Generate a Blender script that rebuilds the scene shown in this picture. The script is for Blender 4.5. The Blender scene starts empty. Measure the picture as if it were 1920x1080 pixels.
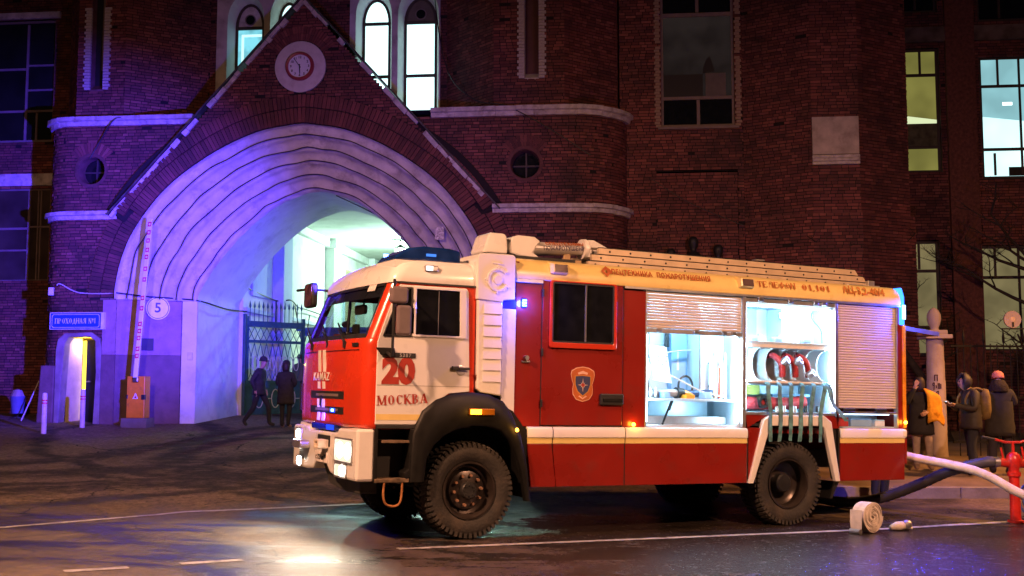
import bpy, bmesh, math, random
from mathutils import Matrix, Vector, noise
random.seed(7)
R = math.radians
C = bpy.context.scene.collection
scene = bpy.context.scene
# ---------------------------------------------------------------- camera
cam = bpy.data.cameras.new('camera'); camo = bpy.data.objects.new('camera', cam); C.objects.link(camo)
cam.sensor_width = 36; cam.lens = 36 * 2119.03 / 1920; cam.clip_end = 500; cam.clip_start = .1
camo.location = (0, 0, 1.692); camo.rotation_euler = (math.pi / 2 + .09, 0, 0)
scene.camera = camo
# ---------------------------------------------------------------- night sky, moonlight
w = bpy.data.worlds.new('World'); scene.world = w; w.use_nodes = True
nt = w.node_tree; bg = nt.nodes['Background']
sky = nt.nodes.new('ShaderNodeTexSky'); sky.sky_type = 'NISHITA'; sky.sun_disc = False
sky.sun_elevation = R(-4); sky.sun_rotation = R(200)
nt.links.new(sky.outputs[0], bg.inputs[0]); bg.inputs[1].default_value = .05
sl = bpy.data.lights.new('moon', 'SUN'); sl.energy = .01; sl.angle = R(.5); sl.color = (1, .93, .85)
so = bpy.data.objects.new('moon', sl); C.objects.link(so); so.rotation_euler = (R(48), 0, R(-20))
vs = scene.view_settings; scene.display_settings.display_device = 'sRGB'
vs.view_transform = 'Standard'; vs.look = 'None'; vs.exposure = 0; vs.gamma = 1; vs.use_curve_mapping = False
scene.render.engine = 'CYCLES'
cy = scene.cycles
cy.use_denoising = True; cy.max_bounces = 7; cy.diffuse_bounces = 3; cy.glossy_bounces = 4
cy.transparent_max_bounces = 12; cy.sample_clamp_indirect = 4; cy.caustics_reflective = False; cy.caustics_refractive = False
# ---------------------------------------------------------------- helpers
def tag(o, label=None, cat=None, group=None, kind=None):
    if label: o['label'] = label
    if cat: o['category'] = cat
    if group: o['group'] = group
    if kind: o['kind'] = kind
    return o
def empty(name, M, label, cat, group=None):
    o = bpy.data.objects.new(name, None); C.objects.link(o); o.empty_display_size = .2
    o.matrix_world = M if isinstance(M, Matrix) else Matrix.Translation(M)
    return tag(o, label, cat, group)
def copy_tree(o, parent=None):
    c = o.copy(); C.objects.link(c)
    if parent: c.parent = parent
    for ch in list(o.children): copy_tree(ch, c)
    return c
class MB:
    def __init__(s): s.v = []; s.f = []; s.m = []; s.col = None
    def add(s, vs, fs, m=0):
        b = len(s.v); s.v += [tuple(v) for v in vs]
        for f in fs: s.f.append([b + i for i in f]); s.m.append(m)
        return s
    def box(s, x0, x1, y0, y1, z0, z1, m=0):
        return s.add([(x0, y0, z0), (x1, y0, z0), (x1, y1, z0), (x0, y1, z0), (x0, y0, z1), (x1, y0, z1), (x1, y1, z1), (x0, y1, z1)],
                     [(0, 3, 2, 1), (4, 5, 6, 7), (0, 1, 5, 4), (1, 2, 6, 5), (2, 3, 7, 6), (3, 0, 4, 7)], m)
    def hexa(s, p, m=0):
        return s.add(p, [(0, 3, 2, 1), (4, 5, 6, 7), (0, 1, 5, 4), (1, 2, 6, 5), (2, 3, 7, 6), (3, 0, 4, 7)], m)
    def quad(s, a, b, c, d, m=0): return s.add([a, b, c, d], [(0, 1, 2, 3)], m)
    def prism(s, pts, y0, y1, m=0, axis='y'):
        n = len(pts)
        if axis == 'y': mk = lambda p, t: (p[0], t, p[1])
        elif axis == 'z': mk = lambda p, t: (p[0], p[1], t)
        else: mk = lambda p, t: (t, p[0], p[1])
        vs = [mk(p, y0) for p in pts] + [mk(p, y1) for p in pts]
        fs = [list(range(n)), list(range(2 * n - 1, n - 1, -1))] + [[i, i + n, (i + 1) % n + n, (i + 1) % n] for i in range(n)]
        return s.add(vs, fs, m)
    def ring(s, outer, inner, y0, y1, m=0, axis='y'):
        # frame between two outlines with the same count
        n = len(outer)
        if axis == 'y': mk = lambda p, t: (p[0], t, p[1])
        elif axis == 'z': mk = lambda p, t: (p[0], p[1], t)
        else: mk = lambda p, t: (t, p[0], p[1])
        vs = [mk(p, y0) for p in outer] + [mk(p, y0) for p in inner] + [mk(p, y1) for p in outer] + [mk(p, y1) for p in inner]
        fs = []
        for i in range(n):
            j = (i + 1) % n
            fs += [[i, j, n + j, n + i], [2 * n + i, 3 * n + i, 3 * n + j, 2 * n + j], [i, 2 * n + i, 2 * n + j, j], [n + i, n + j, 3 * n + j, 3 * n + i]]
        return s.add(vs, fs, m)
    def tube(s, path, r, n=8, m=0, caps=True, closed=False):
        path = [Vector(p) for p in path]; k = len(path)
        rr = r if isinstance(r, (list, tuple)) else [r] * k
        rings = []
        up = None
        for i, p in enumerate(path):
            a = path[(i - 1) % k] if (i > 0 or closed) else p; b = path[(i + 1) % k] if (i < k - 1 or closed) else p
            t = (b - a)
            t = t.normalized() if t.length > 1e-9 else Vector((0, 0, 1))
            if up is None:
                up = Vector((0, 0, 1)) if abs(t.z) < .9 else Vector((1, 0, 0))
            up = (up - t * up.dot(t))
            if up.length < 1e-5: up = t.orthogonal()
            up.normalize(); sd = t.cross(up)
            rings.append([p + (up * math.cos(2 * math.pi * j / n) + sd * math.sin(2 * math.pi * j / n)) * rr[i] for j in range(n)])
        vs = [v for rg in rings for v in rg]
        fs = []
        for i in range(k if closed else k - 1):
            ii = (i + 1) % k
            for j in range(n):
                jj = (j + 1) % n
                fs.append([i * n + j, i * n + jj, ii * n + jj, ii * n + j])
        if caps and not closed:
            fs.append(list(range(n))[::-1]); fs.append([(k - 1) * n + j for j in range(n)])
        return s.add(vs, fs, m)
    def cyl(s, a, b, r0, r1=None, n=16, m=0): return s.tube([a, b], [r0, r0 if r1 is None else r1], n, m)
    def lathe(s, prof, n=24, axis='z', c=(0, 0, 0), m=0, closed=False):
        # prof: list of (r, h)
        vs = []
        for r, h in prof:
            for j in range(n):
                a = 2 * math.pi * j / n; x, y = r * math.cos(a), r * math.sin(a)
                if axis == 'z': v = (x, y, h)
                elif axis == 'y': v = (x, h, y)
                else: v = (h, x, y)
                vs.append((v[0] + c[0], v[1] + c[1], v[2] + c[2]))
        k = len(prof); fs = []
        for i in range(k if closed else k - 1):
            ii = (i + 1) % k
            for j in range(n):
                jj = (j + 1) % n
                fs.append([i * n + j, i * n + jj, ii * n + jj, ii * n + j])
        return s.add(vs, fs, m)
    def grid(s, rows, m=0, close_u=False):
        k = len(rows[0]); vs = [p for r in rows for p in r]; fs = []
        for i in range(len(rows) - 1):
            for j in range(k if close_u else k - 1):
                jj = (j + 1) % k
                fs.append([i * k + j, i * k + jj, (i + 1) * k + jj, (i + 1) * k + j])
        return s.add(vs, fs, m)
    def mesh(s, name, mats, smooth=False, fix=True):
        me = bpy.data.meshes.new(name); me.from_pydata(s.v, [], s.f)
        mats = mats if isinstance(mats, (list, tuple)) else [mats]
        for m in mats: me.materials.append(m)
        if len(mats) > 1: me.polygons.foreach_set('material_index', s.m)
        if s.col:
            at = me.attributes.new('tone', 'FLOAT_COLOR', 'FACE')
            flat = [c for q in s.col for c in (*q, 1.0)]
            at.data.foreach_set('color', flat)
        if fix:
            bm = bmesh.new(); bm.from_mesh(me); bmesh.ops.recalc_face_normals(bm, faces=bm.faces); bm.to_mesh(me); bm.free()
        if smooth:
            me.polygons.foreach_set('use_smooth', [True] * len(me.polygons))
        me.update()
        return me
    def build(s, name, mats, parent=None, bevel=0, smooth=False, fix=True, sharp=None):
        me = s.mesh(name, mats, smooth or sharp is not None, fix)
        o = bpy.data.objects.new(name, me); C.objects.link(o)
        if parent is not None: o.parent = parent
        if sharp is not None: me.set_sharp_from_angle(angle=R(sharp))
        if bevel:
            b = o.modifiers.new('bevel', 'BEVEL'); b.width = bevel; b.segments = 2; b.limit_method = 'ANGLE'; b.angle_limit = R(35)
            b.harden_normals = False
        return o
def circ(cx, cz, rx, rz=None, n=24, a0=0, a1=360):
    rz = rx if rz is None else rz
    full = abs(a1 - a0) >= 360
    return [(cx + rx * math.cos(R(a0 + (a1 - a0) * i / (n if full else n - 1))), cz + rz * math.sin(R(a0 + (a1 - a0) * i / (n if full else n - 1)))) for i in range(n)]
def rrect(x0, x1, z0, z1, r, n=4):
    o = []
    for cx, cz, a in ((x1 - r, z1 - r, 0), (x0 + r, z1 - r, 90), (x0 + r, z0 + r, 180), (x1 - r, z0 + r, 270)):
        o += [(cx + r * math.cos(R(a + 90 * i / n)), cz + r * math.sin(R(a + 90 * i / n))) for i in range(n + 1)]
    return o
def spline(pts, n):
    pts = [Vector(p) for p in pts]; out = []
    k = len(pts)
    for i in range(k - 1):
        p0 = pts[max(i - 1, 0)]; p1 = pts[i]; p2 = pts[i + 1]; p3 = pts[min(i + 2, k - 1)]
        for j in range(n):
            t = j / n
            out.append(.5 * ((2 * p1) + (p2 - p0) * t + (2 * p0 - 5 * p1 + 4 * p2 - p3) * t * t + (3 * p1 - p0 - 3 * p2 + p3) * t ** 3))
    out.append(pts[-1]); return out
# ---------------------------------------------------------------- materials
def srgb(r, g, b): return tuple(((c / 255 + .055) / 1.055) ** 2.4 if c > 10 else c / 255 / 12.92 for c in (r, g, b))
MATS = {}
def mat(name, col, rough=.5, metal=0, var=.15, scale=6, bump=0, bscale=40, coat=0, spec=.5, dirt=None, dscale=2, stretch=None, dmax=.8, dth=.52):
    if name in MATS: return MATS[name]
    m = bpy.data.materials.new(name); m.use_nodes = True; t = m.node_tree; N = t.nodes; L = t.links
    b = N['Principled BSDF']
    b.inputs['Roughness'].default_value = rough; b.inputs['Metallic'].default_value = metal
    b.inputs['Coat Weight'].default_value = coat; b.inputs['Coat Roughness'].default_value = .06
    b.inputs['Specular IOR Level'].default_value = spec
    tc = N.new('ShaderNodeTexCoord'); vec = tc.outputs['Object']
    if stretch:
        mp = N.new('ShaderNodeMapping'); mp.inputs['Scale'].default_value = stretch; L.new(vec, mp.inputs[0]); vec = mp.outputs[0]
    n1 = N.new('ShaderNodeTexNoise'); n1.inputs['Scale'].default_value = scale; n1.inputs['Detail'].default_value = 6; L.new(vec, n1.inputs['Vector'])
    mx = N.new('ShaderNodeMix'); mx.data_type = 'RGBA'
    mx.inputs['A'].default_value = (*[c * (1 - var) for c in col], 1); mx.inputs['B'].default_value = (*[min(1, c * (1 + var)) for c in col], 1)
    rp = N.new('ShaderNodeMapRange'); rp.inputs['From Min'].default_value = .3; rp.inputs['From Max'].default_value = .7
    L.new(n1.outputs[0], rp.inputs[0]); L.new(rp.outputs[0], mx.inputs['Factor'])
    out = mx.outputs['Result']
    if dirt:
        n2 = N.new('ShaderNodeTexNoise'); n2.inputs['Scale'].default_value = dscale; n2.inputs['Detail'].default_value = 9; n2.inputs['Roughness'].default_value = .7
        L.new(vec, n2.inputs['Vector'])
        r2 = N.new('ShaderNodeMapRange'); r2.inputs['From Min'].default_value = dth; r2.inputs['From Max'].default_value = dth + .2; r2.inputs['To Max'].default_value = dmax
        L.new(n2.outputs[0], r2.inputs[0])
        m2 = N.new('ShaderNodeMix'); m2.data_type = 'RGBA'; L.new(r2.outputs[0], m2.inputs['Factor']); L.new(out, m2.inputs['A']); m2.inputs['B'].default_value = (*dirt, 1)
        out = m2.outputs['Result']
    L.new(out, b.inputs['Base Color'])
    rr = N.new('ShaderNodeMapRange'); rr.inputs['To Min'].default_value = max(.02, rough - .08); rr.inputs['To Max'].default_value = min(1, rough + .1)
    L.new(n1.outputs[0], rr.inputs[0]); L.new(rr.outputs[0], b.inputs['Roughness'])
    if bump:
        n3 = N.new('ShaderNodeTexNoise'); n3.inputs['Scale'].default_value = bscale; n3.inputs['Detail'].default_value = 5; L.new(vec, n3.inputs['Vector'])
        bp = N.new('ShaderNodeBump'); bp.inputs['Strength'].default_value = bump; bp.inputs['Distance'].default_value = .02
        L.new(n3.outputs[0], bp.inputs['Height']); L.new(bp.outputs[0], b.inputs['Normal'])
    MATS[name] = m; return m
def emit(name, col, s, var=0, scale=2):
    if name in MATS: return MATS[name]
    m = bpy.data.materials.new(name); m.use_nodes = True; t = m.node_tree; N = t.nodes; L = t.links
    b = N['Principled BSDF']; b.inputs['Base Color'].default_value = (.02, .02, .02, 1); b.inputs['Roughness'].default_value = .15
    b.inputs['Emission Strength'].default_value = s; b.inputs['Emission Color'].default_value = (*col, 1)
    if var:
        tc = N.new('ShaderNodeTexCoord'); n1 = N.new('ShaderNodeTexNoise'); n1.inputs['Scale'].default_value = scale; L.new(tc.outputs['Object'], n1.inputs['Vector'])
        mx = N.new('ShaderNodeMix'); mx.data_type = 'RGBA'; mx.inputs['A'].default_value = (*[c * (1 - var) for c in col], 1); mx.inputs['B'].default_value = (*col, 1)
        rp = N.new('ShaderNodeMapRange'); rp.inputs['From Min'].default_value = .35; rp.inputs['From Max'].default_value = .65
        L.new(n1.outputs[0], rp.inputs[0]); L.new(rp.outputs[0], mx.inputs['Factor']); L.new(mx.outputs['Result'], b.inputs['Emission Color'])
    MATS[name] = m; return m
def glass(name, tint=(.8, .85, .85), gloss=.12, rough=.03):
    if name in MATS: return MATS[name]
    m = bpy.data.materials.new(name); m.use_nodes = True; t = m.node_tree; N = t.nodes; L = t.links
    N.remove(N['Principled BSDF'])
    tr = N.new('ShaderNodeBsdfTransparent'); tr.inputs[0].default_value = (*tint, 1)
    gl = N.new('ShaderNodeBsdfGlossy'); gl.inputs['Roughness'].default_value = rough
    fr = N.new('ShaderNodeFresnel'); fr.inputs[0].default_value = 1.45
    ad = N.new('ShaderNodeMath'); ad.operation = 'MAXIMUM'; ad.inputs[1].default_value = gloss * .4
    L.new(fr.outputs[0], ad.inputs[0])
    mx = N.new('ShaderNodeMixShader'); L.new(ad.outputs[0], mx.inputs[0]); L.new(tr.outputs[0], mx.inputs[1]); L.new(gl.outputs[0], mx.inputs[2])
    L.new(mx.outputs[0], N['Material Output'].inputs[0]); MATS[name] = m; return m
def brick_mat(name, use_attr, dark=(.02, .012, .012)):
    m = bpy.data.materials.new(name); m.use_nodes = True; t = m.node_tree; N = t.nodes; L = t.links
    b = N['Principled BSDF']; b.inputs['Roughness'].default_value = .8
    tc = N.new('ShaderNodeTexCoord')
    if use_attr:
        at = N.new('ShaderNodeAttribute'); at.attribute_name = 'tone'; src = at.outputs['Color']
    else:
        oi = N.new('ShaderNodeObjectInfo'); cr = N.new('ShaderNodeValToRGB')
        cr.color_ramp.elements[0].color = (.10, .028, .025, 1); cr.color_ramp.elements[1].color = (.215, .06, .05, 1)
        L.new(oi.outputs['Random'], cr.inputs[0]); src = cr.outputs[0]
    n2 = N.new('ShaderNodeTexNoise'); n2.inputs['Scale'].default_value = .9; n2.inputs['Detail'].default_value = 9; n2.inputs['Roughness'].default_value = .68
    ge = N.new('ShaderNodeNewGeometry'); L.new(ge.outputs['Position'], n2.inputs['Vector'])
    r2 = N.new('ShaderNodeMapRange'); r2.inputs['From Min'].default_value = .46; r2.inputs['From Max'].default_value = .75; r2.inputs['To Max'].default_value = .8
    n4 = N.new('ShaderNodeTexNoise'); n4.inputs['Scale'].default_value = .33; n4.inputs['Detail'].default_value = 7; L.new(ge.outputs['Position'], n4.inputs['Vector'])
    ad = N.new('ShaderNodeMath'); ad.operation = 'MULTIPLY_ADD'; L.new(n4.outputs[0], ad.inputs[0]); ad.inputs[1].default_value = .55; L.new(n2.outputs[0], ad.inputs[2])
    r2.inputs['From Min'].default_value = .70; r2.inputs['From Max'].default_value = 1.0
    L.new(ad.outputs[0], r2.inputs[0])
    mx = N.new('ShaderNodeMix'); mx.data_type = 'RGBA'; L.new(r2.outputs[0], mx.inputs['Factor']); L.new(src, mx.inputs['A']); mx.inputs['B'].default_value = (*dark, 1)
    L.new(mx.outputs['Result'], b.inputs['Base Color'])
    n3 = N.new('ShaderNodeTexNoise'); n3.inputs['Scale'].default_value = 30; n3.inputs['Detail'].default_value = 4; L.new(ge.outputs['Position'], n3.inputs['Vector'])
    bp = N.new('ShaderNodeBump'); bp.inputs['Strength'].default_value = .5; bp.inputs['Distance'].default_value = .015
    L.new(n3.outputs[0], bp.inputs['Height']); L.new(bp.outputs[0], b.inputs['Normal'])
    MATS[name] = m; return m
M_brick = brick_mat('brick_wall', True); M_brick1 = brick_mat('brick_single', False)
M_mortar = mat('mortar', (.014, .009, .009), .95, var=.3, scale=8)
M_plaster = mat('white_plaster', (.60, .555, .53), .85, var=.2, scale=2.2, bump=.6, bscale=9, dirt=(.26, .2, .19), dscale=2.4)
M_plaster2 = mat('pale_plaster', (.72, .74, .70), .85, var=.08, scale=2, bump=.2, bscale=9, dirt=(.45, .46, .42), dscale=1.2)
M_corn = mat('cornice_plaster', (.55, .5, .48), .85, var=.25, scale=6, bump=.5, bscale=25, dirt=(.14, .09, .08), dscale=4)
M_dark = mat('dark_opening', (.012, .012, .013), .6)
M_black = mat('black_rubberised', (.018, .018, .019), .45, var=.3)
M_blackp = mat('black_plastic', (.006, .006, .006), .5, var=.3, scale=10, spec=.28)
M_steel = mat('steel', (.45, .45, .46), .35, 1)
M_alu = mat('aluminium', (.62, .62, .63), .38, .9, var=.1)
M_frame = mat('window_frame_wood', (.2, .15, .14), .6)
M_dframe = mat('dark_window_frame', (.05, .035, .03), .6)
M_white = mat('white_paint', (.8, .79, .78), .28, var=.03, coat=.5, scale=3, dirt=(.5, .44, .4), dscale=2.5, dmax=.18, dth=.56)
M_red = mat('red_paint', (.25, .014, .009), .28, var=.1, coat=.5, scale=2, dirt=(.14, .05, .04), dscale=2.2, dmax=.45, bump=.03, bscale=3)
M_ored = mat('orange_red_paint', (.62, .045, .014), .25, var=.06, coat=.7, scale=2, dirt=(.3, .06, .03), dscale=3, dmax=.4)
M_yel = mat('yellow_paint', (.85, .66, .25), .3, var=.06, coat=.4, dirt=(.5, .3, .1), dscale=3, dmax=.35)
M_decalred = mat('red_print', (.38, .03, .015), .5)
M_glassdark = mat('dark_glass', (.008, .009, .011), .06, spec=.7, var=.3)
M_glass = glass('clear_glass')
# ---------------------------------------------------------------- frames of reference
MF = Matrix.Translation((0, 27, 0)) @ Matrix.Rotation(R(-6), 4, 'Z')        # the gatehouse: x along it, y into depth
MT = Matrix.Translation((-.449, 12.95, .009)) @ Matrix.Rotation(.0217, 4, 'Y') @ Matrix.Rotation(.4608, 4, 'Z')   # the truck
def Fm(u, n, z): return MF @ Matrix.Translation((u, n, z))
def g(x, y):
    r = max(0, y - 14.5); q = 0
    if r > 0: q = .0485 * (r - .5) if r > 1 else .0485 * .5 * r * r
    q = min(q, .0485 * 18)
    return -.0217 * max(-40, min(40, x)) + q
# ---------------------------------------------------------------- ground
def ground_material():
    m = bpy.data.materials.new('wet_asphalt'); m.use_nodes = True; t = m.node_tree; N = t.nodes; L = t.links
    b = N['Principled BSDF']
    ge = N.new('ShaderNodeNewGeometry'); P = ge.outputs['Position']
    def nz(scale, det=6, rough=.6, vec=P, dist=0):
        n = N.new('ShaderNodeTexNoise'); n.inputs['Scale'].default_value = scale; n.inputs['Detail'].default_value = det; n.inputs['Roughness'].default_value = rough
        n.inputs['Distortion'].default_value = dist; L.new(vec, n.inputs['Vector']); return n.outputs[0]
    def mr(x, a, c, lo=0., hi=1.):
        r = N.new('ShaderNodeMapRange'); r.inputs['From Min'].default_value = a; r.inputs['From Max'].default_value = c
        r.inputs['To Min'].default_value = lo; r.inputs['To Max'].default_value = hi; L.new(x, r.inputs[0]); return r.outputs[0]
    def mth(op, x, y=None):
        n = N.new('ShaderNodeMath'); n.operation = op
        if isinstance(x, float): n.inputs[0].default_value = x
        else: L.new(x, n.inputs[0])
        if y is not None:
            if isinstance(y, float): n.inputs[1].default_value = y
            else: L.new(y, n.inputs[1])
        return n.outputs[0]
    mp = N.new('ShaderNodeMapping'); mp.inputs['Rotation'].default_value = (0, 0, R(-32)); mp.inputs['Scale'].default_value = (.22, 1.1, 1); L.new(P, mp.inputs[0])
    streak = nz(1.5, 7, .6, mp.outputs[0], .8)
    patch = nz(.55, 8, .62, P, .4)
    # curved wet tyre tracks swinging into the gateway
    sep = N.new('ShaderNodeSeparateXYZ'); L.new(P, sep.inputs[0])
    def arc(cx, cy, r0, wd, warp):
        dx = mth('SUBTRACT', sep.outputs[0], cx); dy = mth('SUBTRACT', sep.outputs[1], cy)
        d = mth('SQRT', mth('ADD', mth('MULTIPLY', dx, dx), mth('MULTIPLY', dy, dy)))
        d = mth('ADD', d, mr(nz(.7, 5), .3, .7, -warp, warp))
        e = mth('ABSOLUTE', mth('SUBTRACT', d, r0))
        return mr(e, wd, wd * .35, 0, 1)
    tr = arc(-13.0, 26.0, 9.2, .7, .25)
    for a in ((-13.0, 26.0, 11.1, .7, .3), (-14., 25.0, 7.4, .5, .3), (-12.0, 24.0, 10.2, .4, .3), (1.5, 24.5, 8.4, .5, .3), (2.5, 23.0, 8.8, .4, .3), (-12.5, 30.0, 13.6, .35, .35), (-1.0, 27.0, 9.5, .3, .3), (-3.5, 21.5, 4.2, .3, .3), (-8.5, 8., 6.2, .3, .3)):
        tr = mth('MAXIMUM', tr, arc(*a))
    grit = nz(55, 4, .8)
    tr = mth('MULTIPLY', tr, mr(nz(2.2, 6), .25, .5))
    wet = mth('MAXIMUM', mr(mth('ADD', mth('MULTIPLY', streak, .55), mth('MULTIPLY', patch, .45)), .43, .56), tr)
    # the roadway is wet, the forecourt nearly dry between the tracks
    edge = mth('ADD', sep.outputs[1], mth('MULTIPLY', sep.outputs[0], -.12))
    near = mr(mth('ADD', edge, mr(nz(.8, 5), .3, .7, -1., 1.)), 17., 15.)
    wet_far = mth('MULTIPLY', wet, .22)
    mixw = N.new('ShaderNodeMix'); mixw.data_type = 'FLOAT'; L.new(near, mixw.inputs['Factor']); L.new(wet_far, mixw.inputs['A']); L.new(mth('MAXIMUM', wet, mr(patch, .35, .6, .35, .75)), mixw.inputs['B'])
    lane = mth('ADD', mth('MULTIPLY', sep.outputs[0], -.45), sep.outputs[1])
    soak = mth('MULTIPLY', near, mr(mth('ADD', mth('ADD', sep.outputs[0], mth('MULTIPLY', lane, -.05)), mr(nz(.6, 5), .3, .7, -1.6, 1.6)), -2.6, .6, 0, .92))
    wetroad = mth('MAXIMUM', mixw.outputs['Result'], soak)
    mx = N.new('ShaderNodeMix'); mx.data_type = 'RGBA'; L.new(wetroad, mx.inputs['Factor'])
    m0 = N.new('ShaderNodeMix'); m0.data_type = 'RGBA'; L.new(near, m0.inputs['Factor']); m0.inputs['A'].default_value = (.21, .155, .11, 1); m0.inputs['B'].default_value = (.18, .132, .095, 1); L.new(m0.outputs['Result'], mx.inputs['A'])
    mx.inputs['B'].default_value = (.017, .015, .014, 1)
    m2 = N.new('ShaderNodeMix'); m2.data_type = 'RGBA'; m2.blend_type = 'MULTIPLY'; m2.inputs['Factor'].default_value = 1
    mt = N.new('ShaderNodeMix'); mt.data_type = 'RGBA'; L.new(mth('MULTIPLY', tr, .82), mt.inputs['Factor']); L.new(mx.outputs['Result'], mt.inputs['A']); mt.inputs['B'].default_value = (.028, .023, .021, 1)
    L.new(mt.outputs['Result'], m2.inputs['A'])
    gc = N.new('ShaderNodeValToRGB'); gc.color_ramp.elements[0].position = .38; gc.color_ramp.elements[0].color = (.2, .2, .2, 1); gc.color_ramp.elements[1].position = .64; gc.color_ramp.elements[1].color = (2.0, 1.95, 1.85, 1)
    gmix = mth('ADD', mth('ADD', mth('MULTIPLY', grit, .3), mth('MULTIPLY', nz(15, 5, .75), .4)), mth('MULTIPLY', nz(6.5, 6, .75), .3))
    L.new(gmix, gc.inputs[0]); L.new(gc.outputs[0], m2.inputs['B'])
    # cracks
    wv = N.new('ShaderNodeTexVoronoi'); wv.feature = 'DISTANCE_TO_EDGE'; wv.inputs['Scale'].default_value = .42
    va = N.new('ShaderNodeVectorMath'); va.operation = 'ADD'; nv = N.new('ShaderNodeTexNoise'); nv.inputs['Scale'].default_value = 1.4; nv.inputs['Detail'].default_value = 6; L.new(P, nv.inputs['Vector'])
    L.new(P, va.inputs[0]); L.new(nv.outputs['Color'], va.inputs[1]); L.new(va.outputs[0], wv.inputs['Vector'])
    crack = mth('MULTIPLY', mr(wv.outputs['Distance'], .012, .004), mr(nz(.5, 3), .45, .55))
    m3 = N.new('ShaderNodeMix'); m3.data_type = 'RGBA'; L.new(crack, m3.inputs['Factor']); L.new(m2.outputs['Result'], m3.inputs['A']); m3.inputs['B'].default_value = (.01, .009, .008, 1)
    L.new(m3.outputs['Result'], b.inputs['Base Color'])
    rr = mth('ADD', mr(wetroad, 0, 1, .58, .16), mr(gmix, .38, .62, -.07, .12))
    rr = mth('ADD', mth('ADD', rr, mr(near, 0, 1, .28, 0)), mr(sep.outputs[0], -1.2, -3.2, 0, .24)); L.new(rr, b.inputs['Roughness'])
    L.new(mr(near, 0, 1, .2, .55), b.inputs['Specular IOR Level'])
    bp = N.new('ShaderNodeBump'); bp.inputs['Distance'].default_value = .035
    L.new(mr(wetroad, 0, 1, .9, .36), bp.inputs['Strength']); L.new(mth('ADD', mth('MULTIPLY', gmix, 1.6), mth('MULTIPLY', nz(5, 3), .5)), bp.inputs['Height'])
    L.new(bp.outputs[0], b.inputs['Normal'])
    return m
M_asph = ground_material()
xs = [-90, -60, -40, -30] + [-24 + i * 1.0 for i in range(49)] + [30, 40, 60, 90]
ys = [-60, -30, -15, -8, -4] + [-2 + i * .5 for i in range(80)] + [40, 45, 52, 60, 75, 95]
m = MB(); m.grid([[(x, y, g(x, y)) for x in xs] for y in ys])
tag(m.build('ground', M_asph, smooth=True), kind='structure')
M_line = mat('road_paint', (.42, .4, .37), .5, var=.3, scale=3, bump=.3, bscale=60, dirt=(.06, .052, .048), dscale=7, dmax=.9, dth=.47)
def strip(name, pts, wd, h=.005):
    m = MB(); rows = []
    P = [Vector((p[0], p[1], 0)) for p in pts]; fine = []
    for a, b in zip(P[:-1], P[1:]):
        k = max(1, int((b - a).length / .4)); fine += [a.lerp(b, i / k) for i in range(k)]
    fine.append(P[-1])
    for i, p in enumerate(fine):
        t = (fine[min(i + 1, len(fine) - 1)] - fine[max(i - 1, 0)]).normalized(); nn = Vector((-t.y, t.x, 0))
        j = 1 + .12 * noise.noise(p * 3)
        rows.append([(q.x, q.y, g(q.x, q.y) + h) for q in (p - nn * wd / 2 * j, p, p + nn * wd / 2 * j)])
    m.grid(rows)
    return tag(m.build(name, M_line), kind='structure')
strip('road_marking', [(-9.6, 8.4), (-5.84, 13.07), (-4.27, 15.02), (-2.02, 16.09), (-.2, 16.9)], .11)
strip('road_marking', [(-1.2, 12.07), (5.85, 15.33), (7.0, 15.8)], .12)
strip('road_marking', [(-3.98, 10.22), (-3.5, 10.5)], .12)
strip('road_marking', [(-3.11, 10.78), (-2.6, 11.1)], .12)
strip('road_marking', [(-5.3, 9.3), (-4.8, 9.65)], .12)
# pavement with kerb on the right
M_pave = mat('pavement', (.19, .135, .10), .6, var=.3, scale=2, bump=.4, bscale=30, dirt=(.05, .04, .035), dscale=1.2)
M_kerb = mat('kerb_stone', (.26, .22, .19), .7, var=.25, scale=3, bump=.5, bscale=20, dirt=(.09, .075, .06), dscale=2)
kl = [(3.4, 25.5), (3.6, 20.2), (4.0, 18.6), (4.9, 17.75), (6.0, 17.82), (8.12, 18.15), (12, 18.75), (20, 20), (40, 23)]
KH = .17
def kerbpts(step):
    P = [Vector((*p, 0)) for p in kl]; out = []
    for a, b in zip(P[:-1], P[1:]):
        k = max(1, round((b - a).length / step)); out += [a.lerp(b, i / k) for i in range(k)]
    return out + [P[-1]]
kp = kerbpts(1.0)
m = MB()
bk = [Vector((p.x * .2 + 9, 27.5, 0)) if i < 10 else Vector((p.x + 1.5, 34, 0)) for i, p in enumerate(kp)]
rows = []
for k in range(13):
    rows.append([(q.x, q.y, g(q.x, q.y) + KH - .004) for q in (p.lerp(b_, k / 12) for p, b_ in zip(kp, bk))])
m.grid(rows); pv = tag(m.build('pavement', M_pave, smooth=True), kind='structure')
kroot = bpy.data.objects.new('kerb', None); C.objects.link(kroot); tag(kroot, kind='structure')
for a, b in zip(kp[:-1], kp[1:]):
    if a.x > 14: break
    t = (b - a).normalized(); nn = Vector((-t.y, t.x, 0)); e = t * .006; j = random.uniform(-.006, .006)
    q = [a + e, b - e, b - e + nn * .16, a + e + nn * .16]
    mm = MB(); mm.hexa([(v.x, v.y, g(v.x, v.y) - .05) for v in q] + [(v.x, v.y, g(v.x, v.y) + KH + .006 + j) for v in q])
    mm.build('kerb_stone', M_kerb, kroot, bevel=.015)
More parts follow.
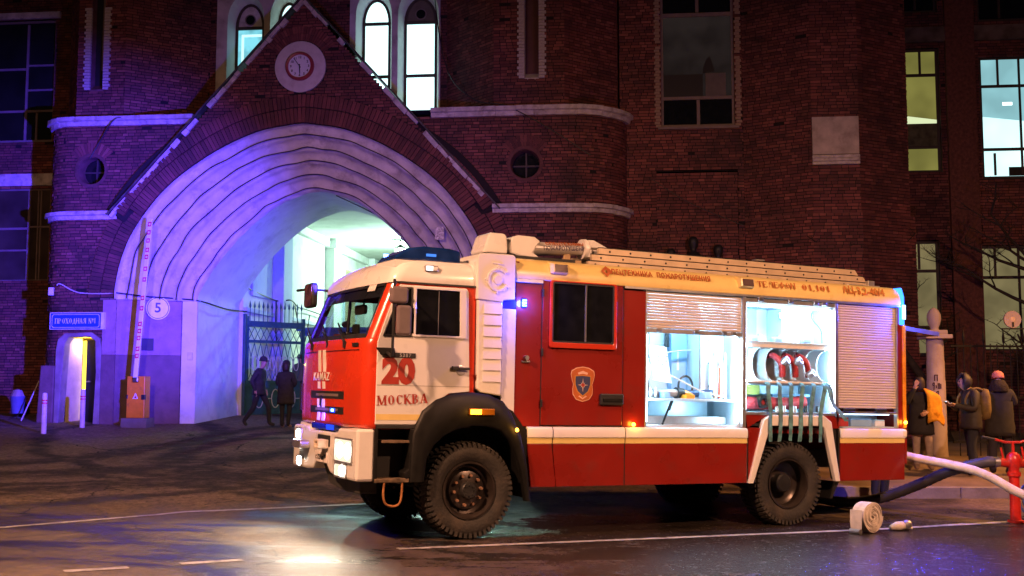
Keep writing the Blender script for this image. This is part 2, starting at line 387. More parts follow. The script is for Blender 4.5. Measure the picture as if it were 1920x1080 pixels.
# ---------------------------------------------------------------- brickwork
PAL = [(.175, .046, .042), (.205, .055, .045), (.15, .04, .036), (.23, .068, .055), (.14, .038, .035), (.185, .055, .05), (.125, .036, .034), (.165, .044, .038), (.27, .085, .065), (.25, .075, .06)]
def plan_at(plan, s):
    for (a, b, L0, L) in plan:
        if s <= L0 + L or (a, b, L0, L) == plan[-1]:
            t = (s - L0) / L; p = a.lerp(b, t); d = (b - a).normalized()
            return p, Vector((d.y, -d.x))      # outward = towards -n when walking +u
def make_plan(pts):
    P = [Vector(p) for p in pts]; L0 = 0; out = []
    for a, b in zip(P[:-1], P[1:]):
        L = (b - a).length; out.append((a, b, L0, L)); L0 += L
    return out, L0
def cut(iv, lo, hi):
    out = []
    for a, b in iv:
        if hi <= a or lo >= b: out.append((a, b)); continue
        if lo - a > .03: out.append((a, lo))
        if b - hi > .03: out.append((hi, b))
    return out
ROW = .077
def brickwork(mb, mo, plan_pts, z0, z1, holes=None, limit=None, tint=None, proud=0.):
    plan, LT = make_plan(plan_pts)
    corners = [p[2] for p in plan] + [LT]
    sharp = [q[2] for o_, q in zip(plan[:-1], plan[1:]) if (o_[1] - o_[0]).angle(q[1] - q[0]) > R(14)]
    k = int(round((z1 - z0) / ROW))
    for r in range(k):
        za = z0 + r * ROW; zb = za + .059; zm = za + .033
        iv = [(0, LT)]
        if limit: iv = limit(zm)
        if holes:
            for lo, hi in holes(zm): iv = cut(iv, lo, hi)
        for a, b in iv:
            if b - a < .02: continue
            # mortar backing, split at plan corners
            cs = [a] + [c for c in corners if a + 1e-4 < c < b - 1e-4] + [b]
            for c0, c1 in zip(cs[:-1], cs[1:]):
                p0, n0 = plan_at(plan, c0 + 1e-4); p1, n1 = plan_at(plan, c1 - 1e-4)
                q0 = p0 + n0 * (proud - .018); q1 = p1 + n1 * (proud - .012)
                mo.quad((q0.x, q0.y, za - .009), (q1.x, q1.y, za - .009), (q1.x, q1.y, zb + .0093), (q0.x, q0.y, zb + .0093))
            s = a - random.uniform(0, .13)
            while s < b:
                ln = random.choice((.135, .15, .165, .24)) if r % 2 else random.choice((.135, .15, .25, .25))
                s0, s1 = max(a, s), min(b, s + ln); nx_ = s + ln + .017
                for c_ in sharp:
                    if s0 + 1e-6 < c_ < s1 - 1e-6: s1 = c_ - .0005; nx_ = c_ + .0005
                s = nx_
                if s1 - s0 < .025: continue
                if random.random() < .006: continue
                p0, n0 = plan_at(plan, s0 + 1e-5); p1, n1 = plan_at(plan, s1 - 1e-5)
                pr = proud + random.uniform(-.007, .008); dz = random.uniform(-.003, .003)
                f0 = p0 + n0 * pr; f1 = p1 + n1 * pr; b0 = p0 + n0 * (proud - .026); b1 = p1 + n1 * (proud - .026)
                base = len(mb.v)
                mb.v += [(f0.x, f0.y, za + dz), (f1.x, f1.y, za + dz), (f1.x, f1.y, zb + dz), (f0.x, f0.y, zb + dz), (b0.x, b0.y, za + dz), (b1.x, b1.y, za + dz), (b1.x, b1.y, zb + dz), (b0.x, b0.y, zb + dz)]
                c = random.choice(PAL); q = random.uniform(.8, 1.2)
                if tint:
                    tt = tint(p0.x, zm)
                    if tt: c = tuple(x * .25 + y * .75 for x, y in zip(c, tt)); q = random.uniform(.92, 1.08)
                c = tuple(x * q * .98 for x in c)
                for f in ((0, 1, 2, 3), (1, 5, 6, 2), (4, 0, 3, 7), (3, 2, 6, 7), (4, 5, 1, 0)):
                    mb.f.append([base + i for i in f]); mb.m.append(0); mb.col.append(c)
# ---- arch curves in facade coordinates
UC = -5.2
OUT_H = [(4.69, 3.95), (4.68, 4.25), (4.52, 5.0), (4.17, 5.76), (3.40, 6.72), (2.3, 7.52), (1.2, 8.03), (.35, 8.2), (0, 8.24)]
INN_H = [(3.12, 3.95), (3.08, 4.2), (2.55, 5.0), (1.82, 5.8), (1.05, 6.38), (.35, 6.66), (0, 6.72)]
INN2_H = INN_H
def full_arch(h, cu, n=8):
    half = spline([(-a, b, 0) for a, b in h], n)
    L = [(cu + p.x, p.y) for p in half]; Rr = [(cu - p.x, p.y) for p in half[:-1]][::-1]
    return L + Rr
def resample(pts, k):
    P = [Vector(p) for p in pts]; ln = [0]
    for a, b in zip(P[:-1], P[1:]): ln.append(ln[-1] + (b - a).length)
    out = []; j = 0
    for i in range(k):
        s = ln[-1] * i / (k - 1)
        while j < len(P) - 2 and ln[j + 1] < s: j += 1
        d = ln[j + 1] - ln[j]; out.append(P[j].lerp(P[j + 1], (s - ln[j]) / d if d else 0))
    return out
A_out = resample(full_arch(OUT_H, UC), 97); A_inn = resample(full_arch(INN_H, -5.03), 97)
def offset_curve(pts, d):
    out = []
    for i, p in enumerate(pts):
        t = (pts[min(i + 1, len(pts) - 1)] - pts[max(i - 1, 0)]).normalized(); out.append(p + Vector((-t.y, t.x)) * d)
    return out
RING = .74
A_ring = offset_curve(A_out, RING)
def curve_iv(pts, z):
    # widest crossing of a curve at height z
    x = [a.x + (b.x - a.x) * (z - a.y) / (b.y - a.y) for a, b in zip(pts[:-1], pts[1:]) if (a.y - z) * (b.y - z) <= 0 and abs(a.y - b.y) > 1e-9]
    return (min(x), max(x)) if len(x) > 1 else None
# ---------------------------------------------------------------- the gatehouse
gate = empty('gatehouse', MF, 'dark red brick gatehouse with a gabled pointed archway and two round-cornered towers', 'gatehouse')
bw = MB(); bw.col = []; mo = MB()
U0 = -12.02
corner_l = [(-12.02 - 0 + .0, 3.6), (-12.02, .8)] + [(-11.22 - .8 * math.cos(R(a)), .8 - .8 * math.sin(R(a))) for a in range(12, 90, 13)]
corner_r = [(1.3 + 1.5 * math.sin(R(a)), 1.5 - 1.5 * math.cos(R(a))) for a in range(0, 91, 10)]
front_plan = corner_l + [(-11.22, 0), (1.3, 0)] + corner_r[1:] + [(2.8, 3.2)]
pl_, LT_ = make_plan(front_plan)
S0 = [p[2] for p in pl_ if abs(p[0].x + 11.22) < 1e-6 and abs(p[0].y) < 1e-6][0] + 11.22      # s = u + S0 on the flat front
APEX, SL = 11.32, (11.32 - 6.06) / 4.76
def circ_hole(u, z, r):
    return lambda zm: [(u - math.sqrt(r * r - (zm - z) ** 2), u + math.sqrt(r * r - (zm - z) ** 2))] if abs(zm - z) < r else []
oc1, oc2 = circ_hole(-10.66, 7.2, .36), circ_hole(.32, 7.14, .36)
def door_hole(zm):
    if zm > 3.1: return []
    if zm > 2.95: return [(-11.36 + .12, -10.27 - .12)]
    return [(-11.4, -10.25)]
def front_holes(zm):
    h = []
    if zm < 3.95: h.append((-9.88, -.52))
    else:
        q = curve_iv(A_ring, zm)
        if q: h.append(q)
    h += oc1(zm) + oc2(zm) + door_hole(zm)
    return [(a + S0, b + S0) for a, b in h]
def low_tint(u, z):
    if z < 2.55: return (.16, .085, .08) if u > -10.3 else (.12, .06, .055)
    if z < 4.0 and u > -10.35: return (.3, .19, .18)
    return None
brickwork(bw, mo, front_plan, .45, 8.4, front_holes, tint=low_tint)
# gable, slightly proud of the towers
def gable_limit(zm):
    hw = (APEX - zm) / SL
    iv = [(UC - hw - (-10.2), UC + hw + 10.2)] if hw > 0 else []
    q = curve_iv(A_ring, zm)
    if q: iv = cut(iv, q[0] + 10.2, q[1] + 10.2)
    # clock disc and the fan of headers above it
    d = .66
    if abs(zm - 9.67) < d: x = math.sqrt(d * d - (zm - 9.67) ** 2); iv = cut(iv, -5.26 - x + 10.2, -5.26 + x + 10.2)
    rr_ = 1.02
    if zm > 9.67 and zm - 9.67 < rr_:
        x = math.sqrt(rr_ ** 2 - (zm - 9.67) ** 2)
        if zm - 9.67 > .62 * x: iv = cut(iv, -5.26 - x + 10.2, -5.26 + x + 10.2)
    return iv
brickwork(bw, mo, [(-10.2, -.13), (-.2, -.13)], 6.07, APEX, None, gable_limit)
# upper octagonal towers, window wall between
up_l = [(-12.3, 2.2), (-11.95, 1.2), (-11.2, .15), (-9.93, .15), (-8.2, 1.45)]
pu, lu = make_plan(up_l); sl0 = pu[2][2] + 11.2
def slit_holes(u0, u1, zb, s0): return lambda zm: [(u0 + s0, u1 + s0)] if zm > zb else []
brickwork(bw, mo, up_l, 8.53, 13.1, slit_holes(-10.86, -10.5, 9.33, sl0))
up_r = [(-1.85, 1.45), (-.47, .15), (1.27, .15), (2.55, 1.3), (2.75, 2.6), (2.75, 3.2)]
pu, lu = make_plan(up_r); sr0 = pu[1][2] + .47
brickwork(bw, mo, up_r, 8.53, 13.1, slit_holes(.3, .64, 9.31, sr0))
def ww_holes(zm): return [(a + 8.2, b + 8.2) for a, b in ((-8.02, -5.75), (-4.42, -2.02))] if 8.6 < zm < 12.3 else []
brickwork(bw, mo, [(-8.2, 1.45), (-1.85, 1.45)], 8.1, 13.1, ww_holes)
# recessed right wing with the tall window
wing_holes = lambda zm: ([(3.64 - 2.6, 5.45 - 2.6)] if zm > 8.24 else []) + ([(3.5 - 2.6, 5.5 - 2.6)] if 4. < zm < 7.12 else [])
brickwork(bw, mo, [(2.6, 1.2), (5.65, 1.2)], .45, 13.1, wing_holes)
brickwork(bw, mo, [(3.5, 1.27), (5.5, 1.27)], 4.02, 7.12)
mo.box(3.49, 5.51, 1.19, 1.28, 7.115, 7.125)
# octagonal pier
pier_plan = [(5.65, 1.2), (7.18, .4), (8.29, .4), (9.62, 1.25), (9.62, 4.2)]
brickwork(bw, mo, pier_plan, 5.894, 13.1, lambda zm: [(1.727, 2.837)] if 7.04 < zm < 8.22 else [])
pier_low = [(5.65, 1.15), (7.16, .36), (8.31, .36), (9.74, 1.28), (9.74, 4.2)]
brickwork(bw, mo, pier_low, .35, 5.93)
# brick arches over the round windows, and above the clock
def soldier_arc(cu, cz, r0, r1, a0, a1, n0, k):
    for i in range(k):
        a = R(a0 + (a1 - a0) * (i + .5) / k); da = R((a1 - a0) / k) * .42
        for (ra, rb) in ((r0, (r0 + r1) / 2 - .005), ((r0 + r1) / 2 + .005, r1)) if r1 - r0 > .34 else ((r0, r1),):
            c = random.choice(PAL); base = len(bw.v); y0 = n0 - .012 + random.uniform(-.006, .004)
            pp = [(cu + ra * math.cos(a - da), cz + ra * math.sin(a - da)), (cu + ra * math.cos(a + da), cz + ra * math.sin(a + da)), (cu + rb * math.cos(a + da), cz + rb * math.sin(a + da)), (cu + rb * math.cos(a - da), cz + rb * math.sin(a - da))]
            bw.v += [(p[0], y0, p[1]) for p in pp] + [(p[0], n0 + .03, p[1]) for p in pp]
            for f in ((0, 1, 2, 3), (0, 4, 5, 1), (1, 5, 6, 2), (2, 6, 7, 3), (3, 7, 4, 0)):
                bw.f.append([base + q for q in f]); bw.m.append(0); bw.col.append(c)
soldier_arc(-5.26, 9.67, .67, 1.03, 32, 148, -.13, 26)
soldier_arc(-10.66, 7.2, .44, .72, 40, 140, 0, 13); soldier_arc(.32, 7.14, .44, .72, 40, 140, 0, 13)
o = bw.build('brickwork', M_brick, gate, fix=True); tag(o, kind='stuff')
mo.prism([(-5.26 + 1.1 * math.cos(R(a)), 9.67 + 1.1 * math.sin(R(a))) for a in range(0, 360, 15)], -.108, -.10)
mo.build('mortar_bed', M_mortar, gate)
# voussoirs of the great arch: two rings of bricks set on end
mid = {}
for ring, (ra, rb) in enumerate(((.02, .40), (.415, .73))):
    me = MB(); me.box(-.034, .034, -.03, .05, -(rb - ra) / 2 + .004, (rb - ra) / 2 - .004); me = me.mesh('brick', M_brick1)
    cv = resample(offset_curve(A_out, (ra + rb) / 2), 150)
    for i in range(1, 149):
        t = (cv[i + 1] - cv[i - 1]).normalized(); ang = math.atan2(t.y, t.x)
        ob = bpy.data.objects.new('brick', me); C.objects.link(ob); ob.parent = gate
        inG = -.13 if cv[i].y > 6.15 else -.015
        ob.location = (cv[i].x, (-.15 if cv[i].y > 6.12 else -.02) + random.uniform(-.006, .006), cv[i].y)
        ob.rotation_euler = (0, -ang, 0); ob.scale = ((cv[i + 1] - cv[i - 1]).length / 2 / .078 * random.uniform(.97, 1.03), 1, random.uniform(.97, 1.0))
bk = MB(); n_ = len(A_out)
rows = [[(p.x, .004 if p.y < 6.12 else -.125, p.y) for p in A_out], [(p.x, .004 if p.y < 6.12 else -.125, p.y) for p in A_ring]]
bk.grid(rows); A_r0 = offset_curve(A_out, RING - .03); A_r1 = offset_curve(A_out, RING + .15)
bk.grid([[(p.x, .02 if p.y < 6.2 else -.105, p.y) for p in A_r0], [(p.x, .02 if p.y < 6.2 else -.105, p.y) for p in A_r1]]); bk.build('arch_mortar', M_mortar, gate)
# reveal between the proud gable and the splayed plaster mouldings
NS = 5
prof = [(0, -.14), (.0, .03)]
for k in range(NS):
    t0 = k / NS; n0 = k * .18
    prof += [(t0 + .01, n0 + .05), (t0 + .05, n0 + .075), (t0 + .10, n0 + .08), (t0 + .14, n0 + .075), (t0 + .165, n0 + .085), (t0 + .183, n0 + .115), (t0 + .193, n0 + .18)]
prof.append((1.0, .92))
rows = []
for i, (t, n) in enumerate(prof):
    rows.append([])
    for j, (a, b) in enumerate(zip(A_out, A_inn)):
        p = a.lerp(b, t); wv = (.03 * noise.noise(Vector((j * .35, t * 7, 3))) + .02 * noise.noise(Vector((j * 1.1, t * 20, 9)))) if 0 < t < 1 else 0
        rows[-1].append((p.x, n + wv, p.y + wv))
m = MB(); m.grid(rows); m.build('archivolt', M_plaster, gate, smooth=True)
# passage vault behind it
ext = [Vector((A_inn[0].x - .02, .4))] + list(A_inn) + [Vector((A_inn[-1].x + .02, .4))]
m = MB(); m.grid([[(p.x, n, p.y) for p in ext] for n in (.92, 1.6, 2.4, 3.2, 4.0)]); m.build('passage_vault', M_plaster2, gate, smooth=True)
# lower jambs: painted brick cheeks and a white plaster edge
bw2 = MB(); bw2.col = []; mo2 = MB()
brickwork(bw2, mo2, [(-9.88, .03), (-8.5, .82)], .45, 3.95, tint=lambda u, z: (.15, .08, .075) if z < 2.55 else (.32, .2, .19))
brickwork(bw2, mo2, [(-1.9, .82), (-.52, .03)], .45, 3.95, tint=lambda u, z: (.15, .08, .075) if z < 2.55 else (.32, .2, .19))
tag(bw2.build('painted_brickwork', M_brick, gate), kind='stuff'); tag(mo2.build('jamb_mortar', M_mortar, gate), kind='stuff')
for x0, y0, x1, y1 in ((-8.52, .80, -8.17, .92), (-1.9, .92, -1.55, .80)):
    m = MB(); m.hexa([(x0, y0, .4), (x1, y1, .4), (x1, 1.3, .4), (x0, 1.3, .4), (x0, y0, 4.0), (x1, y1, 4.0), (x1, 1.3, 4.0), (x0, 1.3, 4.0)]); m.build('jamb_plaster', M_plaster2, gate, bevel=.02)
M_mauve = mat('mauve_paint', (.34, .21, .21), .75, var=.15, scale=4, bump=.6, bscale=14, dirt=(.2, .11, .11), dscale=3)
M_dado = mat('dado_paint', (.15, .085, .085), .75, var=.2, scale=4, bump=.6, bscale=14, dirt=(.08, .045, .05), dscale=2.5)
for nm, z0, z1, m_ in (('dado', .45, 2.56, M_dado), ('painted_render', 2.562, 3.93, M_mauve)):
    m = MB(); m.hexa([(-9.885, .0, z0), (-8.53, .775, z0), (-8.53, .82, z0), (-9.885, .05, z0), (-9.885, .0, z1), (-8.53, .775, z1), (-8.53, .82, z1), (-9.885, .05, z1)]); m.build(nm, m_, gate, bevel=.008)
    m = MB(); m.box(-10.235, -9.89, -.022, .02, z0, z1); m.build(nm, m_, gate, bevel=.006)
m = MB(); m.hexa([(-11.86, -.1, .4), (-11.43, -.1, .4), (-11.43, .1, .4), (-11.86, .3, .4), (-11.8, -.04, 2.3), (-11.43, -.04, 2.3), (-11.43, .1, 2.3), (-11.8, .3, 2.3)]); m.build('plinth', M_dado, gate, bevel=.03)
# ledge closing the top of each cheek under the mouldings
m = MB(); m.prism([(-9.9, -.0), (-8.1, .95), (-9.9, .95)], 3.94, 3.97, axis='z'); m.prism([(-.5, 0), (-.5, .95), (-2.3, .95)], 3.94, 3.97, axis='z'); m.build('spring_ledge', M_plaster, gate)
# the gable's roof slabs and their broken plaster copings
M_flash = mat('roof_flashing', (.05, .045, .045), .6, var=.4, dirt=(.16, .13, .12), dscale=6)
ang = math.atan(SL)
for sgn in (-1, 1):
    L = 4.85 / math.cos(ang)
    dx, dz = math.cos(ang) * sgn, -math.sin(ang); nx, nz_ = math.sin(ang) * sgn, math.cos(ang)
    P = lambda s, h, y: (UC + dx * s + nx * h, y, APEX + .02 + dz * s + nz_ * h)
    m = MB()
    m.hexa([P(-.02, .075, -.24), P(L, .075, -.24), P(L, .075, 1.5), P(-.02, .075, 1.5), P(-.02, .11, -.24), P(L, .11, -.24), P(L, .11, 1.5), P(-.02, .11, 1.5)])
    m.build('roof_slab', M_flash, gate)
    s = 0
    while s < L - .05:
        ln = min(random.uniform(.12, .55), L - s); gone = random.random() < .2
        if not gone:
            e = random.uniform(.0, .03); m = MB(); lo = -.07 + random.uniform(0, .05)
            q = [P(s + .004, lo, -.2 + e), P(s + ln - .004, lo + random.uniform(-.01, .02), -.2 + e), P(s + ln - .004, lo, -.1), P(s + .004, lo, -.1),
                 P(s + .004, .06, -.22 + e), P(s + ln - .004, .06 + random.uniform(-.02, .01), -.22 + e), P(s + ln - .004, .06, -.1), P(s + .004, .06, -.1)]
            m.hexa(q); m.build('coping_block', M_corn, gate, bevel=.01)
        s += ln
# string courses that bend round the towers
def cornice(plan_pts, z, h, out, seg=.55, miss=0., name='cornice_block'):
    plan, LT = make_plan(plan_pts); s = 0
    while s < LT - .04:
        ln = min(seg * random.uniform(.6, 1.3), LT - s)
        if random.random() > miss:
            k = max(2, int(ln / .18) + 1); rows = [[], [], [], [], [], []]; dz = random.uniform(-.008, .008); do = random.uniform(-.01, .008)
            for i in range(k):
                p, n = plan_at(plan, s + .003 + (ln - .006) * i / (k - 1)); j = .012 * noise.noise(Vector((s * 9 + i, z, 0)))
                for r_, (o_, zz) in enumerate(((-.03, 0), (out * .45 + do, .0), (out * .6 + do, h * .45), (out + do + j, h * .55), (out + do + j, h), (-.03, h + .015))):
                    q = p + n * o_; rows[r_].append((q.x, q.y, z + zz + dz))
            m = MB(); m.grid(rows)
            n0 = len(rows[0]); e0 = [r_[0] for r_ in rows]; e1 = [r_[-1] for r_ in rows]; m.add(e0, [list(range(6))]); m.add(e1, [list(range(6))])
            m.build(name, M_corn, gate)
        s += ln
cl = corner_l[1:] + [(-11.22, 0)]
cornice(cl + [(-9.93, 0)], 5.95, .2, .16); cornice(cl + [(-8.0, 0)], 8.33, .22, .17)
cornice([(-.47, 0), (1.3, 0)] + corner_r[1:] + [(2.8, 2.4)], 5.95, .2, .16)
cornice([(-2.45, 0), (1.3, 0)] + corner_r[1:] + [(2.8, 2.4)], 8.33, .22, .17, miss=.08)
m = MB()   # ledges behind the upper string course
m.prism([(-12.02, 3.4), (-12.02, .8), (-11.22, 0), (-2.4, 0), (-2.4, 1.6), (-8.4, 1.6), (-8.4, 3.4)], 8.52, 8.535, axis='z')
m.prism([(-2.4, 1.6), (-2.4, 0), (1.3, 0), (2.36, .44), (2.8, 1.5), (2.8, 3.2), (-1.9, 3.2)], 8.52, 8.535, axis='z')
m.build('tower_ledge', M_flash, gate)
# round windows
for (u, z, lab) in ((-10.66, 7.2, 0), (.32, 7.14, 0)):
    m = MB(); m.lathe([(.44, -.03), (.36, -.03), (.345, .0), (.335, .34)], 28, 'y', (u, 0, z)); f = m.build('round_window', mat('brick_reveal', (.12, .045, .04), .85, var=.3, bump=.4), gate, sharp=40)
    m = MB(); m.lathe([(0, .34), (.335, .34)], 28, 'y', (u, 0, z)); m.build('pane', M_glassdark, f)
    m = MB(); m.box(u - .02, u + .02, .30, .335, z - .33, z + .33); m.box(u - .33, u - .021, .30, .335, z - .02, z + .02); m.box(u + .021, u + .33, .30, .335, z - .02, z + .02); m.build('frame', M_dframe, f)
# slit windows with white quoins
for (uc, zb, us) in ((-10.68, 9.33, -1), (.47, 9.31, 1)):
    hw = .18
    m = MB(); m.box(uc - hw - .01, uc + hw + .01, .42, .45, zb - .1, 13); f = m.build('slit_window', mat('dull_plum_boarding', (.1, .035, .035), .7) if us > 0 else M_dark, gate)
    m = MB()
    m.box(uc - hw - .03, uc - hw, .16, .44, zb, 13); m.box(uc + hw, uc + hw + .03, .16, .44, zb, 13)
    m.hexa([(uc - hw, .16, zb - .05), (uc + hw, .16, zb - .05), (uc + hw, .44, zb), (uc - hw, .44, zb), (uc - hw, .16, zb), (uc + hw, .16, zb), (uc + hw, .44, zb + .18), (uc - hw, .44, zb + .18)])
    m.build('reveal', M_plaster if us > 0 else mat('brick_reveal2', (.16, .07, .07), .85, var=.3), f)
    if us < 0:
        m = MB(); m.box(uc + .02, uc + .07, .36, .4, zb + .55, 13); m.build('frame', M_frame, f); m = MB(); m.box(uc + .0705, uc + .16, .36, .4, zb + 1.05, zb + 1.1); m.build('glazing_bar', M_frame, f)
    q = MB(); q.box(-.07, .07, -.03, .04, -.031, .031); qm = q.mesh('quoin', M_corn); q = MB(); q.box(-.09, .09, -.03, .04, -.031, .031); qm2 = q.mesh('quoin', M_corn)
    for k in range(28):
        for sgn in (-1, 1):
            wide = k % 2; ob = bpy.data.objects.new('quoin', qm2 if wide else qm); C.objects.link(ob); ob.parent = gate
            ob.location = (uc + sgn * (hw + (.085 if wide else .065)), .145 + random.uniform(-.004, .004), zb + .02 + k * ROW)
# gothic windows in plastered surrounds
M_cyan = emit('lit_cyan_pane', (.62, 1., 1.), 2.6, .35, 1.2)
M_cyan2 = emit('lit_blue_pane', (.25, .8, .95), 1.0, .5, 2.5)
def pointed(u0, u1, zs, zp, za, n=7):
    c = (u0 + u1) / 2
    Lh = [(u0 + (c - u0) * (1 - math.cos(R(90 * i / n))) ** 1.0 * 1.0, zp + (za - zp) * math.sin(R(90 * i / n))) for i in range(n + 1)]
    Rh = [(2 * c - p[0], p[1]) for p in Lh[:-1]][::-1]
    return [(u0, zs)] + Lh + Rh + [(u1, zs)]
def scale_out(pts, d):
    return [(p[0] + (d if p[0] > cm else -d), p[1]) for p in pts]
NW = 1.45
def gothic(u0, u1, kind, label):
    # frame opening from u0 to u1; transom at 11.32
    zs, zt, za = 8.75, 11.34, 12.0
    outl = pointed(u0, u1, zs, zt, za)
    win = MB(); inner = pointed(u0 + .07, u1 - .07, zs + .07, zt, za - .07)
    win.ring(outl, inner, NW + .30, NW + .38); f = win.build('window', M_dframe, gate)
    b = MB(); b.box(u0 + .065, u1 - .065, NW + .29, NW + .37, zt - .05, zt + .03)
    b.build('glazing_bar', M_dframe, f); b = MB(); b.box(u0 + .065, u1 - .065, NW + .29, NW + .37, 9.86, 9.94); b.build('glazing_bar', M_dframe, f)
    m = MB(); p = [(u0 + .07, zs + .07), (u1 - .07, zs + .07), (u1 - .07, zt), (u0 + .07, zt)]
    m.prism(p, NW + .34, NW + .35); m.build('pane', M_cyan2 if kind == 'dim' else M_cyan, f)
    top = [q for q in inner if q[1] >= zt - 1e-6]
    if kind in ('dim', 'disc'):
        m = MB(); m.prism(top, NW + .33, NW + .34); m.build('tympanum', M_plaster if kind == 'dim' else mat('brown_board', (.13, .1, .08), .7), f)
        cu = (u0 + u1) / 2; m = MB(); m.lathe([(.15, NW + .325), (.15, NW + .30), (.125, NW + .30), (.125, NW + .325)], 20, 'y', (cu, 0, zt + .22), closed=True); m.build('disc_rim', M_frame, f)
        m = MB(); m.lathe([(0, NW + .318), (.125, NW + .318)], 20, 'y', (cu, 0, zt + .22)); m.build('disc', M_glassdark, f)
    else:
        m = MB(); m.prism(top, NW + .34, NW + .35); m.build('pane', M_cyan, f)
    if kind == 'dim':   # inner sash with a pale glow of its own, for the room's light
        m = MB(); m.box(u0 + .17, u0 + .23, NW + .30, NW + .33, zs + .07, 11.1); m.box(u0 + .17, u1 - .07, NW + .30, NW + .33, 11.1, 11.16); m.build('inner_sash', emit('glowing_sash', (.6, .95, .95), 1.2), f)
    # splayed plaster reveal
    m = MB(); big = [(p[0] + (-.1 if p[0] < (u0 + u1) / 2 else .1), p[1] + (.1 if p[1] > zt else 0)) for p in outl]
    n = len(outl)
    m.add([(p[0], NW - .04, p[1]) for p in big] + [(p[0], NW + .3, p[1]) for p in outl], [[i, i + 1, n + i + 1, n + i] for i in range(n - 1)] + [[n - 1, 0, n, 2 * n - 1]])
    m.build('reveal', M_plaster2, f)
    return big
for (us0, us1, ws) in ((-8.02, -5.75, ((-7.63, -6.83, 'dim'), (-6.47, -5.86, 'lit'))), (-4.42, -2.02, ((-4.16, -3.4, 'lit'), (-3.04, -2.16, 'disc')))):
    wins = [gothic(a, b, k, '') for a, b, k in ws]
    # plaster face between and around the two openings
    m = MB(); edges = [us0, wins[0][0][0], wins[0][-1][0], wins[1][0][0], wins[1][-1][0], us1]
    for a, b in ((0, 1), (2, 3), (4, 5)): m.box(edges[a], edges[b], NW - .045, NW + .05, 8.6, 11.35)
    for k in range(60):
        z0 = 11.35 + k * .016; z1 = z0 + .016; iv = [(us0, us1)]
        for wv in wins:
            q = curve_iv([Vector(p) for p in wv], (z0 + z1) / 2)
            if q: iv = cut(iv, *q)
        for a, b in iv: m.quad((a, NW - .045, z0), (b, NW - .045, z0), (b, NW - .045, z1), (a, NW - .045, z1))
    m.box(us0, us1, NW - .1, NW + .1, 8.6, 8.76)
    m.build('window_surround', M_plaster, gate)
m = MB(); m.box(-8.2, -1.8, 2.1, 2.2, 8, 13); m.build('back_wall', M_dark, gate)
# tall window in the recessed wing
def casement(parent, u0, u1, z0, z1, n, vb, hb, fm, pane_m, fw=.06, name='window', depth=.12):
    m = MB(); m.ring([(u0, z0), (u1, z0), (u1, z1), (u0, z1)], [(u0 + fw, z0 + fw), (u1 - fw, z0 + fw), (u1 - fw, z1 - fw), (u0 + fw, z1 - fw)], n, n + .08)
    f = m.build(name, fm, parent)
    for (a, b, zz0, zz1) in vb:
        q = MB(); q.box(a, b, n + .005, n + .07, zz0, zz1); q.build('mullion', fm, f)
    for (zz0, zz1, a, b) in hb:
        q = MB(); q.box(a, b, n + .002, n + .072, zz0, zz1); q.build('transom', fm, f)
    return f
def pane(f, u0, u1, z0, z1, n, m_, name='pane'):
    q = MB(); q.box(u0, u1, n, n + .01, z0, z1); return q.build(name, m_, f)
f = casement(gate, 3.64, 5.45, 8.25, 13, 1.28, [(4.52, 4.6, 8.31, 8.94), (4.52, 4.6, 11.2, 12.9)], [(8.95, 9.03, 3.7, 5.39), (11.08, 11.18, 3.7, 5.39)], M_frame, M_glassdark)
M_dimroom = emit('dim_room_glass', (.016, .012, .011), 1.0, .5, 1.5)
pane(f, 3.7, 4.52, 8.31, 8.95, 1.32, M_glassdark); pane(f, 4.6, 5.39, 8.31, 8.95, 1.32, M_glassdark); pane(f, 3.7, 5.39, 9.03, 11.08, 1.32, M_dimroom); pane(f, 3.7, 4.52, 11.18, 12.9, 1.32, M_glassdark); pane(f, 4.6, 5.39, 11.18, 12.9, 1.32, M_glassdark)
m = MB(); m.box(4.75, 5.25, 1.30, 1.315, 9.04, 9.62); m.build('paper_sheet', mat('dull_paper', (.14, .12, .11), .8), f)
m = MB(); m.prism([(4.68, 9.62), (4.98, 9.66), (4.93, 9.85), (4.86, 10.05), (4.78, 9.98), (4.7, 9.78)], 1.30, 1.315); m.build('pot_plant', M_dark, f)
m = MB(); m.box(3.71, 4.68, 1.30, 1.315, 9.04, 9.6); m.build('dark_cabinet', M_dark, f)
q = MB(); q.box(-.065, .065, -.02, .04, -.032, .032); qm = q.mesh('quoin', mat('cream_brick', (.34, .24, .17), .8, var=.3, scale=5, dirt=(.1, .05, .04), dscale=3))
for k in range(44):
    for uu in (3.555, 5.535):
        if random.random() < .04: continue
        ob = bpy.data.objects.new('quoin', qm); C.objects.link(ob); ob.parent = gate
        ob.location = (uu + (.02 if (k % 2) else -.01) * (1 if uu > 4 else -1), 1.19, 8.27 + k * ROW)
m = MB(); m.box(3.55, 5.55, 1.12, 1.3, 8.17, 8.24); m.build('window_sill', M_frame, gate, bevel=.01)
# white plaque let into the pier with two mouldings
m = MB(); m.box(7.19, 8.28, .37, .5, 7.3, 8.21); p = m.build('plaque', mat('stained_plaque', (.5, .43, .37), .85, var=.2, scale=4, bump=.3, bscale=20, dirt=(.25, .19, .16), dscale=2.5), gate, bevel=.01)
for z0, o_ in ((7.05, .0), (7.13, .02), (7.21, .0)):
    m = MB(); m.box(7.18, 8.29, .35 - o_, .5, z0, z0 + .075); m.build('plaque_moulding', M_corn, gate, bevel=.012)
# lean-to flashing where the pier narrows
m = MB(); m.prism([(5.65, 1.15), (7.16, .36), (8.31, .36), (9.74, 1.28), (9.74, 4.2), (5.65, 4.2)], 5.875, 5.888, axis='z'); m.build('pier_ledge', MATS['brick_reveal'], gate)
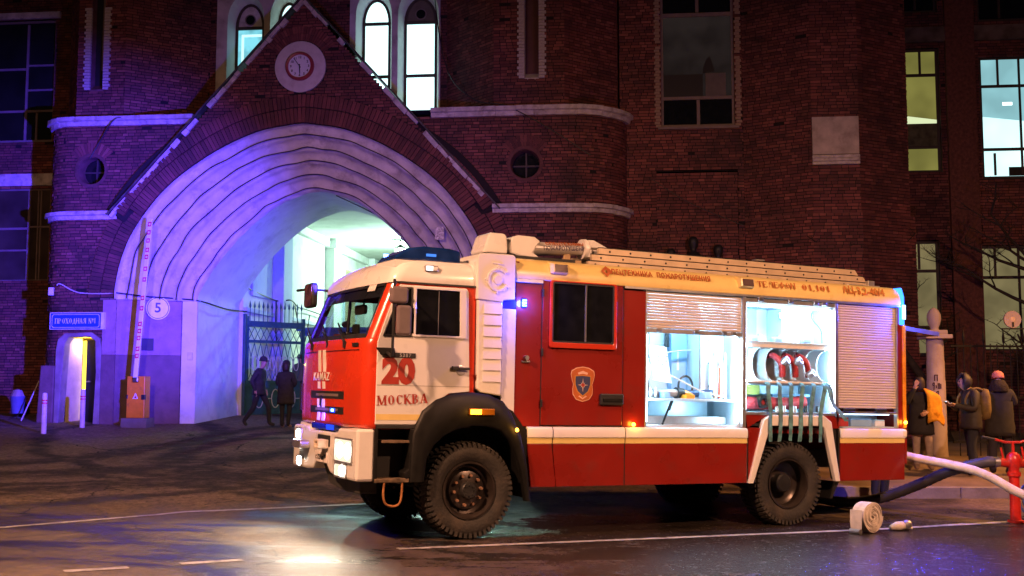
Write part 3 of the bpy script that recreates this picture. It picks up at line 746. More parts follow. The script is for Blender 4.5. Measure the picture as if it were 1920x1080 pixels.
# doorway to the porter's lodge, with whitewashed surround
dr = [( -11.42, .75), (-11.42, 2.7), (-11.38, 2.95), (-11.2, 3.1), (-10.5, 3.12), (-10.3, 2.98), (-10.24, 2.75), (-10.24, .75)]
di = [(-11.3, .75), (-11.24, 2.1), (-11.2, 2.85), (-11.1, 3.0), (-10.55, 3.02), (-10.4, 2.9), (-10.36, 2.1), (-10.4, .75)]
m = MB(); m.ring(dr, di, -.04, .28); dframe = m.build('door_surround', mat('grimy_whitewash', (.24, .19, .18), .85, var=.25, scale=3, bump=.5, bscale=12, dirt=(.14, .1, .1), dscale=2.5), gate, bevel=.02)
m = MB(); m.quad((-11.28, .28, .7), (-11.17, .86, .7), (-11.17, .86, 3.05), (-11.28, .28, 3.05))
m.box(-11.3, -10.2, .28, 2.0, 3.02, 3.06); m.box(-11.3, -10.2, .28, 2.0, .72, .78); m.box(-10.3, -10.26, .28, 2.0, .7, 3.05); m.box(-11.3, -10.2, 2.0, 2.05, .7, 3.05); m.box(-11.34, -11.28, .9, 2., .7, 3.05)
m.build('lodge_wall', mat('ochre_plaster', (.55, .45, .25), .85, var=.1), gate)
d = MB(); d.hexa([(-10.9, .55, .8), (-10.38, .32, .8), (-10.38, .37, .8), (-10.9, .6, .8), (-10.9, .55, 2.95), (-10.38, .32, 2.95), (-10.38, .37, 2.95), (-10.9, .6, 2.95)]); dd = d.build('door', M_dark, gate)
d = MB(); d.cyl((-10.8, .49, 1.9), (-10.8, .42, 1.9), .02); d.cyl((-10.82, .42, 1.9), (-10.68, .37, 1.9), .015); d.build('handle', M_steel, dd)
lamp = bpy.data.lights.new('lodge_light', 'POINT'); lamp.energy = 16; lamp.color = (1, .72, .12); lamp.shadow_soft_size = .05
lo = bpy.data.objects.new('lodge_light', lamp); C.objects.link(lo); lo.matrix_world = MF @ Matrix.Translation((-11.0, .7, 2.8))
m = MB(); m.lathe([(0, -.05), (.04, -.04), (.05, 0), (.03, .04)], 12, 'z', (-10.98, 1.4, 2.9)); m.build('bulb', emit('lodge_bulb', (1, .7, .15), 8), gate)
m = MB(); m.box(-11.15, -11.04, .86, .89, .95, 2.95); m.build('light_slot', emit('yellow_strip', (1, .72, .04), 3), gate)
# ---------------------------------------------------------------- the courtyard passage seen through the arch
hall = empty('passage_hall', MF @ Matrix.Translation((0, 4, 0)), 'whitewashed passage hall behind the arch with pilasters and flat pale ceiling', 'hall')
def HB(name, args, m_, bev=0, parent=None):
    q = MB(); 
    for a in args: q.box(a[0], a[1], a[2] - 4, a[3] - 4, a[4], a[5])
    return q.build(name, m_, parent or hall, bevel=bev)
M_ceil = mat('hall_ceiling', (.62, .66, .6), .9, var=.12, scale=1, bump=.2, bscale=5, dirt=(.42, .45, .4), dscale=.8)
M_hblue = mat('pale_blue_plaster', (.5, .58, .72), .85, var=.1, scale=2, dirt=(.35, .4, .5), dscale=1)
HB('wall', [(-8.25, -8.05, 4.0, 34, .3, 7.1)], M_plaster2); HB('wall', [(-1.9, -1.7, 4, 34, .3, 7.1)], M_plaster2); HB('wall', [(-8.2, -1.8, 34, 34.2, .3, 7.1)], M_plaster2)
HB('ceiling', [(-9, -1.5, 4.0, 34.2, 7.1, 7.25)], M_ceil)
for n0 in (6.6, 12.5, 18.6, 24.6):
    p = HB('pilaster', [(-8.05, -7.7, n0, n0 + .9, .3, 6.75)], M_hblue if n0 < 10 else M_plaster2, .02); HB('capital', [(-8.05, -7.62, n0 - .08, n0 + .98, 6.75, 7.09)], M_plaster2, .02, p)
HB('beam_moulding', [(-8.05, -7.85, 7.6, 12.4, 6.8, 7.09), (-8.05, -7.85, 13.5, 18.5, 6.8, 7.09), (-8.05, -7.85, 19.6, 24.5, 6.8, 7.09)], M_plaster2, .02)
HB('string_moulding', [(-8.05, -7.95, 4.05, 6.55, 3.9, 4.02), (-8.05, -7.95, 7.55, 12.4, 3.9, 4.02)], M_hblue, .01)
# bricked-up opening
M_ybrick = mat('yellow_brick', (.42, .33, .2), .85, var=.35, scale=9)
f = HB('blocked_window', [(-8.06, -8.03, 15.2, 16.9, 4.0, 6.3)], mat('dark_mortar', (.16, .13, .09), .9))
q = MB(); q.box(0, .03, -.15, .15, -.055, .055); qm = q.mesh('brick', M_ybrick)
for k in range(19):
    for j in range(5):
        ob = bpy.data.objects.new('brick', qm); C.objects.link(ob); ob.parent = f; y = 15.36 + j * .32 + (.12 if k % 2 else 0) - 4
        if y > 16.8 - 4: continue
        ob.location = (-8.03, y, 4.07 + k * .12)
HB('frame', [(-8.05, -7.98, 15.05, 15.19, 3.95, 6.35), (-8.05, -7.98, 16.91, 17.05, 3.95, 6.35)], M_hblue, 0, f)
HB('vent_slot', [(-8.0, -7.985, 15.5, 15.62, 5.3, 5.7), (-8.0, -7.985, 16.2, 16.32, 5.3, 5.7)], M_dark, 0, f)
HB('board', [(-8.04, -7.98, 4.6, 6.3, 4.4, 6.0)], M_hblue, .02)
m = MB()
for a in (((-8.03, .1, 4.6), (-7.9, 2.5, 4.4), (-7.6, 3.0, 4.45), (-7.65, 4., 4.3), (-7.9, 6, 4.35), (-7.9, 9.0, 4.25)), ((-7.9, 2.5, 4.4), (-7.9, 2.6, 3.2), (-7.9, 3.4, 2.6)), ((-7.95, 4.6, 4.4), (-7.95, 5.6, 3.2), (-7.95, 6.3, 4.2))):
    m.tube(spline(a, 6), .02, 6)
m.build('wall_cable', M_black, hall)
# lamp hanging in the passage
lp = empty('pendant_lamp', Fm(-5.42, 13, 6.78), 'bright greenish-white lamp hanging under the passage ceiling above the truck cab', 'lamp')
m = MB(); m.lathe([(0, -.3), (.12, -.26), (.19, -.14), (.2, -.02)], 20); m.build('bulb', emit('mint_bulb', (.75, 1, .88), 40), lp, smooth=True)
m = MB(); m.lathe([(.05, .14), (.07, .1), (.2, .02), (.21, 0)], 16); m.cyl((0, 0, .1), (0, 0, .32), .012); m.build('shade', M_blackp, lp)
L_ = bpy.data.lights.new('pendant_light', 'POINT'); L_.energy = 1450; L_.color = (.62, 1., .82); L_.shadow_soft_size = .1
o = bpy.data.objects.new('pendant_light', L_); C.objects.link(o); o.parent = lp; o.location = (0, 0, -.45)
# gate leaf
ig = empty('iron_gate', Fm(-8.0, 4.15, .93) @ Matrix.Rotation(R(52), 4, 'Z'), 'blue-green wrought iron gate leaf with spear tops and oval ornaments standing ajar', 'gate')
M_gate = mat('gate_paint', (.022, .085, .115), .45, var=.25, scale=9); M_gatel = mat('gate_ornament_paint', (.5, .55, .5), .5)
W_ = 2.0
for (x0, x1, z0, z1) in ((0, .08, .0, 2.85), (W_ - .08, W_, 0, 2.85)):
    m = MB(); m.box(x0, x1, -.03, .03, z0, z1); m.build('stile', M_gate, ig)
for z0, z1 in ((2.55, 2.72), (2.1, 2.18), (.95, 1.03), (0.02, .1)):
    m = MB(); m.box(.081, W_ - .081, -.025, .025, z0, z1); m.build('rail', M_gate, ig)
m = MB(); m.box(.081, W_ - .081, -.012, .012, .1, .95); pp = m.build('kick_panel', M_gate, ig)
for cx in (.45, 1.0, 1.55):
    m = MB(); m.tube([(cx + .13 * math.cos(a * math.pi / 8), -.03, .52 + .26 * math.sin(a * math.pi / 8)) for a in range(16)], .016, 6, closed=True)
    m.tube([(cx + .13, -.03, .52), (cx + .42, -.03, .52)] if cx < 1.5 else [(cx + .13, -.03, .52), (cx + .33, -.03, .52)], .013, 6)
    m.build('oval_ornament', M_gatel, pp)
N_ = 13
for i in range(N_):
    x = .12 + (W_ - .24) * i / (N_ - 1)
    m = MB(); m.tube([(x, 0, 2.7), (x, 0, 3.15)], .012, 6); m.tube([(x, 0, 3.08), (x, 0, 3.14), (x, 0, 3.3)], [.012, .035, .002], 6); m.build('spear', M_gate, ig)
for i in range(9):
    x = .18 + (W_ - .36) * i / 8; d = .1
    m = MB()
    m.tube(spline([(x - d, 0, 1.03), (x, 0, 1.28), (x - d * .2, 0, 1.6), (x + d, 0, 2.1)], 5), .011, 6); m.tube(spline([(x + d, .012, 1.03), (x, .012, 1.28), (x + d * .2, .012, 1.6), (x - d, .012, 2.1)], 5), .011, 6)
    m.tube([(x - d, 0, 2.18), (x + d, 0, 2.55)], .011, 6); m.tube([(x + d, .012, 2.18), (x - d, .012, 2.55)], .011, 6); m.build('lattice_bar', M_gate, ig)
for i in range(8):
    x = .2 + (W_ - .4) * (i + .5) / 8
    m = MB(); m.tube([(x + .085 * math.cos(a * math.pi / 8), -.02, 1.52 + .2 * math.sin(a * math.pi / 8)) for a in range(16)], .014, 6, closed=True); m.build('oval_ornament', M_gatel, ig)
# dark gate post on the hinge side
m = MB(); m.box(-.06, .06, -.06, .06, 0, 2.95); pz = m.build('gate_post', M_gate); pz.matrix_world = Fm(-8.03, 4.08, .88); tag(pz, 'dark blue hinge post at the passage wall beside the iron gate', 'post')
# glazed booth
bo = empty('glazed_booth', Fm(-7.0, 6.1, .95), 'blue framed glazed booth inside the passage beyond the gate', 'booth')
M_bframe = mat('booth_blue', (.1, .22, .4), .5)
for (x0, x1, z0, z1) in ((0, .1, 0, 2.5), (1.0, 1.1, 0, 2.5), (2.2, 2.3, 0, 2.5)):
    m = MB(); m.box(x0, x1, 0, .08, z0, z1); m.build('post', M_bframe, bo)
m = MB(); m.box(.101, .999, 0, .08, 2.35, 2.5); m.box(1.101, 2.199, 0, .08, 2.35, 2.5); m.box(.101, .999, 0, .08, .0, .95); m.box(1.101, 2.199, 0, .08, 0, .95); m.build('rail', M_bframe, bo)
m = MB(); m.box(.1, 1.0, .03, .035, .95, 2.35); m.box(1.1, 2.2, .03, .035, .95, 2.35); m.build('pane', M_glass, bo)
m = MB(); m.box(-.1, 2.4, -.1, 1.6, 2.5, 2.6); m.build('roof', M_bframe, bo)
m = MB(); m.box(0, 2.3, 1.5, 1.55, 0, 2.5); m.build('back_panel', mat('pale_green_board', (.5, .6, .42), .8), bo)
# cables along the mouldings
for k in range(NS):
    t = .155 + k / NS * 1.0; n = k * .18 + .01; pts = []
    for j, (a, b) in enumerate(zip(A_out, A_inn)):
        if j % 3: continue
        p = a.lerp(b, min(t, .985)); wv_ = noise.noise(Vector((j * .16, k * 5.3, 0))) * .14 + noise.noise(Vector((j * .5, k * 3.1, 7))) * .05
        q_ = a.lerp(b, min(max(t + wv_ * .32, 0), .985)); pts.append((q_.x, n - .02 - .02, q_.y))
    m = MB(); m.tube(spline(pts, 3), .013, 5); o = m.build('garland_cable', mat('dark_cable', (.03, .02, .03), .6)); o.matrix_world = MF.copy()
    tag(o, '%s dark garland cable following the plaster arch mouldings' % ['outermost', 'second outermost', 'middle', 'second innermost', 'innermost'][k], 'cable', 'cables strung along the arch mouldings')
def wire(name, pts, r, label, mtx=None, n=6, m_=None):
    q = MB(); q.tube(spline(pts, n), r, 5); o = q.build(name, m_ or M_black); o.matrix_world = (mtx or MF).copy(); return tag(o, label, 'cable')
wire('hanging_cable', [(-4.6, .95, 6.62), (-4.0, 1.2, 6.35), (-3.4, 1.2, 6.05), (-2.7, 3.0, 5.9)], .015, 'thin dark cable hanging below the crown of the inner arch')
wire('wall_cable', [(-11.45, -.03, 4.3), (-11.35, -.04, 4.33), (-10.9, -.05, 4.12), (-10.3, -.05, 4.08), (-9.9, -.03, 4.1)], .014, 'pale cable sagging across the brick above the blue lodge sign', m_=M_plaster)
wire('wall_cable', [(-9.9, -.03, 4.1), (-9.2, .25, 4.02), (-8.6, .7, 4.0), (-8.1, 1.0, 3.95), (-7.95, 2.5, 3.85), (-7.95, 4.0, 3.9)], .02, 'dark cable running under the arch spring and into the passage')
wire('facade_cable', [(-9.7, -.05, 8.5), (-10.0, -.22, 8.45), (-10.4, -.1, 7.95), (-10.68, -.06, 7.5)], .016, 'black cable dropping from the left tower ledge to its round window')
wire('facade_cable', [(-2.2, .9, 13.), (-2.0, .9, 11.0), (-1.6, .3, 9.5), (-.9, .0, 8.75), (-.1, -.1, 8.55), (1.0, -.2, 7.9), (1.9, -.1, 7.3)], .014, 'thin black cable hanging across the right tower front')
wire('facade_cable', [(3.4, 1.1, 6.9), (4.3, 1.1, 6.3), (5.6, 1.0, 5.7)], .01, 'thin cable slanting over the brick panel below the tall window')
# clock
ck = empty('clock', Fm(-5.26, -.13, 9.67), 'round wall clock with red rim on a white disc in the gable', 'clock')
m = MB(); m.lathe([(0, -.04), (.60, -.04), (.645, -.03), (.645, .03)], 48, 'y'); m.build('disc', mat('clock_disc', (.6, .54, .52), .85, var=.08, scale=5, dirt=(.4, .3, .28), dscale=2), ck, sharp=30)
m = MB(); m.lathe([(.29, -.05), (.29, -.12), (.33, -.13), (.36, -.10), (.365, -.05)], 48, 'y'); m.build('rim', mat('clock_rim', (.3, .04, .05), .4), ck, sharp=50)
m = MB(); m.lathe([(0, -.07), (.30, -.07)], 48, 'y'); m.build('face', mat('clock_face', (.72, .72, .78), .4, var=.02), ck)
def font_mesh(txt, size, extr=.002, bold=0., spacing=1.):
    cu = bpy.data.curves.new('text', 'FONT'); cu.body = txt; cu.size = size; cu.extrude = extr; cu.offset = bold; cu.align_x = 'CENTER'; cu.align_y = 'CENTER'; cu.space_character = spacing; cu.resolution_u = 3
    o = bpy.data.objects.new('text', cu); C.objects.link(o); bpy.context.view_layer.update()
    me = bpy.data.meshes.new_from_object(o.evaluated_get(bpy.context.evaluated_depsgraph_get())); bpy.data.objects.remove(o); return me
def text(name, txt, size, m_, parent, M, bold=0., spacing=1., sx=1., extr=.002):
    me = font_mesh(txt, size, extr, bold, spacing); me.materials.clear(); me.materials.append(m_)
    o = bpy.data.objects.new(name, me); C.objects.link(o); o.parent = parent
    o.matrix_local = M @ Matrix.Diagonal((sx, 1, 1, 1)); return o
RX = Matrix.Rotation(R(90), 4, 'X')
for h in range(1, 13):
    a = R(90 - 30 * h); text('numeral', str(h), .085, M_black, ck, Matrix.Translation((.225 * math.cos(a), -.075, .225 * math.sin(a))) @ RX, .002)
for nm, an, ln, wd in (('hour_hand', 90 - 177, .19, .016), ('minute_hand', 90 - 324, .25, .011)):
    m = MB(); c_, s_ = math.cos(R(an)), math.sin(R(an))
    P = lambda l, t: (l * c_ - t * s_, l * s_ + t * c_)
    m.prism([P(-.05, -wd), P(ln, -wd * .6), P(ln, wd * .6), P(-.05, wd)], -.092 if nm[0] == 'h' else -.1, -.088 if nm[0] == 'h' else -.096); m.build(nm, M_black, ck)
# ---------------------------------------------------------------- serif lettering
ST = {}
def glyph(c):
    T, t = .2, .09; V = lambda x, w=T, a=0, b=1: ('l', x, a, x, b, w); H = lambda x0, x1, y, w=t: ('l', x0, y, x1, y, w)
    D = lambda x0, y0, x1, y1, w: ('l', x0, y0, x1, y1, w); SF = lambda x, y: ('s', x, y)
    sb = lambda *xs: [SF(x, y) for x in xs for y in (0, 1)]
    G = {'П': [V(.12), V(.68), H(.1, .7, .96)] + sb(.12, .68), 'Р': [V(.12), ('a', .3, .73, .32, .25, -100, 100)] + sb(.12), 'О': [('e', .4, .5, .33, .48)], 'С': [('a', .42, .5, .34, .48, 45, 315), D(.68, .72, .68, .98, t)],
         'Х': [D(.1, 1, .66, 0, T), D(.66, 1, .1, 0, t)] + sb(.1, .66), 'Д': [D(.2, .05, .42, 1, t), D(.62, .05, .44, 1, T), H(.02, .8, .05), V(.05, t, -.2, .05), V(.76, t, -.2, .05)], 'Н': [V(.12), V(.68), H(.1, .7, .5)] + sb(.12, .68),
         'А': [D(.08, 0, .36, 1, t), D(.66, 0, .38, 1, T), H(.2, .56, .33), SF(.08, 0), SF(.66, 0)], 'Я': [V(.62), ('a', .44, .73, .3, .25, 80, 280), D(.42, .48, .1, 0, t)] + sb(.62), 'М': [V(.1, t), V(.86), D(.14, 1, .46, .05, T), D(.84, 1, .48, .05, t)] + sb(.1, .86),
         'К': [V(.12), D(.2, .48, .62, 1, t), D(.28, .55, .66, 0, T)] + sb(.12) + [SF(.66, 0), SF(.62, 1)], 'В': [V(.12), ('a', .3, .75, .28, .23, -100, 100), ('a', .32, .27, .32, .25, -100, 100)] + sb(.12), 'Т': [V(.38), H(.04, .72, .96), SF(.38, 0), V(.05, t, .75, 1), V(.71, t, .75, 1)],
         'Е': [V(.12), H(.1, .62, .96), H(.1, .5, .5), H(.1, .64, .04), V(.61, t, .78, 1), V(.63, t, 0, .25)] + sb(.12), 'Л': [D(.1, 0, .32, 1, t), V(.66), H(.3, .68, .96), SF(.66, 0)], 'Ф': [V(.42), ('e', .42, .52, .4, .33)] + sb(.42),
         'N': [V(.1, t), V(.66, t), D(.12, 1, .64, 0, T), SF(.1, 0), SF(.66, 1)], 'º': [('e', .2, .72, .17, .24), H(.03, .37, .3)], '1': [V(.25), D(.1, .8, .22, .98, t), SF(.25, 0)], '0': [('e', .34, .5, .28, .48)], ',': [V(.12, .14, -.05, .12), D(.12, .0, .04, -.18, t)], ' ': []}
    wd = {'М': .98, ' ': .35, 'º': .4, '1': .42, ',': .26, 'Ф': .86, '0': .7}
    return G[c], wd.get(c, .78)
def serif(name, txt, x0, x1, h, m_, parent, M, heavy=1.):
    mb = MB(); x = 0; z = 0
    for c in txt:
        g_, w_ = glyph(c)
        for k, s in enumerate(g_):
            y = k * .0006 * 0
            if s[0] == 'l':
                _, a, b, c1, d, wd = s; wd *= heavy; v = Vector((c1 - a, d - b)); n_ = Vector((-v.y, v.x)).normalized() * wd / 2
                mb.add([(x + a - n_.x, b - n_.y, z), (x + c1 - n_.x, d - n_.y, z), (x + c1 + n_.x, d + n_.y, z), (x + a + n_.x, b + n_.y, z)], [(0, 1, 2, 3)])
            elif s[0] == 's':
                _, a, b = s; q = .05
                bb = b if b == 0 else b - q
                mb.add([(x + a - .17, bb, z), (x + a + .17, bb, z), (x + a + .17, bb + q, z), (x + a - .17, bb + q, z)], [(0, 1, 2, 3)])
            else:
                if s[0] == 'e': _, cx, cz, rx, rz = s; a0, a1 = 0, 360
                else: _, cx, cz, rx, rz, a0, a1 = s
                n_ = 16; o_ = []; i_ = []
                for i in range(n_ + 1):
                    a = R(a0 + (a1 - a0) * i / n_); ww = (.09 + .12 * abs(math.cos(a)) ** 1.5) * heavy
                    o_.append((x + cx + rx * math.cos(a), cz + rz * math.sin(a), z)); i_.append((x + cx + (rx - ww) * math.cos(a), cz + (rz - .07) * math.sin(a), z))
                mb.grid([o_, i_])
            z += .0008
        x += w_ + .1
    x -= .1
    mb.v = [(x0 + v[0] / x * (x1 - x0), v[1] * h, v[2] * .5) for v in mb.v]
    o = mb.build(name, m_, parent); o.matrix_local = M; return o
# lodge sign
sg = empty('lodge_sign', Fm(-10.87, -.02, 3.4), 'blue enamel lodge sign with white border lettered ПРОХОДНАЯ №1 above the doorway', 'sign')
m = MB(); m.box(-.68, .66, -.1, .0, -.21, .21); m.build('box', mat('sign_blue', (.02, .09, .75), .35, var=.05), sg)
M_swhite = mat('sign_white', (.75, .77, .82), .4)
m = MB(); m.ring(rrect(-.68, .66, -.21, .21, .01), rrect(-.665, .645, -.195, .195, .01), -.106, -.101); m.ring(rrect(-.63, .61, -.165, .165, .05), rrect(-.618, .598, -.153, .153, .05), -.106, -.101); m.box(.66, .72, -.1, .0, -.21, .21); m.build('border', M_swhite, sg)
serif('lettering', 'ПРОХОДНАЯ Nº1', -.55, .52, .13, M_swhite, sg, Matrix.Translation((0, -.104, -.065)) @ RX)
# round number plate
s5 = empty('number_plate', Fm(-9.02, .45, 3.74) @ Matrix.Rotation(R(30), 4, 'Z'), 'round white plate with a dark 5 on the painted arch cheek', 'sign')
m = MB(); m.lathe([(0, -.06), (.29, -.06), (.29, 0)], 36, 'y'); m.build('plate', M_swhite, s5, sharp=30)
m = MB(); m.lathe([(.25, -.063), (.265, -.063), (.265, -.06), (.25, -.06)], 36, 'y', closed=True); m.build('line', mat('navy', (.02, .02, .12), .5), s5)
text('numeral', '5', .34, mat('navy2', (.02, .02, .1), .5), s5, Matrix.Translation((0, -.064, 0)) @ RX, .006)
m = MB(); m.box(-.14, .14, -.02, .06, -.15, .15); o = m.build('vent_grille', M_dark); o.matrix_world = Fm(-9.2, .33, 2.83) @ Matrix.Rotation(R(30), 4, 'Z'); tag(o, 'small dark square vent in the painted wall beside the barrier arm', 'vent')
m = MB(); m.box(-.06, .06, -.02, .03, -.1, .1); o = m.build('notice', M_swhite, bevel=.004); o.matrix_world = Fm(-8.3, .84, 2.55); tag(o, 'small white notice on the plaster jamb beside the passage', 'notice')
m = MB(); m.box(-.11, .11, -.02, .01, -.16, .16); o = m.build('notice', mat('pinkish_paper', (.7, .6, .6), .7, var=.6, scale=30)); o.matrix_world = Fm(-1.8, .18, 5.5); tag(o, 'small printed notice on the right arch moulding above the cab roof', 'notice')
# busts of the memorial
M_bronze = mat('dark_bronze', (.03, .03, .035), .45, .4)
for (u, z, s, lab) in ((3.82, 5.0, 1., 'leftmost dark bronze bust on the brick wall above the ladder'), (4.37, 5.28, 1.05, 'middle and tallest dark bronze bust on the wall above the ladder'), (4.97, 5.08, 1., 'rightmost dark bronze bust on the brick wall above the ladder')):
    m = MB(); m.lathe([(0, .16), (.07, .15), (.115, .08), (.12, 0), (.1, -.09), (.065, -.15), (.075, -.2), (.16, -.26), (.22, -.34), (.2, -.5)], 18)
    m.add([(-.03, -.11, .0), (.03, -.11, .0), (0, -.15, -.03), (0, -.1, .06)], [(0, 1, 2), (0, 2, 3), (1, 3, 2)])
    o = m.build('bust', M_bronze, smooth=True); o.matrix_world = Fm(u, .98, z) @ Matrix.Diagonal((s, s, s, 1)); tag(o, lab, 'bust', 'memorial busts on the wing wall')
m = MB(); m.box(-.95, .95, 0, .2, -.6, 0); o = m.build('bust_shelf', M_bronze, bevel=.01); o.matrix_world = Fm(4.4, .98, 4.85); tag(o, 'dark ledge under the three bronze busts', 'ledge')
# ---------------------------------------------------------------- side buildings
def far_building(name, M, label):
    return empty(name, M, label, 'building')
rb = far_building('factory_wing', MF @ Matrix.Translation((0, 4, 0)), 'dark brick factory wing at the right with yellow and cyan lit windows')
bw = MB(); bw.col = []; mo = MB()
wr = [(10.0, 11.15, 7.5, 10.9), (12.2, 14.3, 7.3, 10.62), (10.0, 11.15, 11.9, 14), (12.2, 14.3, 11.6, 14), (10.0, 11.0, 2.6, 5.65), (12.05, 14.3, 2.7, 5.5), (15.2, 17.2, 2.7, 5.5), (15.2, 17.2, 7.3, 10.6)]
def rb_holes(zm): return [(a - 9.3, b - 9.3) for a, b, c, d in wr if c < zm < d]
brickwork(bw, mo, [(9.3, 0), (18, 0), (18, 6)], .2, 14, rb_holes)
tag(bw.build('brickwork', M_brick, rb), kind='stuff'); mo.build('mortar_bed', M_mortar, rb)
brp = MB(); brp.box(11.3, 12.05, -.16, -.002, .2, 14); brp.build('pilaster', mat('dark_red_brickface', (.12, .04, .032), .85, var=.4, scale=12, bump=.5), rb)
m = MB(); m.box(9.6, 18.05, -.12, -.002, 11.05, 11.45); m.build('cornice', mat('sooty_cornice', (.12, .09, .075), .9, var=.5, scale=3), rb)
M_yw = emit('yellow_room', (.62, .58, .14), .42, .5, .8); M_yw2 = emit('pale_yellow_room', (.8, .66, .30), .26, .35, 1.5)
M_wc = emit('white_cyan_room', (.62, 1, 1), 1.6, .3, .7)
def fwin(a, b, c, d, mt, vb=(), hb=(), lo=None):
    f = casement(rb, a, b, c, d, .1, [(x - .03, x + .03, z0, z1) for x, z0, z1 in vb], [(z - .04, z + .04, x0, x1) for z, x0, x1 in hb], M_dframe, None, .07)
    xs_ = sorted(set([a + .07, b - .07])); pane(f, a + .07, b - .07, c + .07, d - .07, .14, mt)
    for x0, x1, y0, y1 in ((a - .02, a, c, d), (b, b + .02, c, d)):
        q = MB(); q.box(x0, x1, 0, .2, y0, y1); q.build('reveal', M_dframe, f)
    return f
f = fwin(10.0, 11.15, 7.5, 10.9, M_yw, [(10.68, 10.2, 10.85)], [(10.18, 10.07, 11.08), (8.2, 10.07, 11.08)])
q = MB(); q.hexa([(10.07, .125, 8.86), (11.08, .125, 8.7), (11.08, .135, 8.7), (10.07, .135, 8.86), (10.07, .125, 9.1), (11.08, .125, 8.95), (11.08, .135, 8.95), (10.07, .135, 9.1)]); q.build('bright_band', emit('pale_green_band', (.75, .85, .5), 1.0), f)
q = MB(); q.box(10.08, 11.08, .115, .13, 8.24, 8.85); q.build('curtain', mat('dull_olive', (.1, .1, .05), .8, var=.5, scale=6), f)
f = fwin(12.2, 14.3, 7.3, 10.62, M_wc, [(12.7, 9.86, 10.55), (13.25, 7.4, 10.55), (12.55, 7.4, 8.0)], [(9.82, 12.27, 14.23), (8.1, 12.27, 14.23)])
q = MB(); q.hexa([(12.27, .125, 9.0), (14.23, .125, 8.75), (14.23, .138, 8.75), (12.27, .138, 9.0), (12.27, .125, 10.55), (14.23, .125, 10.55), (14.23, .138, 10.55), (12.27, .138, 10.55)]); q.build('ceiling_view', emit('cyan_ceiling', (.42, .85, .92), .75, .25, 1.2), f)
q = MB(); q.box(13.6, 13.9, .118, .124, 9.1, 9.2); q.box(12.8, 13.05, .118, .124, 9.3, 9.38); tag(q.build('tube_lamp', emit('tube_lamp', (.9, 1, 1), 3), f), kind='stuff')
q = MB(); q.box(12.9, 13.5, .118, .13, 7.38, 7.62); q.build('sill_clutter', M_dark, f)
fwin(10.0, 11.15, 11.9, 13.9, M_glassdark, [(10.6, 12, 13.8)]); fwin(12.2, 14.3, 11.6, 13.9, M_glassdark, [(12.8, 11.7, 13.8), (13.5, 11.7, 13.8)])
fwin(10.0, 11.0, 2.6, 5.65, M_yw2, [(10.5, 4.9, 5.6), (10.35, 2.7, 4.8)], [(4.85, 10.07, 10.93), (3.35, 10.07, 10.93)])
fwin(12.05, 14.3, 2.7, 5.5, M_yw2, [(12.45, 4.7, 5.43), (13.05, 2.8, 5.43)], [(4.66, 12.12, 14.23)]); fwin(15.2, 17.2, 2.7, 5.5, M_yw2, [(16.2, 2.8, 5.4)], [(4.66, 15.3, 17.1)]); fwin(15.2, 17.2, 7.3, 10.6, M_glassdark, [(16.2, 7.4, 10.5)], [(9.8, 15.3, 17.1)])
lb = far_building('side_building', MF @ Matrix.Translation((0, 2.4, 0)), 'dark building at the left with a gridded unlit window over a pale lintel')
bw = MB(); bw.col = []; mo = MB()
wl = [(-16, -13.05, 8.55, 12.0), (-16, -13.02, 4.65, 7.25)]
brickwork(bw, mo, [(-22, 0), (-11.9, 0)], .3, 14, lambda zm: [(a + 22, b + 22) for a, b, c, d in wl if c < zm < d])
tag(bw.build('brickwork', M_brick, lb), kind='stuff'); mo.build('mortar_bed', M_mortar, lb)
m = MB(); m.box(-17, -12.9, -.06, -.001, 7.3, 7.63); m.build('lintel', M_corn, lb); m = MB(); m.box(-17, -12.9, -.08, -.001, 12.02, 12.2); m.build('lintel', M_corn, lb)
M_lwin = mat('dusty_glass', (.012, .015, .011), .12, var=.4, scale=1, spec=.6)
f = casement(lb, -16, -13.05, 8.55, 12.0, .1, [(-13.93, -13.87, 8.6, 11.9), (-13.6, -13.55, 8.6, 9.38), (-15, -14.94, 8.6, 11.9)], [(9.4, 9.46, -15.9, -13.1), (10.6, 10.66, -15.9, -13.95), (10.7, 10.75, -13.86, -13.1), (10.0, 10.05, -13.86, -13.1)], M_frame, None, .06)
pane(f, -15.94, -13.1, 8.6, 11.94, .14, M_lwin)
f = casement(lb, -16, -13.02, 4.65, 7.25, .1, [(-13.72, -13.66, 4.7, 7.2), (-13.44, -13.41, 4.7, 7.2), (-13.36, -13.33, 4.7, 7.2)], [(6.1, 6.16, -15.9, -13.73), (5.5, 5.55, -15.9, -13.73), (6.15, 6.2, -13.65, -13.08)], M_frame, None, .06)
pane(f, -15.94, -13.08, 4.7, 7.2, .14, mat('dusty_glass2', (.05, .036, .03), .3, var=.5, scale=1.2))
# ================================================================ THE FIRE ENGINE (x to its rear, y to its far side, z up)
tk = empty('fire_engine', MT, 'red and white fire engine with open lit lockers and a 20 on its door', 'fire engine')
TW = 2.5
SPLIT = {'shutter_guide', 'side_panel', 'chassis_rail', 'axle', 'body_shell', 'door_gasket', 'skirt_joint', 'gutter_rail', 'rack_rail', 'pane', 'cab_far_side', 'ladder_bracket'}
def TB(name, boxes, m_, bev=.006, parent=None, sharp=None):
    if name in SPLIT and len(boxes) > 1: return [TB(name, [b], m_, bev, parent, sharp) for b in boxes][0]
    q = MB()
    for b in boxes: q.box(*b)
    return q.build(name, m_, parent or tk, bevel=bev, sharp=sharp)
def TP(name, pts, y0, y1, m_, bev=.006, parent=None, axis='y'):
    q = MB(); q.prism(pts, y0, y1, axis=axis); return q.build(name, m_, parent or tk, bevel=bev)
M_shut = mat('shutter_slat', (.68, .59, .52), .55, 0, var=.04)
M_comp = mat('locker_lining', (.60, .72, .82), .35, .25, var=.05, scale=2)
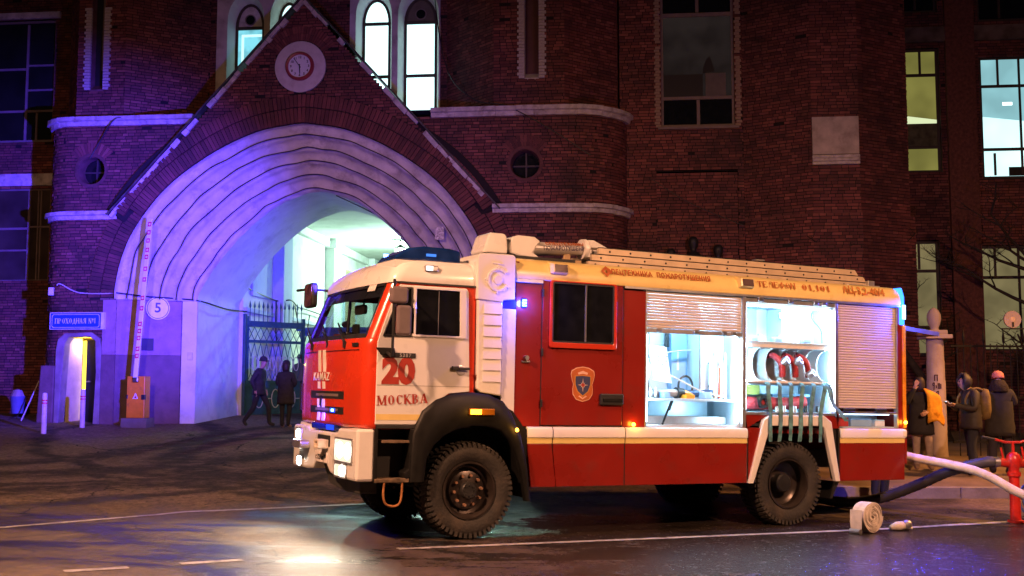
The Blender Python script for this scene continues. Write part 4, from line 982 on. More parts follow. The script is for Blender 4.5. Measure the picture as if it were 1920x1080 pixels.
M_compb = mat('locker_blue_lining', (.28, .46, .70), .45, var=.1, scale=2)
M_tyre = mat('tyre_rubber', (.03, .027, .025), .8, var=.35, scale=5, bump=.4, bscale=30, dirt=(.075, .055, .04), dscale=2.5)
M_rim = mat('wheel_rim', (.05, .04, .036), .3, .5, var=.3, scale=4)
M_nut = mat('wheel_nut', (.35, .2, .13), .45, .5)
M_chas = mat('chassis', (.03, .03, .03), .6, var=.3, dirt=(.06, .05, .04))
# ---- wheels
def wheel(x, y, side=-1, front=True, parent=tk):
    Rw, wd = .553, .36
    wroot = bpy.data.objects.new('wheel', None); C.objects.link(wroot); wroot.parent = parent; wroot.location = (x, y, Rw - .006)
    s = side       # outer face towards side*y
    m = MB(); f = lambda d: s * (-1) * d   # depth from the outer face inward
    prof = [(.315, .05), (.345, .025), (.40, .005), (.47, .0), (.505, .02), (.522, .05), (.525, wd - .05), (.505, wd - .02), (.47, wd), (.4, wd), (.32, wd - .03), (.3, wd * .5)]
    m.lathe([(r, f(d)) for r, d in prof], 64, 'y', closed=True); ty = m.build('tyre', M_tyre, wroot, sharp=50)
    m = MB(); nb = 52
    for i in range(nb):
        for sd in (0, 1):
            a0 = 2 * math.pi * (i + .5 * sd) / nb; a1 = a0 + 2 * math.pi / nb * .58
            d0, d1 = (.018, wd * .46) if sd == 0 else (wd * .54, wd - .018)
            sk = .5 * 2 * math.pi / nb
            P = lambda r, a, d: (r * math.cos(a), f(d), r * math.sin(a))
            k0, k1 = (0, sk) if sd == 0 else (sk, 0)
            m.hexa([P(.50, a0 + k0, d0), P(.50, a1 + k0, d0), P(.515, a1 + k1, d1), P(.515, a0 + k1, d1), P(.543, a0 + k0, d0 + .012), P(.543, a1 + k0, d0 + .012), P(.553, a1 + k1, d1), P(.553, a0 + k1, d1)])
            if sd == 0:
                m.hexa([P(.47, a0, .004), P(.47, a1, .004), P(.47, a1, .03), P(.47, a0, .03), P(.53, a0, -.004), P(.53, a1, -.004), P(.53, a1, .03), P(.53, a0, .03)])
    tag(m.build('tread', M_tyre, wroot), kind='stuff')
    m = MB()
    if front: pr = [(.33, .055), (.325, .02), (.305, .02), (.29, .06), (.27, .13), (.235, .15), (.215, .11), (.11, .075), (.0, .075)]
    else: pr = [(.33, .055), (.325, .02), (.305, .02), (.295, .06), (.29, .2), (.24, .24), (.12, .245), (.0, .245)]
    m.lathe([(r, f(d)) for r, d in pr], 40, 'y'); rm = m.build('rim', M_rim, wroot, sharp=40)
    if front:
        for i in range(10):
            a = 2 * math.pi * i / 10 + .1; q = MB(); q.cyl((.17 * math.cos(a), f(.1), .17 * math.sin(a)), (.17 * math.cos(a), f(.05), .17 * math.sin(a)), .02, .017, 6); q.build('wheel_nut', M_nut, wroot)
        q = MB(); q.lathe([(.1, f(.08)), (.1, f(.03)), (.085, f(.012)), (0, f(.012))], 24, 'y')
        for i in range(8):
            a = 2 * math.pi * i / 8; q.cyl((.06 * math.cos(a), f(.014), .06 * math.sin(a)), (.06 * math.cos(a), f(.0), .06 * math.sin(a)), .011, None, 6)
        q.build('hub_cap', M_black, wroot, sharp=40)
    else:
        q = MB(); q.lathe([(.12, f(.25)), (.12, f(.12)), (.1, f(.1)), (0, f(.1))], 24, 'y'); q.build('hub_cap', M_black, wroot, sharp=40)
    return wroot
wheel(-.035, .01, -1, True); wheel(4.556, .01, -1, False); wheel(-.035, TW - .05, 1, True); wheel(4.556, TW - .05, 1, False)
TB('axle', [(-.15, .05, .3, 2.2, .46, .62), (4.45, 4.67, .3, 2.2, .46, .62)], M_chas)
TB('chassis_rail', [(-1.1, 6.3, .75, .85, .7, .95), (-1.1, 6.3, 1.65, 1.75, .7, .95)], M_chas)
TB('chassis_tank', [(1.3, 3.0, .35, 2.1, .62, 1.05)], M_chas, .04)
# ---- body core: floor, back, far side, inner bulkheads
TB('body_shell', [(.5, 6.56, .80, .84, 1.1, 3.0), (.5, 6.56, TW - .04, TW, .56, 3.0), (.5, .54, .03, TW - .05, 1.3, 3.2), (6.5, 6.56, .03, TW - .05, .75, 3.2), (.5, 6.56, .3, TW - .3, 3.16, 3.2), (.54, 6.5, .05, .8, 1.20, 1.275), (.78, 2.28, .05, .1, .6, 1.2)], M_red, .004)
# red crew-cab panels beside the door
TB('side_panel', [(.49, .83, 0, .03, 1.275, 2.945)], M_red, .004)
TB('side_panel', [(1.965, 2.285, 0, .03, 1.275, 2.945)], M_red, .004)
TB('side_panel', [(5.378, 5.40, 0, .03, 1.275, 1.47), (6.47, 6.55, 0, .03, 1.275, 2.99)], M_red, .003)
# crew door with a raised window surround
cd = TB('crew_door', [(.842, 1.952, -.012, .03, 1.29, 3.045)], M_red, .008)
TB('door_gasket', [(.832, .8415, -.002, .03, 1.275, 3.06), (1.9525, 1.962, -.002, .03, 1.275, 3.06), (.832, 1.962, -.002, .03, 3.0455, 3.06)], M_black, 0, cd)
m = MB(); m.ring(rrect(.925, 1.845, 2.20, 3.0, .03), rrect(.955, 1.81, 2.265, 2.985, .03), -.045, -.0125); m.build('window_surround', M_ored, cd, bevel=.006)
TB('pane', [(.955, 1.405, -.02, -.013, 2.265, 2.985), (1.43, 1.81, -.022, -.013, 2.265, 2.985)], M_glassdark, 0, cd)
TB('window_divider', [(1.406, 1.429, -.03, -.013, 2.265, 2.985)], mat('grey_plastic', (.12, .12, .12), .4), .003, cd)
m = MB(); m.ring(rrect(.955, 1.81, 2.265, 2.985, .03), rrect(.975, 1.79, 2.285, 2.965, .02), -.036, -.022); m.build('window_gasket', M_black, cd)
TB('top_rail', [(.845, 1.95, -.022, -.0125, 2.99, 3.04)], M_white, .004, cd)
h = TB('door_handle', [(1.625, 1.955, -.05, -.0125, 1.535, 1.672)], M_black, .012, cd); TB('lever', [(1.66, 1.93, -.06, -.0505, 1.575, 1.62)], M_blackp, .006, cd)
for zz in (1.5, 2.1, 2.8): TB('hinge', [(.822, .848, -.03, -.0125, zz, zz + .09)], M_black, .004, cd)
TB('lock', [(.57, .68, -.02, -.001, 2.015, 2.035)], M_steel, .003); m = MB(); m.cyl((.625, 0, 2.07), (.625, -.05, 2.07), .028); m.build('lock', M_steel, tk)
# lower skirts: white roll, yellow line, red
def skirt(x0, x1, xs0=0, xs1=0, bot=.572):
    s = bpy.data.objects.new('skirt', None); C.objects.link(s); s.parent = tk
    prof = [(.0, 1.272), (-.028, 1.262), (-.04, 1.23), (-.04, 1.15), (-.03, 1.142)]
    m = MB()
    n = len(prof); vs = [(x0, p[0], p[1]) for p in prof] + [(x1, p[0], p[1]) for p in prof]
    m.add(vs, [[i, i + 1, n + i + 1, n + i] for i in range(n - 1)] + [list(range(n)), list(range(n, 2 * n))]); m.box(x0, x1, .0, .05, 1.142, 1.272); m.build('white_band', M_white, s, sharp=35)
    m = MB(); m.prism([(x0, 1.141), (x1, 1.141), (x1, 1.078), (x0, 1.078)], -.026, .04); m.build('yellow_band', M_yel, s)
    m = MB(); m.prism([(x0, 1.077), (x1, 1.077), (x1 + xs1, bot + .05), (x1 + xs1, bot), (x0 + xs0, bot)], -.022, .06); m.build('red_panel', M_red, s, bevel=.008)
    return s
skirt(.66, .985, .06, .06); skirt(1.0, 1.985, .055, 0); skirt(2.0, 3.835); 
s = skirt(5.395, 6.56, 0, 0)
TP('rear_skirt_cut', [(6.2, .60), (6.565, .80), (6.565, .56), (6.2, .56)], -.03, -.0295, M_chas, 0) if False else None
TB('skirt_joint', [(.986, .999, -.015, .05, .58, 1.27), (1.986, 1.999, -.015, .05, .58, 1.27), (3.836, 3.86, -.01, .05, .6, 1.27), (5.37, 5.394, -.01, .05, .58, 1.27)], M_black, 0)
# black arch cover and marker at the front of the skirt
TP('arch_gaiter', [(.36, 1.5), (.47, 1.45), (.60, 1.28), (.66, 1.24), (.66, .62), (.60, .62)], -.02, .3, M_blackp)
# ---- yellow roof cove
prof = [(-.03, 2.995), (-.035, 3.03), (-.025, 3.09), (.0, 3.15), (.05, 3.205), (.12, 3.245), (.3, 3.25), (.3, 2.995)]
m = MB(); n = len(prof); m.add([(.475, *p) for p in prof] + [(6.5, *p) for p in prof], [[i, (i + 1) % n, n + (i + 1) % n, n + i] for i in range(n)] + [list(range(n)), list(range(n, 2 * n))]); m.build('roof_cove', M_yel, tk, sharp=40)
TB('gutter_rail', [(.475, .831, -.03, .03, 2.95, 2.994), (1.963, 6.5, -.03, .03, 2.965, 2.994)], M_alu, .004)
TB('roof_deck', [(.5, 6.5, .3, TW - .1, 3.2, 3.24)], M_alu, 0)
TP('roof_cove_far', [(TW + .03, 2.995), (TW + .0, 3.15), (TW - .12, 3.245), (TW - .3, 3.25), (TW - .3, 2.995)], .475, 6.5, M_yel, 0, axis='x')
# rear corner: orange post with the blue beacon
m = MB(); m.prism([(6.5, 3.24), (6.53, 3.24), (6.575, 3.12), (6.58, 2.72), (6.50, 2.72)], -.03, .25); bc = m.build('rear_beacon', emit('blue_beacon_lit', (.02, .16, 1), 5), tk, bevel=.02)
m = MB(); m.box(6.53, 6.592, -.034, .1, 2.8, 3.0); m.build('diode_strip', emit('blue_white_diode', (.25, .6, 1), 7), bc)
TB('corner_post', [(6.555, 6.61, -.02, .06, 1.28, 2.715)], mat('corner_orange', (.8, .3, .02), .25, coat=.6), .012)
TB('corner_moulding', [(6.5, 6.6, -.045, .1, 1.145, 1.27)], M_white, .03); TB('rear_bumper_panel', [(6.565, 6.62, -.02, TW - .03, .78, 1.14)], M_red, .02)
TP('rear_panel', [(.0, 1.27), (.0, 2.75), (TW, 2.75), (TW, 1.27)], 6.561, 6.6, M_red, .01, axis='x')
# lifted rear hatch panel
hp = MB(); hp.hexa([(6.6, .25, 2.70), (7.5, .25, 2.62), (7.5, 2.2, 2.62), (6.6, 2.2, 2.70), (6.6, .25, 2.74), (7.5, .25, 2.66), (7.5, 2.2, 2.66), (6.6, 2.2, 2.74)]); ho = hp.build('rear_hatch', M_red, tk, bevel=.01)
q = MB(); q.hexa([(6.6, .23, 2.69), (7.52, .23, 2.61), (7.52, .249, 2.61), (6.6, .249, 2.69), (6.6, .23, 2.75), (7.52, .23, 2.67), (7.52, .249, 2.67), (6.6, .249, 2.75)]); q.box(7.501, 7.53, .25, 2.2, 2.61, 2.67); q.build('hatch_edge', M_alu, ho)
# tow bar box behind
TB('tow_step', [(6.5, 6.95, .5, 1.2, .66, .78)], M_chas, .01)
# ---- shutters, slat by slat
def shutter(x0, x1, z0, z1, name='roller_shutter'):
    s = bpy.data.objects.new(name, None); C.objects.link(s); s.parent = tk
    p = .0345; n = int(round((z1 - z0) / p)); p = (z1 - z0) / n
    q = MB(); pr = [(.014, .001), (.004, .003), (.0, .010), (.0, p - .010), (.004, p - .004), (.014, p - .002)]
    k = len(pr); q.add([(x0, a, b) for a, b in pr] + [(x1, a, b) for a, b in pr], [[i, i + 1, k + i + 1, k + i] for i in range(k - 1)] + [[k - 1, 0, k, 2 * k - 1]])
    me = q.mesh('slat', M_shut)
    for i in range(n):
        o = bpy.data.objects.new('slat', me); C.objects.link(o); o.parent = s; o.location = (0, .012 + random.uniform(-.0008, .0008), z0 + i * p)
    return s
sh1 = shutter(2.30, 3.765, 2.50, 2.962); sh3 = shutter(5.40, 6.44, 1.545, 2.962)
def bottom_bar(x0, x1, z, parent):
    b = TB('bottom_bar', [(x0, x1, -.004, .03, z, z + .055)], M_alu, .004, parent)
    for fx in (.12, .5, .8, .9):
        xx = x0 + (x1 - x0) * fx; TB('clip', [(xx - .035, xx + .035, -.035, -.0045, z + .01, z + .06)], M_steel, .008, parent); 
bottom_bar(2.30, 3.765, 2.44, sh1); b2 = TB('shutter_rail', [(3.83, 5.33, -.0, .03, 2.9, 2.955)], M_alu, .004)
for xx in (4.05, 4.55, 4.98, 5.12): TB('clip', [(xx - .04, xx + .04, -.035, -.001, 2.915, 2.965)], M_steel, .008, b2)
b = TB('bottom_bar', [(5.38, 6.46, -.01, .03, 1.47, 1.50)], M_alu, .004, sh3)
for xx in (5.55, 6.12): TB('clip', [(xx - .1, xx + .1, -.05, -.011, 1.5, 1.545)], M_black, .012, sh3)
# posts between the lockers
TB('shutter_guide', [(2.285, 2.305, -.006, .06, 1.28, 2.963), (3.775, 3.83, -.008, .06, 1.28, 2.963), (5.33, 5.378, -.008, .06, 1.47, 2.963), (6.445, 6.47, -.005, .06, 1.28, 2.963)], M_alu, .003)
# ---- open lockers
dp = .72
l1 = TB('locker', [(2.306, 3.774, dp, dp + .02, 1.28, 2.95), (2.306, 2.33, .06, dp, 1.28, 2.95), (3.745, 3.774, .06, dp, 1.28, 2.95), (2.331, 3.744, .06, dp, 1.276, 1.30), (2.331, 3.744, .06, dp, 2.93, 2.95)], M_comp, 0)
TB('shelf', [(2.331, 3.744, .1, dp - .001, 1.60, 1.63)], M_comp, .004, l1)
TB('lining_column', [(3.35, 3.744, .35, dp - .001, 1.631, 2.92)], M_comp, .01, l1); TB('lining_column', [(3.1, 3.349, .62, dp - .001, 1.631, 2.92)], M_compb, .005, l1)
TB('lower_step', [(2.331, 3.744, .3, dp - .001, 1.301, 1.40)], M_alu, .01, l1)
l2 = TB('locker', [(3.831, 5.329, dp, dp + .02, 1.45, 2.9), (3.831, 3.85, .06, dp, 1.45, 2.9), (5.31, 5.329, .06, dp, 1.45, 2.9), (3.851, 5.309, .06, dp, 1.45, 1.475), (3.851, 5.309, .06, dp, 2.88, 2.9)], M_comp, 0)
TB('lining_column', [(4.75, 5.309, .40, dp - .001, 2.42, 2.88)], M_comp, .01, l2); TB('lining_panel', [(3.851, 4.55, .69, dp - .001, 2.42, 2.88)], M_compb, .002, l2)
TB('shelf', [(3.851, 5.309, .04, dp - .001, 2.37, 2.40)], M_comp, .004, l2); TB('shelf', [(3.851, 5.309, .04, dp - .001, 1.835, 1.86)], M_comp, .004, l2)
# hose rack partitions with scooped fronts
for x in (3.90, 4.12, 4.34, 4.57, 4.79, 5.01, 5.22):
    pts = [(.08, 1.886), (.70, 1.886), (.70, 2.319), (.08, 2.319)] + [(.08 + .17 * math.cos(R(a)), 2.10 + .205 * math.sin(R(a))) for a in range(90, -91, -15)]
    q = MB(); q.hexa([(x - .09, .70, 1.861), (x - .075, .70, 1.861), (x + .075, .06, 1.861), (x + .06, .06, 1.861), (x - .09, .70, 2.369), (x - .075, .70, 2.369), (x + .075, .06, 2.369), (x + .06, .06, 2.369)]) if False else q.prism(pts, x, x + .012, axis='x'); q.build('hose_partition', M_white, l2)
TB('rack_rail', [(3.851, 5.309, .05, .075, 2.32, 2.369), (3.851, 5.309, .05, .075, 1.861, 1.885)], M_white, .003, l2)
M_hosered = mat('hose_red', (.42, .04, .05), .55, var=.25, scale=14); M_coup = mat('coupling', (.5, .5, .52), .35, .9)
for cx in (4.47, 4.69, 4.91):
    hr = empty('rolled_hose', MT @ Matrix.Translation((cx, .16, 2.1)), ['leftmost of three', 'middle of three', 'rightmost of three'][round((cx - 4.47) / .22)] + ' red hose ends poking out of the locker rack', 'hose', 'red hoses in the locker rack')
    q = MB(); q.tube(spline([(-.05, .2, .12), (-.035, .05, .13), (.0, -.05, .06), (.03, -.07, -.04), (.05, -.05, -.15)], 6), [.042] * 25, 10); q.build('hose', M_hosered, hr, smooth=True)
    q = MB(); q.lathe([(.035, -.08), (.05, -.08), (.055, -.02), (.045, .02), (.03, .02), (.03, -.08)], 18, 'y'); c_ = q.build('coupling', M_coup, hr, sharp=40); c_.location = (.03, -.09, .04 if cx < 4.8 else -.12); c_.rotation_euler = (R(-25), 0, R(25))
# locker lights: strips along the top and sides
M_led = emit('locker_led', (.75, .9, 1), 14)
for (lk, x0, x1, z1) in ((l1, 2.36, 3.7, 2.925), (l2, 3.9, 5.28, 2.875)):
    q = MB(); q.box(x0, x1, .035, .06, z1 - .02, z1 - .003); q.build('light_strip', M_led, lk)
    al = bpy.data.lights.new('locker_light', 'AREA'); al.shape = 'RECTANGLE'; al.size = x1 - x0; al.size_y = .04; al.energy = 40; al.color = (.42, .76, 1)
    o = bpy.data.objects.new('locker_light', al); C.objects.link(o); o.parent = tk; o.location = ((x0 + x1) / 2, .045, z1 - .03); o.rotation_euler = (R(38), 0, 0)
for (lk, x, z0, z1, sd) in ((l1, 3.743, 1.34, 2.42, -1), (l2, 5.309, 1.5, 2.86, -1), (l1, 2.332, 1.34, 2.42, 1), (l2, 3.852, 1.5, 2.86, 1)):
    q = MB(); q.box(min(x, x + sd * .012), max(x, x + sd * .012), .035, .06, z0, z1); q.build('light_strip', M_led, lk)
    al = bpy.data.lights.new('locker_light', 'AREA'); al.shape = 'RECTANGLE'; al.size = z1 - z0; al.size_y = .03; al.energy = 28; al.color = (.40, .76, 1)
    o = bpy.data.objects.new('locker_light', al); C.objects.link(o); o.parent = tk; o.location = (x + sd * .018, .047, (z0 + z1) / 2)
    dv = Vector((sd * .75, .65, 0)).normalized(); zx = Vector((0, 0, 1)); yv = (-dv).cross(zx)
    o.matrix_local = Matrix.Translation(o.location) @ Matrix((zx, yv, -dv)).transposed().to_4x4()
# lower small locker below the rear shutter
l3 = TB('lower_locker', [(5.41, 6.46, .4, .42, 1.28, 1.47), (5.41, 6.46, .06, .4, 1.278, 1.295)], M_comp, 0)
TB('light_strip', [(5.5, 6.4, .1, .13, 1.455, 1.468)], emit('locker_led_soft', (.6, .8, 1), 5), 0, l3); TB('tray', [(5.72, 6.1, .12, .35, 1.296, 1.4)], M_compb, .01, l3); TB('red_box', [(5.44, 5.66, .1, .35, 1.296, 1.42)], M_hosered, .01, l3)
TB('box', [(6.18, 6.36, .14, .35, 1.296, 1.39)], M_white, .01, l3)
# things stowed in the first locker
def stow(name, label, cat, x, y, z, parts, group=None):
    e = empty(name, MT @ Matrix.Translation((x, y, z)), label, cat, group)
    for nm, mb_, m_, sm in parts: mb_.build(nm, m_, e, sharp=40 if sm else None)
    return e
q = MB(); q.prism([(-.12, .0), (.15, -.04), (.06, .42), (-.2, .44)], -.006, .006); e = stow('paper_notice', 'white handwritten sheet leaning inside the open front locker', 'notice', 2.72, .28, 1.86, [('sheet', q, mat('paper', (.8, .78, .76), .7), False)])
for k, (zz, wd_) in enumerate(((.32, .11), (.22, .1), (.12, .07))):
    for j in range(3):
        q = MB(); x_ = -.07 + j * .06; q.box(x_, x_ + .012, -.009, -.0065, zz - .03, zz + .03); q.box(x_ + .013, x_ + .035, -.009, -.0065, zz + (.018 if (j + k) % 2 else -.03), zz + (.03 if (j + k) % 2 else -.018)); q.build('handwriting', mat('ink', (.08, .08, .12), .6), e)
q = MB(); q.cyl((-.3, 0, 0), (.05, 0, 0), .045, .05); a = MB(); a.cyl((.051, 0, 0), (.16, 0, 0), .075, .06); b = MB(); b.cyl((-.31, 0, 0), (-.55, 0, .0), .018); c = MB(); c.cyl((.161, 0, 0), (.3, 0, -.02), .05, .03)
stow('foam_nozzle', 'steel foam nozzle lying on the shelf of the open front locker', 'nozzle', 2.9, .3, 1.70, [('barrel', q, M_alu, True), ('collar', a, M_black, True), ('lance', b, M_steel, True), ('tip', c, mat('orange_plastic', (.8, .3, .02), .4), True)])
q = MB(); q.tube([(.11 * math.cos(t_ * math.pi / 10), 0, .13 * math.sin(t_ * math.pi / 10)) for t_ in range(20)], .015, 8, closed=True); a = MB(); a.cyl((-.1, .02, -.1), (.45, .02, -.08), .05, .045)
stow('hose_fitting', 'black ringed fitting and suction tube on the locker shelf', 'fitting', 3.1, .3, 1.79, [('ring', q, M_black, True), ('tube', a, mat('dark_blue_tube', (.03, .06, .14), .5), True)])
q = MB(); q.cyl((0, 0, 0), (0, 0, .3), .055); a = MB(); a.cyl((0, 0, .301), (0, 0, .36), .025)
stow('extinguisher', 'small red cylinder standing at the left end of the locker shelf', 'extinguisher', 2.4, .4, 1.631, [('cylinder', q, M_hosered, True), ('valve', a, M_black, True)])
q = MB(); q.cyl((-.1, -.05, 0), (.12, .08, .28), .014, .014); a = MB(); a.cyl((.05, .03, .18), (.14, .09, .30), .022, .02)
stow('crowbar', 'black handled pry bar leaning on the locker floor', 'crowbar', 2.75, .2, 1.31, [('shaft', q, M_blackp, True), ('grip', a, M_black, True)])
q = MB(); q.tube(spline([(0, 0, 0), (.3, .02, .22), (.7, .02, .3), (1.0, .05, .32)], 5), .008, 6); stow('rope', 'thin pale rope strung across the front locker', 'rope', 2.45, .5, 1.95, [('cord', q, mat('rope_fibre', (.6, .55, .5), .8), True)])
q = MB(); q.tube(spline([(0, 0, .25), (.3, -.05, .12), (.6, -.05, 0), (.95, -.05, -.06)], 5), .011, 6); stow('rope', 'pale rope sagging down to the right over the locker shelf', 'rope', 2.7, .25, 1.72, [('cord', q, mat('rope_fibre', (.6, .55, .5), .8), True)])
for k, (x, hh, col) in enumerate(((3.5, .55, (.7, .55, .4)), (3.58, .4, (.6, .1, .05)), (3.66, .5, (.75, .72, .65)))):
    q = MB(); q.cyl((0, 0, 0), (0, 0, hh), .022, .018); a = MB(); a.cyl((0, 0, hh + .001), (0, 0, hh + .1), .03, .012)
    stow('hand_tool', ['wooden handled', 'red handled', 'pale handled'][k] + ' tool clipped upright at the right end of the front locker', 'tool', x, .22, 1.64, [('shaft', q, mat('tool_%d' % k, col, .5), True), ('head', a, M_steel, True)])
q = MB(); q.tube(spline([(0, .05, .2), (-.04, -.05, .1), (.02, -.05, -.05), (.02, .0, -.2)], 5), .018, 8); stow('hose_loop', 'white hose loop hung at the left of the front locker', 'hose', 2.42, .2, 2.05, [('loop', q, M_white, True)])
for k, (x, z, rr_, hh) in enumerate(((2.45, 2.45, .05, .25), (2.6, 2.45, .05, .22), (3.2, 2.0, .045, .3), (3.05, 2.3, .03, .2))):
    q = MB(); q.cyl((x, .66, z), (x, .66, z + hh), rr_, rr_ * .9, 14); o = q.build('wall_canister', [M_alu, M_hosered, M_white, M_black][k], l1, sharp=40)
for x, z in ((2.5, 2.38), (2.9, 2.55), (3.25, 2.4), (2.75, 2.2)): TB('bracket', [(x - .09, x + .09, .64, .70, z - .02, z)], M_steel, .004, l1)
for x in (2.42, 2.5, 2.58): q = MB(); q.lathe([(.028, 0), (.034, .01), (.034, .07), (.02, .1), (.02, .13)], 12, 'z', (x, .2, 1.631)); q.build('coupling', M_coup if 'M_coup' in globals() else M_alu, l1, sharp=40)
for x, w_, h_, mm in ((3.3, .1, .09, 'case_yellow'), (3.0, .14, .05, 'orange_plastic'), (2.66, .1, .08, 'locker_blue_lining')): TB('small_case', [(x, x + w_, .14, .3, 1.631, 1.631 + h_)], MATS[mm] if mm in MATS else M_compb, .01, l1)
TB('cable_tray', [(2.34, 3.34, .60, .70, 2.62, 2.66)], M_alu, .004, l1); TB('seam', [(2.8, 2.81, .705, .7195, 1.64, 2.92), (3.345, 3.349, .34, .349, 1.64, 2.92)], M_steel, 0, l1)
for z in (1.8, 2.1, 2.4, 2.7): m = MB(); m.cyl((3.5, .35, z), (3.5, .335, z), .012); m.build('bolt', M_steel, l1)
for x in (4.0, 4.3, 4.62, 4.9, 5.15): q = MB(); q.lathe([(.0, 0), (.05, 0), (.05, .05), (.035, .08), (.035, .11), (0, .11)], 14, 'z', (x, .3, 2.401)); q.build('nozzle_cap', [M_compb, M_alu, M_compb, M_white, M_alu][int((x - 4) / .3)], l2, sharp=40)
for x in (4.5, 4.62, 4.8, 5.0, 5.2): q = MB(); q.cyl((x, .2, 1.476), (x, .2, 1.476 + .08 + .05 * (x % .3)), .03, .025, 12); q.build('adapter', M_alu if x < 4.9 else M_black, l2, sharp=40)
q = MB(); q.tube(spline([(5.2, .3, 2.85), (5.15, .25, 2.75), (5.26, .2, 2.6), (5.28, .2, 2.42)], 6), .008, 6); q.build('cable', M_black, l2)
TB('junction_box', [(4.68, 4.76, .36, .40, 2.74, 2.82)], M_alu, .005, l2)
# red hose on the lower shelf of the second locker
q = MB(); q.tube(spline([(-.35, .1, .04), (-.2, 0, .03), (.1, .02, .03), (.5, .03, .03), (.75, .0, .06)], 6), .085, 12); a = MB(); a.lathe([(.05, -.1), (.085, -.1), (.09, .0), (.05, .02)], 16, 'y', (-.02, -.02, .05), closed=True)
stow('suction_hose', 'red ribbed hose lying behind the green straps in the second locker', 'hose', 4.3, .3, 1.56, [('tube', q, M_hosered, True), ('coupling', a, M_black, True)])
TB('small_case', [(4.05, 4.3, .3, .6, 1.70, 1.83)], mat('case_yellow', (.6, .6, .15), .5), .01, l2); TB('tool_tray', [(4.55, 5.2, .35, .65, 1.68, 1.72)], M_compb, .01, l2)
for xx in (4.05, 4.45, 4.95): TB('bin_back', [(xx - .07, xx + .07, .1, .2, 2.401, 2.47)], M_compb, .02, l2)
# six green straps hanging over the rear wheel, one flung aside
M_strap = mat('strap_webbing', (.09, .25, .28), .75, var=.55, scale=12, dirt=(.16, .17, .16), dscale=7)
def strap(pts, wd=.062, label=None):
    rows = []; P = spline(pts, 5)
    for i, p in enumerate(P):
        wv = .012 * noise.noise(p * 4); rows.append([(p.x - wd / 2, p.y - .012 + wv, p.z), (p.x + wd / 2, p.y - .012 - wv, p.z)])
    q = MB(); q.grid(rows); q.grid([[(a[0], a[1] + .004, a[2]) for a in r] for r in rows]); o = q.build('strap', M_strap, tk, smooth=True, fix=False)
for i in range(6):
    x0, x1 = 4.17 + i * .192, 4.165 + i * .168
    zb = [1.10, 1.10, 1.11, 1.10, 1.09, 1.09][i]
    strap([(x0, .02, 1.87), (x0 + .0, -.02, 1.83), (x0 + (x1 - x0) * .3, -.03, 1.7), (x1 + .02, -.05, 1.47), (x1 + .01, -.06, 1.3), (x1 + random.uniform(-.015, .015), -.055, zb)])
strap([(5.18, .03, 1.88), (5.2, -.03, 1.8), (5.24, -.05, 1.6), (5.33, -.07, 1.5), (5.46, -.07, 1.37)], .08)
TB('strap_rail', [(3.84, 5.32, .012, .038, 1.845, 1.862)], M_alu, 0, l2); TB('locker_sill', [(3.83, 5.33, -.012, .05, 1.44, 1.475)], M_alu, .004)
# rear wheel arch: white trapezoid trim
ao = [(3.845, .57), (4.085, 1.375), (4.19, 1.44), (5.10, 1.44), (5.225, 1.36), (5.372, .575)]
ai = [(3.925, .57), (4.19, 1.28), (4.22, 1.30), (5.06, 1.30), (5.10, 1.27), (5.295, .575)]
m = MB(); m.ring(ao[:], ai[:], -.05, .02); 
m.f = [f for i, f in enumerate(m.f) if i // 4 != 5]; m.m = m.m[:len(m.f)]
m.build('wheel_arch', M_white, tk, bevel=.012)
TP('arch_infill', [(3.86, 1.27), (4.05, 1.37), (4.17, 1.439), (3.83, 1.439)], .0, .05, M_red, 0); TP('arch_infill', [(5.24, 1.36), (5.12, 1.439), (5.33, 1.439), (5.378, 1.27), (5.26, 1.27)], .0, .05, M_red, 0)
TP('arch_corner', [(3.86, 1.272), (4.06, 1.272), (3.92, .8), (3.86, .62)], -.02, .03, M_red, 0)
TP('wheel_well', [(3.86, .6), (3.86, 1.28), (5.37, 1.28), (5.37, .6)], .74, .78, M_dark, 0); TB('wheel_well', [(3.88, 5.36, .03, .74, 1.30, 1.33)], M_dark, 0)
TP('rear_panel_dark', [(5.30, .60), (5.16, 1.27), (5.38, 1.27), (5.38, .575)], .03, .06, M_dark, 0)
TP('mudflap', [(5.36, .56), (5.42, .56), (5.3, .34), (5.28, .34)], .03, .5, M_black, 0)
# ---- cab
def plan(xf, inset=0., r=.14, bulge=.06, n=6):
    hw = TW / 2 - inset; c = TW / 2; P = []
    for i in range(n + 1):
        a = R(90 * i / n); P.append((xf + r - r * math.sin(a), c - hw + r - r * math.cos(a)))
    m_ = 10
    for i in range(1, m_):
        y = c - hw + r + (2 * hw - 2 * r) * i / m_; t_ = (y - c) / (hw - r); P.append((xf - bulge * (1 - t_ * t_), y))
    for i in range(n + 1):
        a = R(90 - 90 * i / n); P.append((xf + r - r * math.sin(a), c + hw - r + r * math.cos(a)))
    return P
XF = -1.33
rows = []
for z, dx, ins in ((1.235, .03, .01), (1.25, .0, 0), (1.30, -.005, 0), (1.75, -.01, 0), (2.15, 0, 0), (2.215, .012, .0), (2.235, .03, .004)):
    rows.append([(x, y, z) for x, y in plan(XF + dx, ins)])
m = MB(); m.grid(rows); m.build('cab_front', M_ored, tk, smooth=True)
XT = -1.06
ws0, ws1 = plan(XF + .03, .012), plan(XT, .035)
rows = [[(a[0] + (b[0] - a[0]) * t, a[1] + (b[1] - a[1]) * t, 2.235 + (2.86 - 2.235) * t) for a, b in zip(ws0, ws1)] for t in (0, .08, .16, .3, .45, .6, .75, .88, .95, 1)]
kk = len(ws0)
for sl_ in (slice(0, 6), slice(-6, None)):
    pil = MB(); pil.grid([r[sl_] for r in rows]); pil.build('pillar', M_ored, tk, smooth=True)
